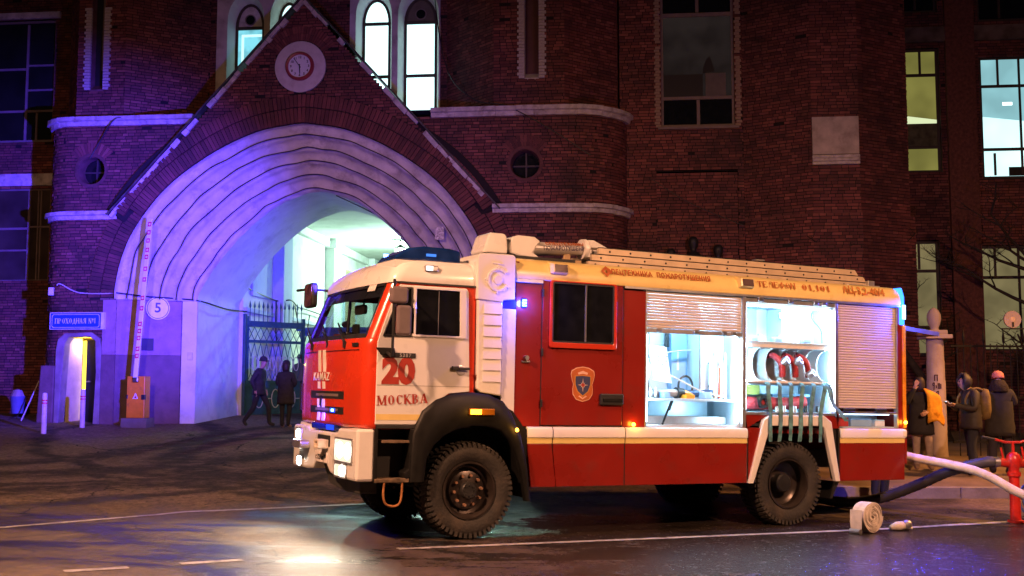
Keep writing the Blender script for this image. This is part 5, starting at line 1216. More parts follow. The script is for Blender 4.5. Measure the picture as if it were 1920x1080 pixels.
gk = MB(); gk.grid([[(x - .004, y, z) for x, y, z in r[5:-5]] for r in rows[:2]]); gk.grid([[(x - .004, y, z) for x, y, z in r[5:-5]] for r in rows[-2:]]); gk.grid([[(x - .004, y, z) for x, y, z in r[5:7]] for r in rows]); gk.grid([[(x - .004, y, z) for x, y, z in r[-7:-5]] for r in rows]); gk.build('windscreen_gasket', M_black, tk, smooth=True)
wsd = MB(); wsd.grid([r[6:-6] for r in rows[1:-1]]); wsc = wsd.build('windscreen', M_glass, tk, smooth=True)
q = MB(); q.grid([[(x + .02, y, z) for x, y, z in r[6:-6]] for r in rows[6:-1]]); q.build('sun_band', mat('tinted_band', (.02, .02, .03), .3), wsc)
q = MB(); q.quad(*[(p[0] - .006, p[1], p[2]) for p in (rows[7][7], rows[7][8], rows[9][8], rows[9][7])]); q.build('pass_sticker', M_white, wsc)
# roof
rows = []
for z, xf, ins, bl in ((2.861, XT - .012, .012, .06), (2.90, XT - .005, .006, .06), (2.96, XT + .015, .012, .06), (3.03, XT + .06, .03, .07), (3.09, XT + .12, .07, .08), (3.14, XT + .21, .15, .09), (3.18, XT + .32, .28, .08), (3.205, XT + .46, .5, .06), (3.215, XT + .65, .75, .03)):
    p = plan(xf, ins, .14 + ins * .5, bl); rows.append([(.0, p[0][1], z)] + [(x, y, z) for x, y in p] + [(.0, p[-1][1], z)])
m = MB(); m.grid(rows); k = len(rows[-1]); m.add(rows[-1], [list(range(k))]); m.build('cab_roof', M_white, tk, smooth=True, sharp=None)
TB('cab_back', [(-.03, .0, .02, TW - .02, 1.45, 3.15)], M_red, 0)
# near side wall and door
TP('cab_side', [(-1.2, 1.235), (-1.2, 2.235), (-1.03, 2.70), (-.985, 2.86), (-.03, 2.86), (-.03, 1.66), (-.08, 1.64), (-.35, 1.62), (-.62, 1.45), (-.72, 1.235)], .004, .03, M_ored, 0)
TB('drip_rail', [(-1.0, -.01, -.012, .02, 2.852, 2.872)], M_black, .002)
dpts = [(-1.205, 1.285), (-1.205, 2.19), (-1.16, 2.33), (-1.03, 2.70), (-.99, 2.80), (-.96, 2.835), (-.15, 2.835), (-.125, 2.8), (-.085, 1.66), (-.34, 1.635), (-.62, 1.46), (-.735, 1.285)]
cdoor = TP('cab_door', dpts, -.016, .003, M_white, .007)
TP('yellow_stripe', [(-1.2, 1.335), (-1.2, 1.40), (-.655, 1.40), (-.70, 1.335)], -.0185, -.0165, M_yel, 0, cdoor)
TB('door_crease', [(-1.2, -.09, -.0175, -.0165, 1.712, 1.718)], mat('crease', (.3, .27, .25), .5), 0, cdoor)
m = MB(); m.ring([(-.80, 2.26), (-.80, 2.82), (-.155, 2.82), (-.14, 2.26)], [(-.765, 2.285), (-.765, 2.795), (-.24, 2.795), (-.228, 2.285)], -.034, -.0165); m.build('window_surround', M_white, cdoor, bevel=.008)
TP('pane', [(-.765, 2.285), (-.765, 2.795), (-.24, 2.795), (-.228, 2.285)], -.021, -.017, M_glassdark, 0, cdoor); TB('window_divider', [(-.50, -.49, -.025, -.0215, 2.29, 2.79)], mat('grey_plastic', (.12, .12, .12), .4), 0, cdoor)
qp = [(-1.125, 2.275), (-.83, 2.275), (-.83, 2.79), (-.93, 2.79)]
TP('quarter_window', qp, -.021, -.0165, M_glassdark, 0, cdoor); m = MB(); m.ring([(-1.15, 2.255), (-.81, 2.255), (-.81, 2.81), (-.945, 2.81)], qp, -.027, -.0165); m.build('window_gasket', M_black, cdoor, bevel=.003)
dh = TB('door_handle', [(-.32, -.24, -.055, -.0165, 1.9, 1.945), (-.2395, -.1, -.06, -.03, 1.905, 1.935)], M_black, .008, cdoor); m = MB(); m.lathe([(0, -.02), (.05, -.019), (.06, -.0165)], 18, 'y', (-.2, 0, 1.90)); m.build('handle_recess', M_alu, cdoor)
# far side wall with its open window, and cab interior
fy = TW
TB('cab_far_side', [(-1.2, -.03, fy - .03, fy - .004, 1.235, 2.28), (-.3, -.03, fy - .03, fy - .004, 2.281, 2.86), (-1.0, -.301, fy - .03, fy - .004, 2.80, 2.86)], M_ored, 0)
TB('far_pane', [(-1.1, -.301, fy - .02, fy - .015, 2.281, 2.799)], M_glass, 0)
M_int = mat('cab_interior', (.05, .045, .045), .8, var=.2)
TB('cab_floor', [(-1.15, -.04, .04, TW - .04, 1.25, 1.3)], M_int, 0)
m = MB(); m.prism([(-1.27, 2.1), (-1.22, 2.27), (-.95, 2.22), (-.9, 2.0), (-.95, 1.6), (-1.2, 1.6)], .15, TW - .15); db = m.build('dashboard', M_int, tk, bevel=.03)
m = MB(); m.tube([(-.8 + .06 * math.cos(t_ * math.pi / 10), .65 + .22 * math.cos(t_ * math.pi / 10), 2.14 + .2 * math.sin(t_ * math.pi / 10)) for t_ in range(20)], .017, 8, closed=True); m.cyl((-.8, .65, 2.13), (-.98, .65, 2.0), .025); m.build('steering_wheel', M_black, tk)
for y in (.62, 1.85): TB('seat', [(-.62, -.12, y - .25, y + .25, 1.5, 1.75), (-.22, -.06, y - .24, y + .24, 1.76, 2.32), (-.2, -.08, y - .13, y + .13, 2.34, 2.5)], mat('seat_cloth', (.05, .05, .06), .9), .04)
m = MB(); m.cyl((-1.0, 1.05, 2.80), (-1.02, 1.05, 2.62), .012); m.prism(rrect(.9, 1.25, 2.55, 2.66, .04), -1.06, -1.02, axis='x'); m.build('interior_mirror', M_black, tk)
m = MB(); m.cyl((-1.08, 1.45, 2.24), (-1.05, 1.45, 2.75), .02); m.cyl((-1.12, 1.3, 2.28), (-1.12, 1.3, 2.34), .07, .06); m.prism(rrect(1.12, 1.32, 2.30, 2.44, .03), -1.06, -1.03, axis='x'); m.cyl((-1.08, 1.45, 2.45), (-1.08, 1.55, 2.45), .04); m.build('dash_fittings', M_black, tk)
m = MB(); m.lathe([(.0, 2.29), (.11, 2.30), (.12, 2.33), (.0, 2.34)], 16, 'z', (-1.05, 1.7, 0)); m.build('dash_fan', mat('red_brown', (.2, .05, .03), .4), tk)
# blue roof beacon bar
pr = [(-1.0, 3.13), (-.93, 3.20), (-.80, 3.275), (-.62, 3.305), (-.3, 3.30), (-.17, 3.275), (-.165, 3.13)]
for y0, y1 in ((.14, .72), (TW - .62, TW - .14)):
    prr = pr if y0 < 1 else [(max(p[0], -.6), 3.13 + (p[1] - 3.13) * .4) for p in pr]
    m = MB(); m.prism(prr, y0, y1); lb_ = m.build('roof_beacon', mat('blue_lens', (.006, .03, .16), .12, spec=.7, var=.4, scale=5), tk, bevel=.025)
    if y0 > 1: continue
    m = MB(); m.box(-.98, -.15, y0 - .02, y1 + .02, 3.05, 3.129); m.build('beacon_base', M_white, lb_)
m = MB(); m.box(-.6, -.48, .128, .1395, 3.19, 3.22); m.build('diode_strip', emit('blue_dim', (.05, .25, .9), 1.2), tk)
m = MB(); m.box(-.9, -.5, .7205, .728, 3.215, 3.25); m.build('diode_strip', emit('blue_flash', (.06, .12, 1), 40), tk)
# roof work lamp
wl_ = TB('work_lamp', [(-.66, -.5, -.0, .1, 3.005, 3.075)], M_alu, .012); m = MB(); m.box(-.65, -.57, -.006, -.001, 3.015, 3.065); m.build('lens', emit('soft_white', (1, .95, .9), 2.5), wl_)
# white air intake stack
snk = bpy.data.objects.new('intake_stack', None); C.objects.link(snk); snk.parent = tk
m = MB(); m.prism([(-.03, 2.72), (-.035, 3.2), (-.01, 3.25), (.12, 3.262), (.42, 3.262), (.45, 3.235), (.452, 2.74), (.30, 2.722), (.30, 2.70)], -.05, .55); m.build('head', M_white, snk, bevel=.02)
m = MB(); m.prism([(-.015, 2.72), (.3, 2.715), (.305, 1.62), (.05, 1.655), (.0, 1.7)], -.035, .5); m.build('duct', M_white, snk, bevel=.015)
for k in range(7):
    z = 1.78 + k * .13; m = MB(); m.hexa([(.06, -.046, z), (.295, -.046, z), (.295, -.034, z), (.06, -.034, z), (.06, -.037, z + .11), (.295, -.037, z + .11), (.295, -.034, z + .11), (.06, -.034, z + .11)]); m.build('rib', M_white, snk, bevel=.003)
m = MB(); cx, cz = .225, 2.955
o_ = [(cx + .14 * math.cos(R(a)), cz + .14 * math.sin(R(a))) for a in range(40, 331, 10)]; i_ = [(cx + .108 * math.cos(R(a)), cz + .108 * math.sin(R(a))) for a in range(40, 331, 10)]
for a, b, c_, d in zip(o_[:-1], o_[1:], i_[1:], i_[:-1]): m.prism([a, b, c_, d], -.062, -.049)
m.prism(circ(cx, cz, .055), -.062, -.049); m.prism([(cx - .07, cz + .2), (cx + .07, cz + .19), (cx + .07, cz + .175), (cx - .07, cz + .185)], -.056, -.049)
for a in (40, 90, 180, 265, 330): m.prism(circ(cx + .15 * math.cos(R(a)), cz + .15 * math.sin(R(a)), .02, n=4), -.06, -.049)
m.build('emblem', M_white, snk, bevel=.003)
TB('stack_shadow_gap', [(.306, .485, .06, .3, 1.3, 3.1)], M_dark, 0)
TP('white_panel', [(.315, 2.63), (.488, 2.63), (.488, 1.275), (.47, 1.34), (.315, 1.55)], -.01, .059, M_white, .006)
TB('blue_lamp_box', [(.31, .485, -.004, .059, 2.632, 2.74)], mat('blue_box', (.02, .03, .25), .3), .004)
# blue side flasher
bl = MB(); bl.prism(rrect(.555, .625, 2.655, 2.765, .02), -.02, -.001); bb = bl.build('side_flasher', emit('blue_lens_lit', (.0, .04, 1), 2.2), tk)
for zz in (2.68, 2.71, 2.74):
    m = MB(); m.box(.565, .615, -.025, -.0205, zz - .009, zz + .009); m.build('diode', emit('blue_white_diode', (.25, .6, 1), 7), bb)
# red rim, black fender
fo = [(-.80, .66), (-.775, 1.2), (-.66, 1.44), (-.5, 1.565), (-.3, 1.635), (-.05, 1.655), (.14, 1.635), (.33, 1.56), (.44, 1.43), (.56, 1.2), (.65, .85), (.70, .42)]
fi = [(-.63, .66), (-.60, .92), (-.52, 1.06), (-.40, 1.17), (-.25, 1.24), (-.05, 1.28), (.14, 1.275), (.3, 1.225), (.42, 1.12), (.50, .98), (.58, .75), (.64, .42)]
m = MB()
for i in range(len(fo) - 1): m.prism([fo[i], fo[i + 1], fi[i + 1], fi[i]], -.07, .1)
m2 = MB(); n = len(fo)
rows = []
for i in range(n):
    a, b = fo[i], fi[i]; rows.append([(a[0], .12, a[1]), (a[0], -.035, a[1]), (a[0] * .88 + b[0] * .12, -.065, a[1] * .88 + b[1] * .12), (a[0] * .45 + b[0] * .55, -.078, a[1] * .45 + b[1] * .55), (a[0] * .06 + b[0] * .94, -.065, a[1] * .06 + b[1] * .94), (b[0], -.05, b[1]), (b[0], .02, b[1])])
m2.grid(rows); m2.add(rows[0], [list(range(7))]); m2.add(rows[-1], [list(range(7))])
ml_ = MB(); ml_.grid([[(b[0] * 1.06, .021, b[1] * 1.0 + .03), (b[0] * 1.06, .5, b[1] + .03)] for b in fi]); ml_.build('arch_liner', mat('liner_shade_black', (.003, .003, .003), .9), tk)  # liner blackened: the shade inside the arch is put into its colour
fd = m2.build('front_fender', M_blackp, tk, sharp=50)
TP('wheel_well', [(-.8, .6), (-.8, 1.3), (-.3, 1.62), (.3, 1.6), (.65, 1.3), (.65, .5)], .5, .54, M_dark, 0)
mk = TB('side_marker', [(-.115, .2, -.105, -.068, 1.40, 1.475)], mat('amber_lens', (.35, .13, .01), .15, spec=.7), .01); m = MB(); m.box(-.105, .03, -.109, -.1055, 1.41, 1.465); m.build('lamp', emit('amber_lit', (1, .38, .02), 9), mk)
def amber(x, z, y=-.03, s=.025):
    m = MB(); m.lathe([(0, y - .03), (s * .7, y - .025), (s, y)], 14, 'y', (x, 0, z)); m.build('marker_lamp', emit('amber_point', (1, .42, .03), 14), tk)
amber(.50, 1.235, -.06); amber(2.125, 1.305, 0); amber(6.585, 1.36, -.01, .03)
for x, y, z in ((.5, -.16, 1.235), (2.125, -.08, 1.31), (6.62, -.1, 1.36), (-.05, -.2, 1.44)):
    pl = bpy.data.lights.new('amber_light', 'POINT'); pl.energy = 1.2; pl.color = (1, .4, .03); pl.shadow_soft_size = .03; o = bpy.data.objects.new('amber_light', pl); C.objects.link(o); o.parent = tk; o.location = (x, y, z)
# step well
st = TP('step_well', [(-1.19, .70), (-1.19, 1.24), (-.74, 1.24), (-.76, .70)], .2, .24, M_dark, 0)
TB('tread_plate', [(-1.12, -.78, -.03, .2, 1.085, 1.115)], mat('worn_tread', (.16, .11, .07), .6, .3, var=.6, scale=14), .004, st); TB('tread_plate', [(-1.19, -.75, -.035, .2, .655, .70)], mat('worn_tread', (.16, .11, .07), .6, .3, var=.6, scale=14), .006, st)
TB('side_sill', [(-1.19, -.74, -.03, .2, 1.242, 1.28)], M_black, .004, st)
TP('step_frame', [(-.80, 1.24), (-.74, 1.24), (-.74, .7), (-.85, .7), (-.86, .76), (-.81, .8)], -.04, .2, M_blackp, .01, st); TP('step_frame', [(-1.2, 1.24), (-1.165, 1.24), (-1.165, .7), (-1.2, .7)], -.02, .2, M_blackp, .005, st)
m = MB(); m.tube(spline([(-1.08, -.02, .66), (-1.09, -.03, .52), (-1.06, -.03, .43), (-.98, -.03, .40), (-.91, -.03, .42), (-.88, -.03, .5), (-.87, -.02, .66)], 6), .013, 8); m.build('wire_step', mat('rusty_wire', (.4, .17, .06), .6, .4, var=.4, scale=20), tk)
# bumper
bp_ = [(.0, .665), (.75, .665), (.95, .70), (1.1, .79), (1.5, .79), (1.62, .70), (TW - .6, .68), (TW, .68), (TW, 1.2), (1.85, 1.21), (1.8, 1.17), (.72, 1.17), (.66, 1.22), (.0, 1.235)]
bump = TP('bumper', bp_, XF - .07, XF + .14, M_white, .03, axis='x')
TB('bumper_side', [(XF + .142, -1.195, .0, .05, .665, 1.22)], M_black, .004, bump); TB('bumper_top', [(XF, -1.2, .05, TW - .05, 1.18, 1.234)], M_white, .004, bump)
m = MB(); m.prism(rrect(.80, 1.72, 1.18, 1.255, .03), XF - .075, XF + .05, axis='x'); lo_ = m.build('lower_beacon', mat('blue_lens2', (.01, .03, .25), .15, spec=.7), tk, bevel=.012)
m = MB(); m.box(XF - .08, XF - .0755, .82, 1.1, 1.19, 1.245); m.build('diode_strip', emit('blue_lens_lit', (.0, .04, 1), 2.2), lo_)
nt_ = TB('winch_recess', [(XF - .0725, XF - .068, .95, 1.45, .99, 1.12)], M_dark, 0, bump)
def hook(y, z): 
    m = MB(); X = XF - .07
    m.ring(rrect(y - .09, y + .09, z - .055, z + .055, .02), rrect(y - .05, y + .05, z - .028, z + .028, .01), X - .13, X - .03, axis='x'); m.box(X - .03, X - .001, y - .09, y + .09, z - .05, z + .05); m.build('tow_hook', mat('hook_paint', (.7, .6, .5), .5), bump, bevel=.008)
hook(1.1, 1.02)
m = MB(); m.prism(rrect(1.75, 2.1, .93, 1.03, .04), XF - .2, XF - .071, axis='x'); m.build('tow_shackle', M_alu, bump, bevel=.01)
X = XF - .072
M_head = emit('headlamp_lit', (1, .93, .8), 18); M_fog = emit('fog_lamp_lit', (1, .93, .8), 40)
for (y0, y1, z0, z1, mm, nm) in ((.14, .74, .86, 1.10, M_head, 'headlight'), (2.14, 2.36, 1.03, 1.15, M_head, 'headlight'), (.32, .72, .69, .82, M_fog, 'fog_light'), (2.08, 2.26, .71, .81, M_fog, 'fog_light')):
    m = MB(); m.ring(rrect(y0 - .02, y1 + .02, z0 - .02, z1 + .02, .03), rrect(y0, y1, z0, z1, .02), X - .012, X + .01, axis='x'); hl = m.build(nm, M_alu, tk)
    if nm == 'headlight' and y0 < 1:
        m = MB(); m.prism(rrect(y0 + .0, y1 - .0, z0, z1, .02), X - .003, X, axis='x'); m.build('reflector', emit('lamp_glow', (1, .78, .54), 1.3), hl)
        for yy in (.29, .57): m = MB(); m.lathe([(0, X - .03), (.08, X - .02), (.095, X - .004)], 18, 'x', (0, yy, (z0 + z1) / 2)); m.build('bulb', M_head, hl, smooth=True)
    else:
        m = MB(); m.prism(rrect(y0, y1, z0, z1, .02), X - .006, X, axis='x'); m.build('reflector', emit('lamp_glow', (1, .78, .54), 1.3), hl)
        yy = y0 + (y1 - y0) * (.35 if y0 < 1 else .5); m = MB(); m.lathe([(0, X - .035), (.05, X - .028), (.062, X - .007)], 16, 'x', (0, yy, (z0 + z1) / 2)); m.build('bulb', mm, hl, smooth=True)
pl_ = TB('number_plate', [(X - .012, X, 1.02, 1.5, .80, .92)], mat('plate_white', (.75, .7, .68), .5), .003)
RYZ = Matrix(((0, 0, -1, 0), (-1, 0, 0, 0), (0, 1, 0, 0), (0, 0, 0, 1)))   # lettering that faces forward (-x)
text('plate_text', 'с 723 ак', .085, M_black, pl_, Matrix.Translation((X - .0145, 1.3, .855)) @ RYZ, .001); text('plate_text', '799', .06, M_black, pl_, Matrix.Translation((X - .0145, 1.09, .875)) @ RYZ, .001)
TB('plate_frame', [(X - .0135, X - .0125, 1.15, 1.155, .80, .92)], M_black, 0, pl_)
TP('under_beam', [(.75, .78), (1.6, .78), (1.3, .55), (.7, .50), (.2, .52), (.2, .66), (.75, .66)], XF + .05, XF + .25, M_chas, .01, axis='x')
# grille and stripes on the front: laid over the curved face
def fx(y, z):
    c = TW / 2; t_ = (y - c) / (TW / 2 - .14); b = XF - .008 - .06 * (1 - t_ * t_) if abs(t_) < 1 else XF
    return b
def front_patch(name, y0, y1, z0, z1, d, m_, sh=0., parent=tk, th=.006):
    q = MB(); n_ = 6; ro, ri = [], []
    for z in (z0, z1):
        ro.append([(fx(y0 + (y1 - y0) * i / n_, z) - d, y0 + (y1 - y0) * i / n_ + (sh if z == z1 else 0), z) for i in range(n_ + 1)]); ri.append([(p[0] + th, p[1], p[2]) for p in ro[-1]])
    q.grid(ro); q.grid(ri); q.grid([ro[0], ri[0]]); q.grid([ro[1], ri[1]]); q.grid([[r_[0] for r_ in ro], [r_[0] for r_ in ri]]); q.grid([[r_[-1] for r_ in ro], [r_[-1] for r_ in ri]])
    return q.build(name, m_, parent)
M_stripe = mat('white_stripe', (.78, .74, .70), .4)
for z0, z1, s_ in ((1.86, 2.12, .04), (1.66, 1.745, .015), (1.44, 1.54, .01), (1.285, 1.38, -.02)):
    front_patch('stripe', 1.42, 1.53, z0, z1, .004, M_stripe, s_); front_patch('stripe', 1.22, 1.33, z0, z1, .004, M_stripe, s_)
for z0, z1 in ((1.545, 1.635), (1.375, 1.455)):
    gsl = front_patch('grille_slot', .58, 1.86, z0, z1, .002, M_dark); front_patch('grille_bar', .75, 1.6, z0 + .03, z0 + .06, .004, mat('grille_grey', (.16, .12, .12), .5), 0, gsl)
gd = front_patch('grille_flasher', .84, 1.0, 1.39, 1.44, .008, emit('blue_lens_lit', (.0, .04, 1), 2.2)); front_patch('diode', .87, .95, 1.40, 1.43, .012, emit('blue_white_diode', (.25, .6, 1), 7), 0, gd)
front_patch('badge', 1.33, 1.41, 1.46, 1.58, .012, M_black)
text('lettering', 'KAMAZ', .135, M_stripe, tk, Matrix.Translation((XF - .078, 1.37, 1.80)) @ RYZ, .0015, 1.12, 1.3)
front_patch('bonnet_seam', .2, 2.3, 2.10, 2.106, .003, M_black); front_patch('vent', .22, .38, 2.14, 2.18, .006, M_black)
for z0, z1 in ((1.38, 1.72),): TP('side_grille', [(2.40, z0), (2.47, z0), (2.48, z1), (2.41, z1)], XF - .02, XF + .04, M_black, 0, axis='x')
# wipers
for y in (.62, 1.25, 1.9):
    m = MB(); m.tube([(XF - .045, y, 2.19), (XF - .05, y + .1, 2.26), (XF + .015, y + .45, 2.36)], [.02, .012, .008], 6); m.tube([(XF + .0, y + .2, 2.275), (XF + .06, y + .6, 2.44)], .009, 6); m.box(XF - .06, XF - .02, y - .03, y + .03, 2.13, 2.2); m.build('wiper', M_black, tk)
# mirrors
def mirror_head(name, x0, x1, z0, z1, y, m_, face=None):
    # shell rounded, its back facing the front of the truck
    m = MB(); m.prism(rrect(x0, x1, z0, z1, .045), y - .05, y + .05); return m.build(name, m_, ma, bevel=.025)
M_mirb = mat('mirror_shell', (.18, .14, .15), .4, var=.1)
ma = bpy.data.objects.new('side_mirrors', None); C.objects.link(ma); ma.parent = tk
m = MB(); m.tube([(-1.105, -.03, 2.075), (-1.12, -.25, 2.03), (-1.12, -.26, 2.1), (-1.12, -.26, 2.86), (-1.02, -.02, 2.84)], .016, 8); m.build('mirror_arm', M_black, ma)
TP('arm_bracket', [(-1.23, 2.125), (-1.02, 2.125), (-1.0, 2.03), (-1.16, 2.04)], -.06, -.017, M_blackp, .006, ma)
mirror_head('mirror_head', -1.17, -.965, 2.60, 2.785, -.26, M_mirb); mirror_head('mirror_head', -1.09, -.92, 2.255, 2.585, -.26, M_mirb)
for (x, z0, z1) in ((-.962, 2.625, 2.76), (-.917, 2.28, 2.56)):
    m = MB(); m.box(x, x + .02, -.30, -.22, z0, z1); m.build('mirror_glass', mat('mirror_glass', (.8, .8, .82), .03, 1, var=0), ma)
m = MB(); m.tube([(-1.0, TW, 2.93), (-1.25, TW + .1, 2.95), (-1.27, TW + .15, 2.95)], .016, 8); m.tube([(-1.2, TW + .0, 2.95), (-1.3, TW + .45, 2.95)], .018, 8); m.build('mirror_arm', M_black, ma)
m = MB(); m.prism(rrect(TW - .14, TW + .22, 2.70, 3.02, .06), -1.27, -1.19, axis='x'); fm = m.build('mirror_head', M_black, ma, bevel=.02)
m = MB(); m.prism(rrect(TW - .125, TW + .205, 2.715, 3.005, .05), -1.276, -1.2705, axis='x'); m.build('shell_front', mat('bronze_reflection', (.3, .16, .07), .15, .7, var=.7, scale=12), ma)
# rail plate with the fleet number
pt = TB('fleet_plate', [(-1.02, -.755, -.024, -.0165, 2.02, 2.075)], M_black, .003, cdoor); text('fleet_number', '5387', .055, M_alu, cdoor, Matrix.Translation((-.88, -.026, 2.047)) @ RX, .001, 1.3)
# lettering on the doors
t_ = text('door_number', '20', .375, M_decalred, cdoor, Matrix.Translation((-.952, -.0185, 1.862)) @ RX, .022, 1.02, .98)
serif('city_name', 'МОСКВА', -1.19, -.60, .105, M_decalred, cdoor, Matrix.Translation((0, -.0185, 1.565)) @ RX @ Matrix.Rotation(R(3.5), 4, 'Z'))
# lettering on the cove: leaning with its lower face
def cove(x, z): return Matrix.Translation((x, -.0305, z)) @ Matrix.Rotation(R(-20), 4, 'X') @ RX
M_brown = mat('brown_print', (.42, .10, .02), .5)
text('lettering', 'СПЕЦТЕХНИКА  ПОЖАРОТУШЕНИЯ', .095, M_brown, tk, Matrix.Translation((2.48, -.016, 3.155)) @ Matrix.Rotation(R(-24), 4, 'X') @ RX, .003, 1.22, .80)
m = MB(); m.ring([(.0 + .075 * math.cos(R(a)), .075 * math.sin(R(a))) for a in (0, 90, 180, 270)], [(.03 * math.cos(R(a)), .03 * math.sin(R(a))) for a in (0, 90, 180, 270)], 0, .002, axis='z'); m.box(.03, .08, -.02, .02, .0015, .003, 0)
o = m.build('maker_logo', M_brown, tk); o.matrix_local = Matrix.Translation((1.70, -.018, 3.155)) @ Matrix.Rotation(R(-24), 4, 'X') @ RX
serif('lettering', 'ТЕЛЕФОН', 4.0, 4.62, .085, M_brown, tk, Matrix.Translation((0, -.033, 3.105)) @ Matrix.Rotation(R(-20), 4, 'X') @ RX)
serif('lettering', '01,101', 4.74, 5.22, .085, M_brown, tk, Matrix.Translation((0, -.033, 3.105)) @ Matrix.Rotation(R(-20), 4, 'X') @ RX)
text('lettering', 'АЦ-3,2-40/4', .15, mat('faded_print', (.5, .17, .04), .5), tk, Matrix.Translation((5.83, -.022, 3.15)) @ Matrix.Rotation(R(-22), 4, 'X') @ RX, .004, 1.05, .95)
# cove work lamps in tapered housings
for x in (1.04, 3.80):
    m = MB(); m.hexa([(x - .1, -.09, 3.09), (x + .1, -.09, 3.09), (x + .13, .03, 3.06), (x - .13, .03, 3.06), (x - .1, -.07, 3.2), (x + .1, -.07, 3.2), (x + .12, .06, 3.225), (x - .12, .06, 3.225)]); cl_ = m.build('cove_lamp', M_yel, tk, bevel=.01)
    m = MB(); m.hexa([(x - .085, -.096, 3.10), (x + .085, -.096, 3.10), (x + .085, -.0905, 3.10), (x - .085, -.0905, 3.10), (x - .085, -.078, 3.19), (x + .085, -.078, 3.19), (x + .085, -.0725, 3.19), (x - .085, -.0725, 3.19)]); m.build('lens', mat('lamp_lens_dark', (.12, .08, .08), .15), cl_)
# emblem on the crew door
em = bpy.data.objects.new('emblem', None); C.objects.link(em); em.parent = tk; em.location = (1.395, -.013, 1.775)
def blob(pts, s): return [(p[0] * s, p[1] * s) for p in pts]
eo = [(0, .215), (.09, .2), (.155, .165), (.165, .12), (.15, .05), (.13, 0), (.14, -.05), (.135, -.12), (.09, -.18), (0, -.205), (-.09, -.18), (-.135, -.12), (-.14, -.05), (-.13, 0), (-.15, .05), (-.165, .12), (-.155, .165), (-.09, .2)]
for nm, pts, d, m_ in (('border', eo, .002, mat('emblem_cream', (.75, .45, .3), .5)), ('field', blob(eo, .95), .0035, mat('emblem_orange', (.5, .12, .02), .5)), ('shield_rim', [(-.115, .105), (0, .115), (.115, .105), (.115, .0), (.08, -.085), (0, -.15), (-.08, -.085), (-.115, 0)], .005, mat('emblem_gold', (.55, .25, .04), .4)), ('shield', [(-.1, .095), (0, .103), (.1, .095), (.1, 0), (.068, -.078), (0, -.13), (-.068, -.078), (-.1, 0)], .0065, mat('emblem_navy', (.04, .05, .13), .5))):
    q = MB(); q.prism(pts, -d, -.001); q.build(nm, m_, em)
star = []
for k in range(8):
    r_ = .085 if k % 2 == 0 else .04; a = R(90 - 45 * k); star.append((r_ * math.cos(a) * (.85 if k % 4 == 2 else 1), r_ * math.sin(a) - .005)); a2 = R(90 - 45 * k - 22.5); star.append((.018 * math.cos(a2), .018 * math.sin(a2) - .005))
q = MB(); q.prism(star, -.008, -.0066); q.build('star', mat('emblem_white', (.8, .6, .5), .5), em); q = MB(); q.prism(circ(0, -.005, .022), -.0095, -.0081); q.build('star_centre', M_decalred, em)
q = MB(); q.prism([(-.07, .14), (0, .165), (.07, .14), (.06, .118), (0, .13), (-.06, .118)], -.005, -.0036); q.prism([(-.06, -.14), (0, -.175), (.06, -.14), (.04, -.13), (0, -.158), (-.04, -.13)], -.005, -.0036); q.build('ribbon', mat('emblem_cream2', (.8, .5, .35), .5), em)
# ---- roof: monitor and ladder
mn = empty('water_cannon', MT @ Matrix.Translation((.6, .65, 3.25)), 'white roof water cannon with tapered nozzle lettered on its barrel', 'water cannon')
def MBp(name, mb_, m_, bev=0, sharp=None): return mb_.build(name, m_, mn, bevel=bev, sharp=sharp)
q = MB(); q.prism([(-.33, .08), (-.33, .12), (-.27, .31), (-.24, .33), (-.06, .33), (-.03, .3), (-.01, .14), (-.02, .08)], -.2, .2); MBp('intake_box', q, M_white, .02)
q = MB(); q.box(-.04, .12, -.12, .12, .0, .28); MBp('swivel', q, M_black, .02); q = MB(); q.box(-.3, .9, -.25, .25, -.02, .07); MBp('base_plate', q, M_dark)
q = MB(); q.prism([(.03, .10), (.02, .2), (.06, .30), (.15, .335), (.38, .33), (.46, .28), (.40, .20), (.36, .13), (.44, .09), (.42, .05), (.2, .07)], -.16, .16); MBp('housing', q, M_white, .03)
q = MB(); q.cyl((.34, 0, .2), (1.16, 0, .245), .085, .075, 20); br = MBp('barrel', q, mat('barrel_grey', (.55, .53, .52), .35, .3), 0, 40)
q = MB(); q.lathe([(.0, 0), (.13, 0), (.135, .05), (.09, .1), (.09, .06)], 20, 'x', (1.12, 0, .245)); MBp('nozzle_ring', q, M_white, 0, 40)
q = MB(); q.prism([(1.17, .36), (1.25, .36), (1.48, .265), (1.48, .255), (1.3, .27), (1.19, .26)], -.1, .1); q.prism([(1.17, .14), (1.26, .15), (1.46, .245), (1.46, .252), (1.3, .235), (1.18, .23)], -.1, .1); MBp('nozzle_jaw', q, M_white, .012)
q = MB(); q.box(.85, .95, -.04, .04, .0, .17); q.box(.7, 1.1, -.06, .06, .02, .09); MBp('cradle', q, mat('cradle_ochre', (.45, .3, .15), .5), .01)
t1 = text('lettering', 'ПОЖАРОТУШЕНИЯ', .075, mat('blue_grey_print', (.08, .06, .12), .5), br, Matrix.Translation((.86, -.083, .225)) @ Matrix.Rotation(R(-3.1), 4, 'Y') @ RX, .001, 1.1, .85)
text('lettering', 'СПЕЦТЕХНИКА', .075, M_brown, br, Matrix.Translation((.86, -.062, .285)) @ Matrix.Rotation(R(-3.1), 4, 'Y') @ Matrix.Rotation(R(-45), 4, 'X') @ RX, .001, 1.1, .95)
ld = empty('roof_ladder', MT @ Matrix.Translation((0, .42, 3.26)), 'folded aluminium ladder stacked along the roof of the fire engine', 'ladder')
M_lad = mat('ladder_rail', (.62, .5, .36), .45, .3, var=.1)
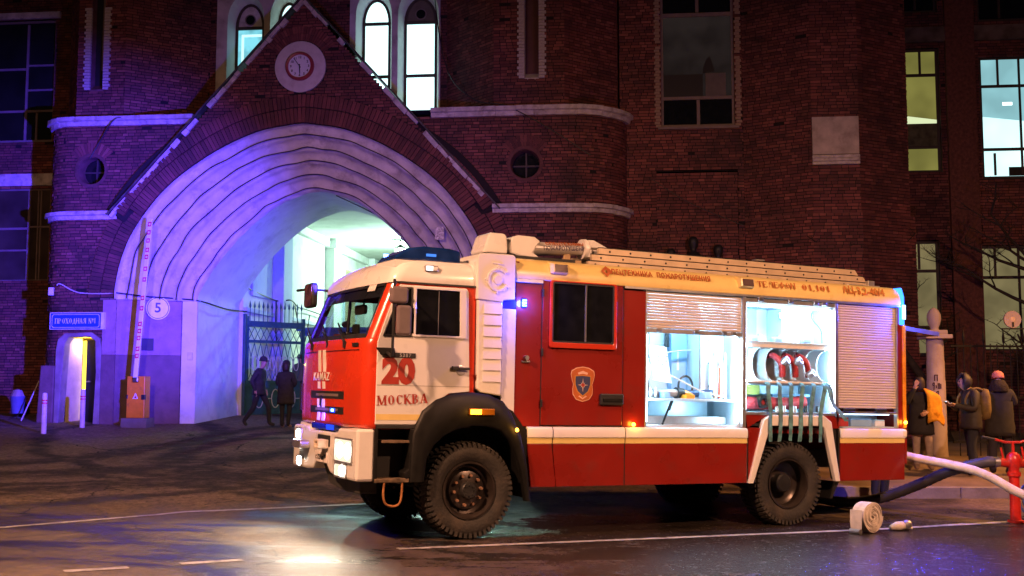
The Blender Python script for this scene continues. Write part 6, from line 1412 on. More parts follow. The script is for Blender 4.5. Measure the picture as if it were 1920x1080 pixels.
for k, (xa, xb) in enumerate(((1.7, 6.42), (1.75, 6.3), (1.85, 6.15))):
    zz = -.01 + k * .087
    q = MB(); q.prism([(xa, zz), (xb, zz), (xb - .06, zz + .075), (xa, zz + .075)], 0, .05); rl = q.build('rail', M_lad, ld, bevel=.004)
    q = MB(); q.box(xa, xb - .06, .01, .04, zz + .0755, zz + .0865); q.build('channel', M_dark, rl)
    q = MB(); q.prism([(xa, zz), (xb, zz), (xb - .06, zz + .075), (xa, zz + .075)], .5, .55); q.build('rail', M_lad, ld)
    n_ = 14
    for i in range(n_):
        xx = xa + .1 + (xb - xa - .3) * i / (n_ - 1) + k * .03
        q = MB(); q.cyl((xx, -.004, zz + .037), (xx, .5, zz + .037), .014, None, 8); q.build('rung', M_black, ld)
q = MB(); q.box(4.3, 4.45, -.03, .06, .255, .27); q.build('clasp', M_alu, ld)
TB('ladder_bracket', [(6.3, 6.42, .38, .5, 3.25, 3.36), (5.9, 6.5, .36, .42, 3.25, 3.29)], M_alu, .005)
# ---- truck lamps that light the street, plus one added blue fill
def spot(name, loc, aim, e, col, ang, blend=.6, r=.06):
    s_ = bpy.data.lights.new(name, 'SPOT'); s_.energy = e; s_.color = col; s_.spot_size = R(ang); s_.spot_blend = blend; s_.shadow_soft_size = r
    o = bpy.data.objects.new(name, s_); C.objects.link(o); l = MT @ Vector(loc); o.location = l
    d = (Vector(aim) - l).normalized(); o.rotation_euler = d.to_track_quat('-Z', 'Y').to_euler(); return o
for y, z, e in ((.45, .98, 2600), (2.2, 1.05, 2600), (.5, .75, 1500), (2.15, .75, 1500)):
    q = MT @ Vector((XF - 2.6, y - 1.3, -.4)); spot('headlight_beam', (XF - .16, y, z), q, e * .045, (1, .80, .56), 125, 1.)
for loc, aim, e, a in (((-.8, .76, 3.36), (-10.2, 28, 4.4), 66000, 40), ((-.7, .76, 3.36), (-4.0, 28, 6.0), 2600, 50), ((-1.45, 1.0, 1.28), (-14, 26, 6.0), 500, 80)):  # second beam is a blue fill added for the arch's right half
    spot('blue_flash_and_fill_beam', loc, aim, e, (.06, .03, 1), a, 1., .1)
for loc, e in (((.6, -.12, 2.71), 34), ((6.68, -.05, 2.95), 320)):
    pl = bpy.data.lights.new('blue_flash', 'POINT'); pl.energy = e; pl.color = (.03, .06, 1); pl.shadow_soft_size = .04; o = bpy.data.objects.new('blue_flash', pl); C.objects.link(o); o.parent = tk; o.location = loc
# ---------------------------------------------------------------- street lamps on this side of the road
M_sod = emit('street_lamp_glow', (1, .55, .22), 12)
def street_lamp(x, y, e, label, col=(1, .48, .26), cone=162, tilt=38):
    z0 = g(x, y); s_ = empty('street_lamp', Matrix.Translation((x, y, z0)), label, 'street lamp', 'street lamps on the near side of the road')
    q = MB(); q.cyl((0, 0, 0), (0, 0, 6.7), .11, .07, 12); q.build('pole', M_steel, s_)
    q = MB(); q.tube([(0, 0, 6.7), (0, .3, 7.05), (0, 1.2, 7.2)], .045, 8); q.build('arm', M_steel, s_)
    q = MB(); q.prism([(.9, 7.12), (1.7, 7.2), (1.7, 7.26), (1.4, 7.34), (.9, 7.3)], -.16, .16, axis='x'); hd = q.build('lamp_head', M_steel, s_, bevel=.02)
    q = MB(); q.box(-.12, .12, 1.0, 1.6, 7.08, 7.115); q.build('lens', M_sod, hd)
    l = bpy.data.lights.new('street_light', 'SPOT'); l.spot_size = R(cone); l.spot_blend = 1.0; l.energy = e; l.color = col; l.shadow_soft_size = .13
    o = bpy.data.objects.new('street_light', l); C.objects.link(o); o.parent = s_; o.location = (0, 1.3, 7.0); o.rotation_euler = (R(tilt), 0, 0) if cone > 150 else (0, R(tilt), 0)
street_lamp(-5.2, 6.2, 6300, 'street lamp on the near kerb to the left of the view')
street_lamp(7.2, 5.9, 5400, 'street lamp on the near kerb to the right of the view')
street_lamp(12.6, 17.6, 4600, 'sodium street lamp on the far pavement beyond the right edge', (1, .40, .10), 100, 30)
# ================================================================ PEOPLE
M_skin = mat('skin', (.45, .26, .19), .5, var=.06); M_hair = mat('dark_hair', (.03, .018, .014), .6, var=.3, scale=30)
M_blk = mat('black_cloth', (.028, .026, .028), .85, var=.35, scale=12); M_navy = mat('navy_cloth', (.02, .022, .035), .85, var=.3, scale=12)
M_shoe = mat('dark_shoe', (.02, .018, .018), .6); M_boot = mat('pale_boot', (.5, .34, .32), .7)
def skin_mesh(name, V, E_, Rd, mats, segmat, sub=2):
    me = bpy.data.meshes.new('tmp'); me.from_pydata([tuple(v) for v in V], E_, []); o = bpy.data.objects.new('tmp', me); C.objects.link(o)
    sm = o.modifiers.new('skin', 'SKIN'); sm.use_smooth_shade = True; sm.branch_smoothing = .3
    for i, d in enumerate(me.skin_vertices[0].data): d.radius = Rd[i] if isinstance(Rd[i], tuple) else (Rd[i], Rd[i]); d.use_root = (i == 0)
    ss = o.modifiers.new('sub', 'SUBSURF'); ss.levels = sub; ss.render_levels = sub
    bpy.context.view_layer.update()
    m2 = bpy.data.meshes.new_from_object(o.evaluated_get(bpy.context.evaluated_depsgraph_get())); bpy.data.objects.remove(o); m2.name = name
    m2.materials.clear()
    for m_ in mats: m2.materials.append(m_)
    P = [Vector(v) for v in V]; rmean = [sum(r) / 2 if isinstance(r, tuple) else r for r in Rd]
    for p in m2.polygons:
        c = p.center; best = None
        for (a, b), mi in zip(E_, segmat):
            ab = P[b] - P[a]; t = max(0, min(1, (c - P[a]).dot(ab) / max(ab.length_squared, 1e-9))); d = (c - (P[a] + ab * t)).length - rmean[a] * (1 - t) - rmean[b] * t
            if best is None or d < best[0]: best = (d, mi)
        p.material_index = best[1]; p.use_smooth = True
    return m2
DEF = dict(pelvis=(0, 0, .95), waist=(0, 0, 1.1), chest=(0, 0, 1.3), neck=(0, 0, 1.47), jaw=(0, -.025, 1.555), head=(0, -.012, 1.63), crown=(0, 0, 1.70),
           shL=(.185, 0, 1.40), elL=(.24, .02, 1.14), wrL=(.23, -.06, .90), shR=(-.185, 0, 1.40), elR=(-.24, .02, 1.14), wrR=(-.23, -.06, .90),
           hipL=(.09, 0, .90), knL=(.10, -.02, .50), anL=(.10, .02, .09), toL=(.11, -.14, .045), hipR=(-.09, 0, .90), knR=(-.10, -.02, .50), anR=(-.10, .02, .09), toR=(-.11, -.14, .045))
def person(loc, rz, label, pose={}, h=1.75, coat=M_blk, legs=M_navy, shoes=M_shoe, bulk=1., hem=None, hair=None, hat=None, hood=None, face=True, handmat=None, group=None, leg_r=1.):
    J = dict(DEF); J.update(pose)
    root = empty('person', Matrix.Translation(loc) @ Matrix.Rotation(R(rz), 4, 'Z') @ Matrix.Scale(h / 1.75, 4), label, 'person', group)
    names = list(J.keys()); V = [Vector(J[n]) for n in names]; ix = {n: i for i, n in enumerate(names)}
    rad = dict(pelvis=(.15 * bulk, .12 * bulk), waist=(.15 * bulk, .12 * bulk), chest=(.175 * bulk, .125 * bulk), neck=.062, jaw=(.062, .072), head=(.078, .098), crown=(.06, .075), shL=.075 * bulk, elL=.056 * bulk, wrL=.04 * bulk, shR=.075 * bulk, elR=.056 * bulk, wrR=.04 * bulk,
               hipL=.098 * leg_r, knL=.07 * leg_r, anL=.055 * leg_r, toL=.042, hipR=.098 * leg_r, knR=.07 * leg_r, anR=.055 * leg_r, toR=.042)
    Rd = [rad[n] for n in names]
    Ed = [('pelvis', 'waist', 1), ('waist', 'chest', 1), ('chest', 'neck', 1), ('neck', 'jaw', 0), ('jaw', 'head', 0), ('head', 'crown', 0), ('chest', 'shL', 1), ('shL', 'elL', 1), ('elL', 'wrL', 1), ('chest', 'shR', 1), ('shR', 'elR', 1), ('elR', 'wrR', 1),
          ('pelvis', 'hipL', 2), ('hipL', 'knL', 2), ('knL', 'anL', 2), ('anL', 'toL', 3), ('pelvis', 'hipR', 2), ('hipR', 'knR', 2), ('knR', 'anR', 2), ('anR', 'toR', 3)]
    E_ = [(ix[a], ix[b]) for a, b, m_ in Ed]; sg_ = [m_ for a, b, m_ in Ed]
    # hands: palm, four fingers, thumb
    for s in 'LR':
        w_ = Vector(J['wr' + s]); d = (w_ - Vector(J['el' + s])).normalized(); sd = d.cross(Vector((0, 1, 0)) if abs(d.y) < .8 else Vector((0, 0, 1))).normalized(); up = sd.cross(d)
        palm = w_ + d * .07; V.append(palm); Rd.append((.032, .022)); pi = len(V) - 1; E_.append((ix['wr' + s], pi)); sg_.append(4)
        for k, (o_, ln) in enumerate(((-.03, .07), (-.01, .082), (.01, .078), (.03, .06))):
            k1 = palm + d * .035 + sd * o_; k2 = k1 + (d * .8 + up * .35).normalized() * ln * .55; k3 = k2 + (d * .5 + up * .8).normalized() * ln * .5
            for q, r_ in ((k1, .011), (k2, .0095), (k3, .008)): V.append(q); Rd.append(r_)
            n_ = len(V); E_ += [(pi, n_ - 3), (n_ - 3, n_ - 2), (n_ - 2, n_ - 1)]; sg_ += [4, 4, 4]
        t1 = w_ + d * .05 + sd * -.042 + up * .015; t2 = t1 + (d * .8 - sd * .4 + up * .3).normalized() * .035
        for q, r_ in ((t1, .012), (t2, .0095)): V.append(q); Rd.append(r_)
        n_ = len(V); E_ += [(ix['wr' + s], n_ - 2), (n_ - 2, n_ - 1)]; sg_ += [4, 4]
    # nose grows out of the head
    hd = Vector(J['head']); jw = Vector(J['jaw']); fdir = Vector((jw.x - Vector(J['neck']).x, jw.y - Vector(J['neck']).y, 0)); fdir = fdir.normalized() if fdir.length > .01 else Vector((0, -1, 0))
    V.append(hd + fdir * .105 + Vector((0, 0, -.015))); Rd.append(.012); E_.append((ix['head'], len(V) - 1)); sg_.append(0)
    me = skin_mesh('person_body', V, E_, Rd, [M_skin, coat, legs, shoes, handmat or M_skin], sg_)
    b = bpy.data.objects.new('body', me); C.objects.link(b); b.parent = root
    side = Vector((-fdir.y, fdir.x, 0))
    if face:
        for s in (-1, 1):
            q = MB(); q.lathe([(0, .012), (.011, .006), (.013, 0), (.011, -.006), (0, -.012)], 10, 'z'); e = q.build('eye', mat('eye', (.06, .05, .05), .15), root, smooth=True); e.location = hd + fdir * .086 + side * s * .032 + Vector((0, 0, .005))
        q = MB(); q.lathe([(0, .006), (.024, 0), (0, -.006)], 10, 'z'); e = q.build('mouth', mat('lips', (.3, .12, .1), .5), root, smooth=True); e.location = jw + fdir * .068 + Vector((0, 0, .0)); 
        for s in (-1, 1):
            q = MB(); q.lathe([(0, .028), (.012, .018), (.014, 0), (.008, -.022), (0, -.028)], 8, 'z'); e = q.build('ear', M_skin, root, smooth=True); e.location = hd + side * s * .083 + Vector((0, 0, -.01))
    if hem:
        z1, z0, r1, r0 = hem; px, py, _ = J['pelvis']; cxw = Vector(J['waist']); rows = []
        for k in range(9):
            t = k / 8; z = z1 + (z0 - z1) * t; c = cxw.lerp(Vector((px, py, 0)), min(1, t * 1.5)); r_ = (r1 + (r0 - r1) * t) * (1 + .02 * math.sin(k * 2.4))
            rows.append([(c.x + r_ * math.cos(2 * math.pi * j / 20) * (1 + .04 * noise.noise(Vector((j, k, r_)))), c.y + r_ * .74 * math.sin(2 * math.pi * j / 20), z + .012 * noise.noise(Vector((j * .7, z, 1)))) for j in range(20)])
        rows.append([(p[0] * .9 + px * .1, p[1] * .9 + py * .1, p[2] + .01) for p in rows[-1]])
        q = MB(); q.grid(rows, close_u=True); q.build('coat_skirt', coat, root, smooth=True)
    def cap(name, prof, m_, off=(0, 0, 0), tilt=0, cutf=None):
        q = MB(); q.lathe(prof, 20); o = q.build(name, m_, root, smooth=True); o.location = hd + Vector(off); o.rotation_euler = (tilt, 0, math.atan2(fdir.x, -fdir.y)); return o
    if hair == 'long': cap('hair', [(0, .105), (.06, .098), (.095, .05), (.105, -.02), (.10, -.1), (.09, -.15), (.06, -.15)], M_hair, tuple(-fdir * .03 + Vector((0, 0, .0))))
    if hair == 'short': cap('hair', [(0, .105), (.06, .095), (.09, .05), (.092, .0), (.08, -.04)], M_hair, tuple(-fdir * .022 + Vector((0, 0, .0))), .25)
    if hat: cap('hat', [(0, .135), (.05, .125), (.09, .085), (.103, .03), (.106, .0), (.095, .0)], hat, (0, 0, .015), .08)
    if hat == M_blk and face:
        q = MB(); q.prism([(-.07, -.08), (.07, -.08), (.05, -.16), (-.05, -.16)], .02, .03, axis='z'); o = q.build('cap_peak', hat, root); o.location = hd; o.rotation_euler = (0, 0, math.atan2(fdir.x, -fdir.y))
    if hood:
        rows = []
        for k in range(9):
            t = k / 8; rows.append([])
            for j in range(15):
                a = R(-120 + 240 * j / 14); rr_ = .125 * math.sin(R(20 + 150 * t) ) + .03 * t
                p = hd - fdir * math.cos(a) * rr_ * 1.05 + side * math.sin(a) * rr_ + Vector((0, 0, .16 - .30 * t)) - fdir * .01; rows[-1].append(tuple(p))
        q = MB(); q.grid(rows); o = q.build('hood', hood, root, smooth=True); so_ = o.modifiers.new('thick', 'SOLIDIFY'); so_.thickness = .02
    return root
gz = lambda x, y, k=0: (x, y, g(x, y) + k)
# man striding past the gate
p1 = person(gz(-6.28, 28.2), 80, 'man in dark jacket and peaked cap striding past the iron gate', dict(knL=(.09, -.22, .52), anL=(.09, -.24, .09), toL=(.09, -.39, .05), knR=(-.09, .10, .49), anR=(-.09, .36, .14), toR=(-.09, .27, .04), elL=(.25, .06, 1.14), wrL=(.2, -.08, .93), elR=(-.25, .1, 1.15), wrR=(-.2, .02, .92), neck=(0, -.06, 1.46), jaw=(0, -.10, 1.545), head=(0, -.095, 1.62), crown=(0, -.085, 1.69), chest=(0, -.03, 1.3), shL=(.19, -.03, 1.39), shR=(-.19, -.03, 1.39)), 1.74, bulk=1.14, hem=(1.15, .80, .185, .215), hat=M_blk)
p2 = person(gz(-5.58, 28.0), 170, 'person in long black puffer coat and pale boots, back turned, beside the truck front', dict(anL=(.08, .02, .09), anR=(-.08, .02, .09), elL=(.25, -.02, 1.15), wrL=(.13, -.15, 1.08), elR=(-.25, -.02, 1.15), wrR=(-.13, -.15, 1.08)), 1.66, bulk=1.2, hem=(1.2, .62, .2, .235), hair='long', shoes=M_boot, hat=M_blk, face=False)
p3 = person(gz(-6.25, 33.4), 150, 'person in grey jacket deep in the passage behind the glazed booth', {}, 1.75, coat=mat('grey_cloth', (.12, .13, .13), .9), hair='short')
# woman wrapped in the orange blanket, phone at her ear
M_blan = mat('orange_blanket', (.8, .36, .02), .85, var=.2, scale=8, bump=.6, bscale=12)
W1 = gz(7.30, 20.3, KH)
p4 = person(W1, -12, 'person in dark coat under an orange blanket holding a phone to one ear', dict(elR=(-.27, -.12, 1.22), wrR=(-.135, -.17, 1.50), elL=(.24, -.06, 1.14), wrL=(.1, -.2, 1.08), neck=(0, -.01, 1.46), jaw=(-.03, -.05, 1.55), head=(-.03, -.045, 1.62), crown=(-.025, -.03, 1.69), knL=(.12, -.05, .5), anL=(.13, -.02, .09), toL=(.16, -.17, .04)), 1.68, bulk=1.16, hem=(1.25, .66, .2, .235), legs=mat('pale_trousers', (.36, .28, .24), .85, var=.25, scale=9, bump=.5, bscale=9), shoes=mat('tan_shoe', (.3, .2, .14), .7), hair='long', leg_r=1.12)
q = MB(); rows = []
for k in range(14):
    t = k / 13; z = 1.53 - .66 * t
    rows.append([])
    rb_ = .12 + (.34 - .12) * min(1, t / .2) ** .7 + .05 * t
    for j in range(17):
        a = R(-78 + 205 * j / 16); fold = (.02 * math.sin(j * 1.7 + k * .35) + .012 * math.sin(k * 1.3 + j)) * min(1, t * 3)
        rr_ = rb_ + fold
        rows[-1].append((.01 + rr_ * math.cos(a), rr_ * math.sin(a) * .72 + .01, z + .05 * math.sin(j * .9) * t - .03 * max(0, math.cos(a)) * (1 - t)))
q.grid(rows); o = q.build('blanket', M_blan, smooth=True); so_ = o.modifiers.new('thick', 'SOLIDIFY'); so_.thickness = .014
o.matrix_world = p4.matrix_world.copy(); tag(o, 'orange blanket draped over the shoulder of the person on the phone', 'blanket')
q = MB(); q.box(-.012, .012, -.035, .035, -.07, .07); o = q.build('phone', M_black, bevel=.006); o.matrix_world = p4.matrix_world @ Matrix.Translation((-.125, -.13, 1.57)) @ Matrix.Rotation(R(20), 4, 'X'); tag(o, 'dark phone held to the ear of the person in the blanket', 'phone')
W2 = gz(7.90, 19.6, KH)
M_puff = mat('dark_puffer', (.036, .03, .028), .6, var=.3, scale=8, bump=.6, bscale=6)
p5 = person(W2, -82, 'person in dark hooded puffer jacket looking down at a lit phone', dict(elL=(.25, -.05, 1.13), wrL=(.09, -.30, 1.20), elR=(-.25, -.05, 1.13), wrR=(-.09, -.30, 1.20), neck=(0, -.05, 1.47), jaw=(0, -.12, 1.53), head=(0, -.11, 1.60), crown=(0, -.085, 1.675), knL=(.1, -.06, .5), anL=(.1, -.02, .09), knR=(-.1, .06, .5), anR=(-.1, .14, .09), toR=(-.11, -.02, .04)), 1.76, coat=M_puff, bulk=1.28, hem=(1.2, .80, .215, .235), hood=M_puff, leg_r=1.15)
q = MB(); q.box(-.038, .038, -.075, .075, -.005, .005); ph = q.build('phone', M_black, bevel=.004); ph.matrix_world = p5.matrix_world @ Matrix.Translation((0, -.40, 1.235)) @ Matrix.Rotation(R(-25), 4, 'X'); tag(ph, 'phone with a lit screen in the hands of the hooded person', 'phone')
q = MB(); q.box(-.034, .034, -.068, .068, .0055, .0075); q.build('screen', emit('phone_screen', (.75, .88, 1), 6), ph)
pl = bpy.data.lights.new('phone_light', 'POINT'); pl.energy = .5; pl.color = (.75, .88, 1); pl.shadow_soft_size = .04; o = bpy.data.objects.new('phone_light', pl); C.objects.link(o); o.parent = ph; o.location = (0, .05, .05)
bpk = empty('backpack', p5.matrix_world @ Matrix.Translation((0, .26, 1.22)), 'olive tan backpack on the back of the hooded person', 'backpack')
q = MB(); q.lathe([(0, .27), (.11, .25), (.155, .12), (.165, -.1), (.13, -.24), (0, -.27)], 18); q.v = [(v[0] * .95, v[1] * .62, v[2]) for v in q.v]; M_bp = mat('olive_canvas', (.2, .14, .05), .8, var=.25, scale=12, bump=.4); q.build('bag', M_bp, bpk, smooth=True)
for s in (-1, 1):
    q = MB(); q.tube(spline([(s * .1, -.08, .24), (s * .12, -.22, .27), (s * .13, -.38, .15), (s * .13, -.40, -.02), (s * .12, -.12, -.2)], 6), .02, 6); q.build('strap', M_bp, bpk, smooth=True)
W3 = gz(8.53, 19.9, KH)
p6 = person(W3, 165, 'tall person in long dark coat and pink knitted hat seen from behind', dict(elL=(.26, -.05, 1.2), wrL=(.1, -.25, 1.35), elR=(-.26, -.05, 1.2), wrR=(-.1, -.25, 1.35), anL=(.14, .02, .09), anR=(-.14, .04, .09), knL=(.12, -.02, .5), knR=(-.12, -.02, .5)), 1.78, bulk=1.3, hem=(1.25, .66, .22, .25), hat=mat('pink_knit', (.6, .22, .2), .9, var=.25, scale=40, bump=.6, bscale=60), face=False, leg_r=1.2, legs=mat('dark_jeans', (.035, .03, .045), .85))
q = MB(); q.lathe([(.09, .1), (.13, .04), (.17, -.04), (.15, -.1)], 18); o = q.build('fur_hood', mat('dark_fur', (.03, .022, .02), .95, var=.5, scale=30, bump=1, bscale=50), p6, smooth=True); o.location = (0, .03, 1.52)
p7 = person(gz(5.62, 17.45), 30, 'person standing behind the fire engine with only dark boots showing', {}, 1.72, leg_r=1.2, shoes=M_blk)
# ================================================================ STREET THINGS
# lifting barrier
br = empty('lifting_barrier', Fm(-9.03, -.5, .86), 'orange lifting barrier box with raised white and red arm by the arch', 'barrier')
M_or = mat('barrier_orange', (.75, .26, .015), .4, var=.1, dirt=(.3, .12, .03), dscale=4)
def bb(name, b, m_, bev=.01, par=None): q = MB(); q.box(*b); return q.build(name, m_, par or br, bevel=bev)
bb('housing', (-.225, .225, -.16, .16, .16, 1.16), M_or, .015); bb('plinth', (-.32, .32, -.24, .24, -.1, .159), mat('plinth_concrete', (.16, .13, .12), .9, bump=.4)); bb('band', (-.24, -.19, -.165, -.13, .62, .72), M_black); bb('band', (.14, .24, -.17, -.1, .60, .72), M_black)
q = MB(); q.prism([(-.07, .62), (.07, .62), (0, .76)], -.164, -.1605); q.build('warning_label', M_swhite, br); q = MB(); q.prism([(-.035, .635), (.035, .635), (0, .71)], -.1665, -.1642); q.build('warning_mark', mat('label_red', (.5, .03, .02), .5), br)
bb('hub', (-.06, .08, -.24, -.161, 1.02, 1.14), M_steel, .02)
tl = math.atan2(.27, 3.86)
arm = bpy.data.objects.new('arm', None); C.objects.link(arm); arm.parent = br; arm.location = (0, -.2, 1.1); arm.rotation_euler = (0, tl, 0)
bb('boom', (-.055, .055, -.03, .03, 0, 3.9), mat('boom_white', (.78, .76, .8), .4, var=.05), .012, arm)
M_rm = mat('mark_red', (.6, .03, .04), .4)
for k, zz in enumerate((.55, .72, .98, 1.15, 1.32, 1.7, 1.95, 2.4, 2.66, 2.95, 3.12, 3.35, 3.55, 3.75)):
    q = MB(); q.ring([(-.045, zz - .06), (.045, zz - .05), (.045, zz + .06), (-.045, zz + .05)], [(-.022, zz - .025), (.022, zz - .02), (.022, zz + .025), (-.022, zz + .02)], -.034, -.0305); q.build('red_mark', M_rm, arm)
# bollards
def bollard(x, y, lab):
    b = empty('bollard', gz(x, y), lab, 'bollard', 'bollards before the lodge door')
    q = MB(); q.cyl((0, 0, -.05), (0, 0, .86), .06, .055, 16); q.lathe([(.055, .86), (.045, .9), (0, .91)], 16); q.build('post', mat('bollard_white', (.6, .5, .5), .6, var=.15, dirt=(.3, .2, .2), dscale=8), b, sharp=50)
    for zz in (.66, .72):
        q = MB(); q.cyl((0, 0, zz), (0, 0, zz + .03), .0605, .0605, 16); q.build('red_band', M_rm, b)
bollard(-10.41, 25.3, 'pale bollard with red bands nearest the camera, left of the lodge door'); bollard(-10.2, 27.0, 'pale bollard with red bands standing right in front of the lodge door')
bn = empty('litter_bin', gz(-12.75, 29.3), 'round litter bin with crumpled rubbish on top beside the left wall', 'bin')
q = MB(); q.lathe([(.14, .12), (.19, .55), (.2, .56), (.185, .54), (.15, .2)], 18); q.build('bucket', mat('bin_blue', (.12, .14, .3), .6), bn, sharp=50)
q = MB(); q.lathe([(.0, .75), (.1, .72), (.16, .6), (.17, .52)], 9); q.v = [(v[0] + .04 * noise.noise(Vector(v) * 9), v[1] + .04 * noise.noise(Vector(v) * 7), v[2]) for v in q.v]; q.build('rubbish', mat('rubbish_paper', (.35, .28, .28), .9), bn)
q = MB(); q.cyl((0, 0, .0), (0, 0, .13), .03, .03); q.cyl((0, .0, .0), (.0, 0, .02), .18); q.build('foot', M_chas, bn)
q = MB(); q.cyl((-.15, -.1, 0), (.18, .1, 1.0), .018, .014, 8); o = q.build('leaning_stick', M_plaster); o.matrix_world = Matrix.Translation(gz(-12.15, 28.6)); tag(o, 'pale stick leaning against the dark tower corner', 'stick')
q = MB(); q.box(-.06, .06, -.06, .02, -.1, .1); o = q.build('wall_bracket', M_swhite, bevel=.01); o.matrix_world = Fm(-11.6, .0, 4.15); tag(o, 'small white wall bracket high beside the lodge sign', 'bracket')
# white gate pillar with ball finial, graffiti on its shaft
px_, py_ = 8.6, 23.0
gp = empty('gate_pillar', (px_, py_, g(px_, py_) + KH), 'round white gate pillar with acorn finial and scrawled graffiti', 'pillar')
M_pil = mat('pillar_plaster', (.42, .35, .35), .8, var=.12, scale=4, bump=.2, dirt=(.3, .22, .22), dscale=2.5)
q = MB(); q.lathe([(.2, -.1), (.185, .1), (.185, 1.5), (.178, 1.52), (.178, 1.9), (.172, 1.92), (.168, 2.35), (.0, 2.36)], 24); q.build('shaft', M_pil, gp, sharp=35)
q = MB(); q.box(-.27, .27, -.27, .27, 2.355, 2.44); q.box(-.2, .2, -.2, .2, 2.441, 2.53); q.build('cap', M_pil, gp, bevel=.012)
q = MB(); q.lathe([(.09, 2.53), (.08, 2.58), (.11, 2.64), (.14, 2.75), (.135, 2.85), (.09, 2.94), (.04, 2.98), (0, 3.0)], 20); q.build('finial', M_pil, gp, smooth=True)
M_graf = mat('graffiti', (.05, .012, .02), .7)
q = MB()
for k, (a0, z0, a1, z1) in enumerate(((-30, 1.62, -8, 1.62), (-28, 1.62, -28, 1.5), (-12, 1.62, -12, 1.5), (-40, 1.45, -30, 1.47), (-40, 1.45, -38, 1.4), (-30, 1.47, -34, 1.32), (-20, 1.42, -18, 1.36), (-8, 1.46, -8, 1.34), (0, 1.46, 0, 1.34), (8, 1.44, 8, 1.35), (-20, 1.28, -8, 1.3), (-18, 1.28, -18, 1.12), (-8, 1.3, -10, 1.14), (-18, 1.2, -9, 1.2), (-24, 1.05, -12, 1.06), (-20, 1.05, -20, .98), (-10, 1.04, -12, .98))):
    pp = [(.1885 * math.sin(R(a0 + (a1 - a0) * t)), -.1885 * math.cos(R(a0 + (a1 - a0) * t)), z0 + (z1 - z0) * t) for t in (0, .5, 1)]; q.tube(pp, .010, 5)
q.build('graffiti', M_graf, gp)
# iron fence
fx0, fy0 = 8.95, 23.1; dxf = Vector((.985, .174)).normalized()
fn = empty('iron_fence', Matrix.Translation((fx0, fy0, g(fx0, fy0) + KH - .03)) @ Matrix.Rotation(math.atan2(dxf.y, dxf.x), 4, 'Z'), 'black iron railing fence with spear finials to the right of the pillar', 'fence')
M_iron = mat('black_iron', (.014, .013, .013), .5, .3)
for zz in (.3, 1.2, 2.25): q = MB(); q.box(0, 7.0, -.02, .02, zz - .02, zz + .02); q.build('rail', M_iron, fn)
q = MB(); q.cyl((0, 0, 0), (0, 0, 2.3), .012, .012, 6); bm_ = q.mesh('bar', M_iron); q = MB(); q.tube([(0, 0, 2.3), (0, 0, 2.36), (0, 0, 2.44), (0, 0, 2.62)], [.014, .03, .03, .002], 6); sm_ = q.mesh('spear', M_iron)
for i in range(46):
    o = bpy.data.objects.new('bar', bm_); C.objects.link(o); o.parent = fn; o.location = (.15 + i * .15, 0, 0)
    if i % 3 == 1: o = bpy.data.objects.new('spear', sm_); C.objects.link(o); o.parent = fn; o.location = (.15 + i * .15, 0, 0)
for x in (2.05, 5.0): q = MB(); q.box(x - .05, x + .05, -.06, .06, -.1, 2.5); q.build('post', M_iron, fn)
# pale disc on its bracket
dk = empty('disc_sign', (10.02, 22.6, 3.1), 'pale round disc with a keyhole notch on a bracket above the fence', 'sign')
q = MB(); q.lathe([(0, -.02), (.17, -.02), (.175, 0), (.17, .03), (0, .03)], 28, 'y'); q.build('disc', M_pil, dk, sharp=40); q = MB(); q.lathe([(0, -.03), (.05, -.025), (.055, -.0205)], 16, 'y', (.0, 0, .0)); q.build('boss', mat('warm_boss', (.6, .45, .35), .5), dk); q = MB(); q.box(-.018, .018, -.028, -.0205, -.15, -.056); q.build('notch', M_dark, dk); q = MB(); q.box(-.22, .5, -.03, .03, -.2, -.176); q.cyl((.42, 0, -.2), (.42, 0, -2.85), .03); q.build('bracket', M_iron, dk)
# bare trees behind the fence
M_bark = mat('dark_bark', (.03, .022, .018), .9, var=.4, scale=8, bump=.6, bscale=20)
def bare_tree(x, y, h, seed, lean, label):
    rnd = random.Random(seed); t_ = empty('bare_tree', gz(x, y), label, 'tree'); tr = MB(); tw = MB()
    def grow(p, d, L, r, lev):
        n_ = 5; pts = [p]; q = p
        for i in range(n_):
            d = (d + Vector((rnd.uniform(-.22, .22), rnd.uniform(-.22, .22), rnd.uniform(-.08, .16)))).normalized(); q = q + d * L / n_; pts.append(q)
        (tr if lev < 2 else tw).tube(pts, [r * (1 - .6 * i / n_) for i in range(n_ + 1)], 7 if lev < 2 else 4)
        if lev >= 4: return
        for k in range(5 if lev else 7):
            i = rnd.randint(2, n_); a = rnd.uniform(0, 6.28); nd = (d * .5 + Vector((math.cos(a), math.sin(a) * .8, rnd.uniform(-.15, .6)))).normalized()
            grow(pts[i], nd, L * rnd.uniform(.3, .5), r * .42, lev + 1)
    grow(Vector((0, 0, -.1)), Vector(lean).normalized(), h, .13, 0)
    tr.build('trunk', M_bark, t_, smooth=True); tag(tw.build('crown', M_bark, t_), kind='stuff')
bare_tree(10.3, 26.6, 4.4, 3, (-.25, 0, 1), 'bare thin tree behind the white gate pillar')
bare_tree(12.0, 26.6, 4.2, 11, (.25, -.1, 1), 'bare leaning tree behind the iron fence at the right edge')
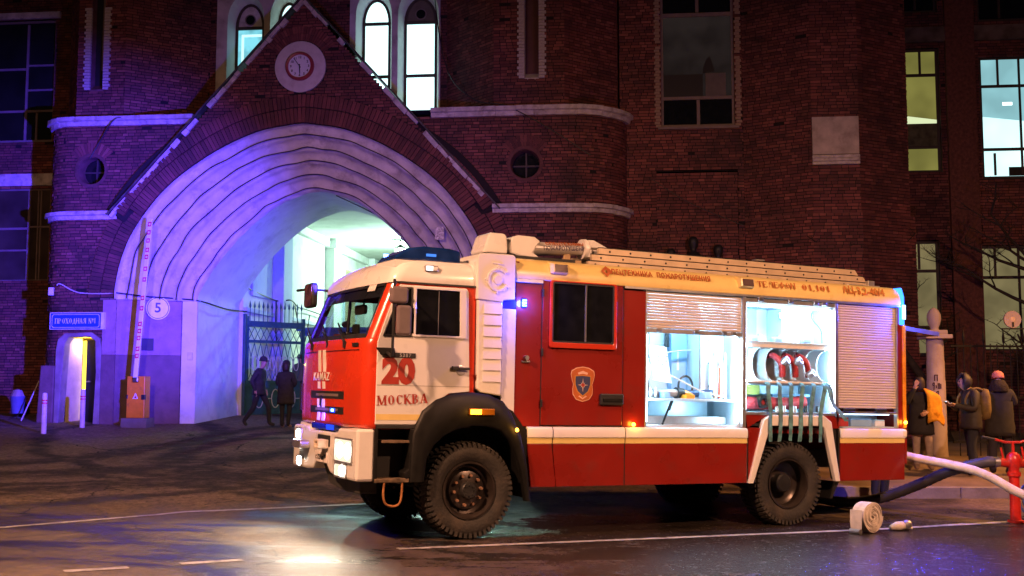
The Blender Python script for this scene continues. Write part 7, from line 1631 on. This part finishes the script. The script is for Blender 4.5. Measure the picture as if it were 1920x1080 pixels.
# red standpipe on the hydrant
hx, hy = 6.9, 15.7
hz = g(hx, hy); sp = empty('hydrant_standpipe', (hx, hy, hz), 'red hydrant standpipe with cross handle and two hose outlets', 'standpipe')
M_hyd = mat('standpipe_red', (.55, .02, .015), .35, var=.2, scale=9, coat=.3, dirt=(.2, .015, .01), dscale=7)
q = MB(); q.lathe([(.11, 0), (.11, .03), (.072, .04), (.068, .62), (.092, .63), (.092, .68), (.072, .69), (.072, .74), (.1, .78), (.105, .86), (.085, .92), (.05, .95), (.0, .96)], 20); q.build('column', M_hyd, sp, sharp=40)
q = MB(); q.cyl((0, 0, .8), (-.2, 0, .82), .065, .06); q.cyl((0, 0, .8), (.2, 0, .80), .065, .06); q.build('outlet', M_hyd, sp, sharp=40)
for xa_, xb_, zz_ in ((-.2, -.27, .82), (.2, .29, .8)):
    q = MB(); q.cyl((xa_, 0, zz_), (xb_, 0, zz_), .07); q.build('coupling', M_coup, sp, sharp=40)
q = MB(); q.cyl((0, 0, .95), (0, 0, 1.1), .02); q.tube([(-.25, 0, 1.13), (-.1, 0, 1.09), (.1, 0, 1.09), (.25, 0, 1.14)], .018, 8); q.cyl((-.14, .0, .86), (-.17, 0, 1.02), .014); q.cyl((.14, .0, .86), (.12, 0, 1.03), .014); q.build('cross_handle', M_hyd, sp)
for sx_, zz_ in ((-1, 1.13), (1, 1.14)): q = MB(); q.cyl((sx_ * .25, 0, zz_), (sx_ * .42, 0, zz_ + .035), .02, .018, 8); q.build('handle_grip', M_black, sp)
# hoses
M_hw = mat('white_hose', (.66, .58, .52), .7, var=.15, scale=10, bump=.3, bscale=90, dirt=(.3, .24, .2), dscale=3)
a_ = MT @ Vector((6.55, .25, 1.0))
q = MB(); pts = [a_, a_ + Vector((.25, -.02, -.12)), (6.3, 15.55, .60), (6.75, 15.25, .33), (7.1, 15.0, .17), (7.6, 14.7, .02), (8.6, 14.3, -.06), (10, 14.1, -.1)]
q.tube(spline(pts, 6), .06, 14); o = q.build('water_hose', M_hw, smooth=True); tag(o, 'thick white hose sloping from the truck rear past the red standpipe', 'hose')
M_hd_ = mat('suction_rubber', (.05, .048, .06), .5, var=.2, scale=6)
pts = [(hx - .27, hy, hz + .82), (hx - .42, hy + .02, hz + .81), (6.1, 15.9, .57), (5.75, 16.3, .33), (5.3, 16.6, .12), (4.8, 16.8, .06), (4.4, 16.9, .17), (4.15, 16.9, .42), (4.1, 16.8, .6)]
P_ = spline(pts, 14); q = MB(); q.tube(P_, [.078 if i % 2 else .071 for i in range(len(P_))], 14); o = q.build('suction_hose', M_hd_, smooth=True); tag(o, 'dark ribbed suction hose running from the standpipe under the truck', 'hose')
pts = [(hx + .29, hy, hz + .8), (hx + .45, hy, hz + .74), (hx + .65, hy - .05, hz + .4), (hx + .8, hy - .1, hz + .09), (hx + 1.6, hy - .2, hz + .06)]
q = MB(); q.tube(spline(pts, 6), .075, 12); o = q.build('supply_hose', mat('pink_hose', (.45, .3, .25), .7), smooth=True); tag(o, 'pale hose dropping from the right outlet of the standpipe', 'hose')
# flat hose rolled up and standing on edge
rl = empty('rolled_hose', (4.47, 14.42, g(4.47, 14.42)), 'flat white fire hose rolled into an upright coil on the wet road', 'hose')
rl.rotation_euler = (0, 0, R(35))
q = MB(); rows = []; n_ = 9 * 28
for i in range(n_ + 1):
    a = 2 * math.pi * i / 28; r_ = .03 + .0185 * a / (2 * math.pi) * 1.0 + .004 * math.sin(a * 3.1); wv = .006 * math.sin(a * 2.3)
    rows.append([(r_ * math.cos(a), -.09 + wv, .205 + r_ * math.sin(a)), (r_ * math.cos(a), .09 + wv, .205 + r_ * math.sin(a)), ((r_ - .012) * math.cos(a), .09 + wv, .205 + (r_ - .012) * math.sin(a)), ((r_ - .012) * math.cos(a), -.09 + wv, .205 + (r_ - .012) * math.sin(a))])
q.grid(rows, close_u=True); q.build('coil', M_hw, rl, smooth=False)
q = MB(); q.grid([[(-.215, -.09, .3), (-.215, .09, .3)], [(-.225, -.09, .15), (-.225, .09, .15)], [(-.222, -.08, .03), (-.222, .08, .03)]]); q.build('loose_end', M_hw, rl); q = MB(); q.cyl((-.235, -.08, .035), (-.235, .08, .035), .033); q.build('coupling', M_coup, rl, sharp=40)
hc = empty('hose_coupling', (4.98, 14.72, g(4.98, 14.72)), 'white hose end with metal coupling lying beside the coil', 'coupling'); hc.rotation_euler = (0, 0, R(25))
q = MB(); q.tube([(-.16, 0, .05), (-.05, 0, .06), (.05, .0, .06)], [.03, .06, .055], 12); q.build('hose_end', M_hw, hc, smooth=True); q = MB(); q.lathe([(.055, .05), (.06, .07), (.07, .12), (.06, .15), (.04, .15)], 16, 'x', (0, 0, .065)); q.build('collar', M_coup, hc, sharp=40); q = MB(); q.tube([(.13, -.07, .02), (.16, 0, .09), (.13, .07, .02)], .012, 6); q.build('lug', M_coup, hc)
# hose drum at the right edge, the blue light painted into its colour
dr_ = empty('hose_drum', (7.38, 16.1, g(7.38, 16.1)), 'blue-lit spoked hose drum standing at the right edge beside the standpipe', 'drum')
M_drum = mat('drum_blue_lit', (.1, .16, .4), .4, .3)
for r_ in (.25, .19): q = MB(); q.tube([(r_ * math.cos(2 * math.pi * i / 32), 0, .27 + r_ * math.sin(2 * math.pi * i / 32)) for i in range(32)], .018, 8, closed=True); q.build('rim', M_drum, dr_, smooth=True)
for k in range(10): a = 2 * math.pi * k / 10; q = MB(); q.cyl((.03 * math.cos(a), 0, .27 + .03 * math.sin(a)), (.24 * math.cos(a), 0, .27 + .24 * math.sin(a)), .008, None, 6); q.build('spoke', M_steel, dr_)
q = MB(); q.cyl((0, -.05, .27), (0, .05, .27), .04); q.build('hub', M_black, dr_)
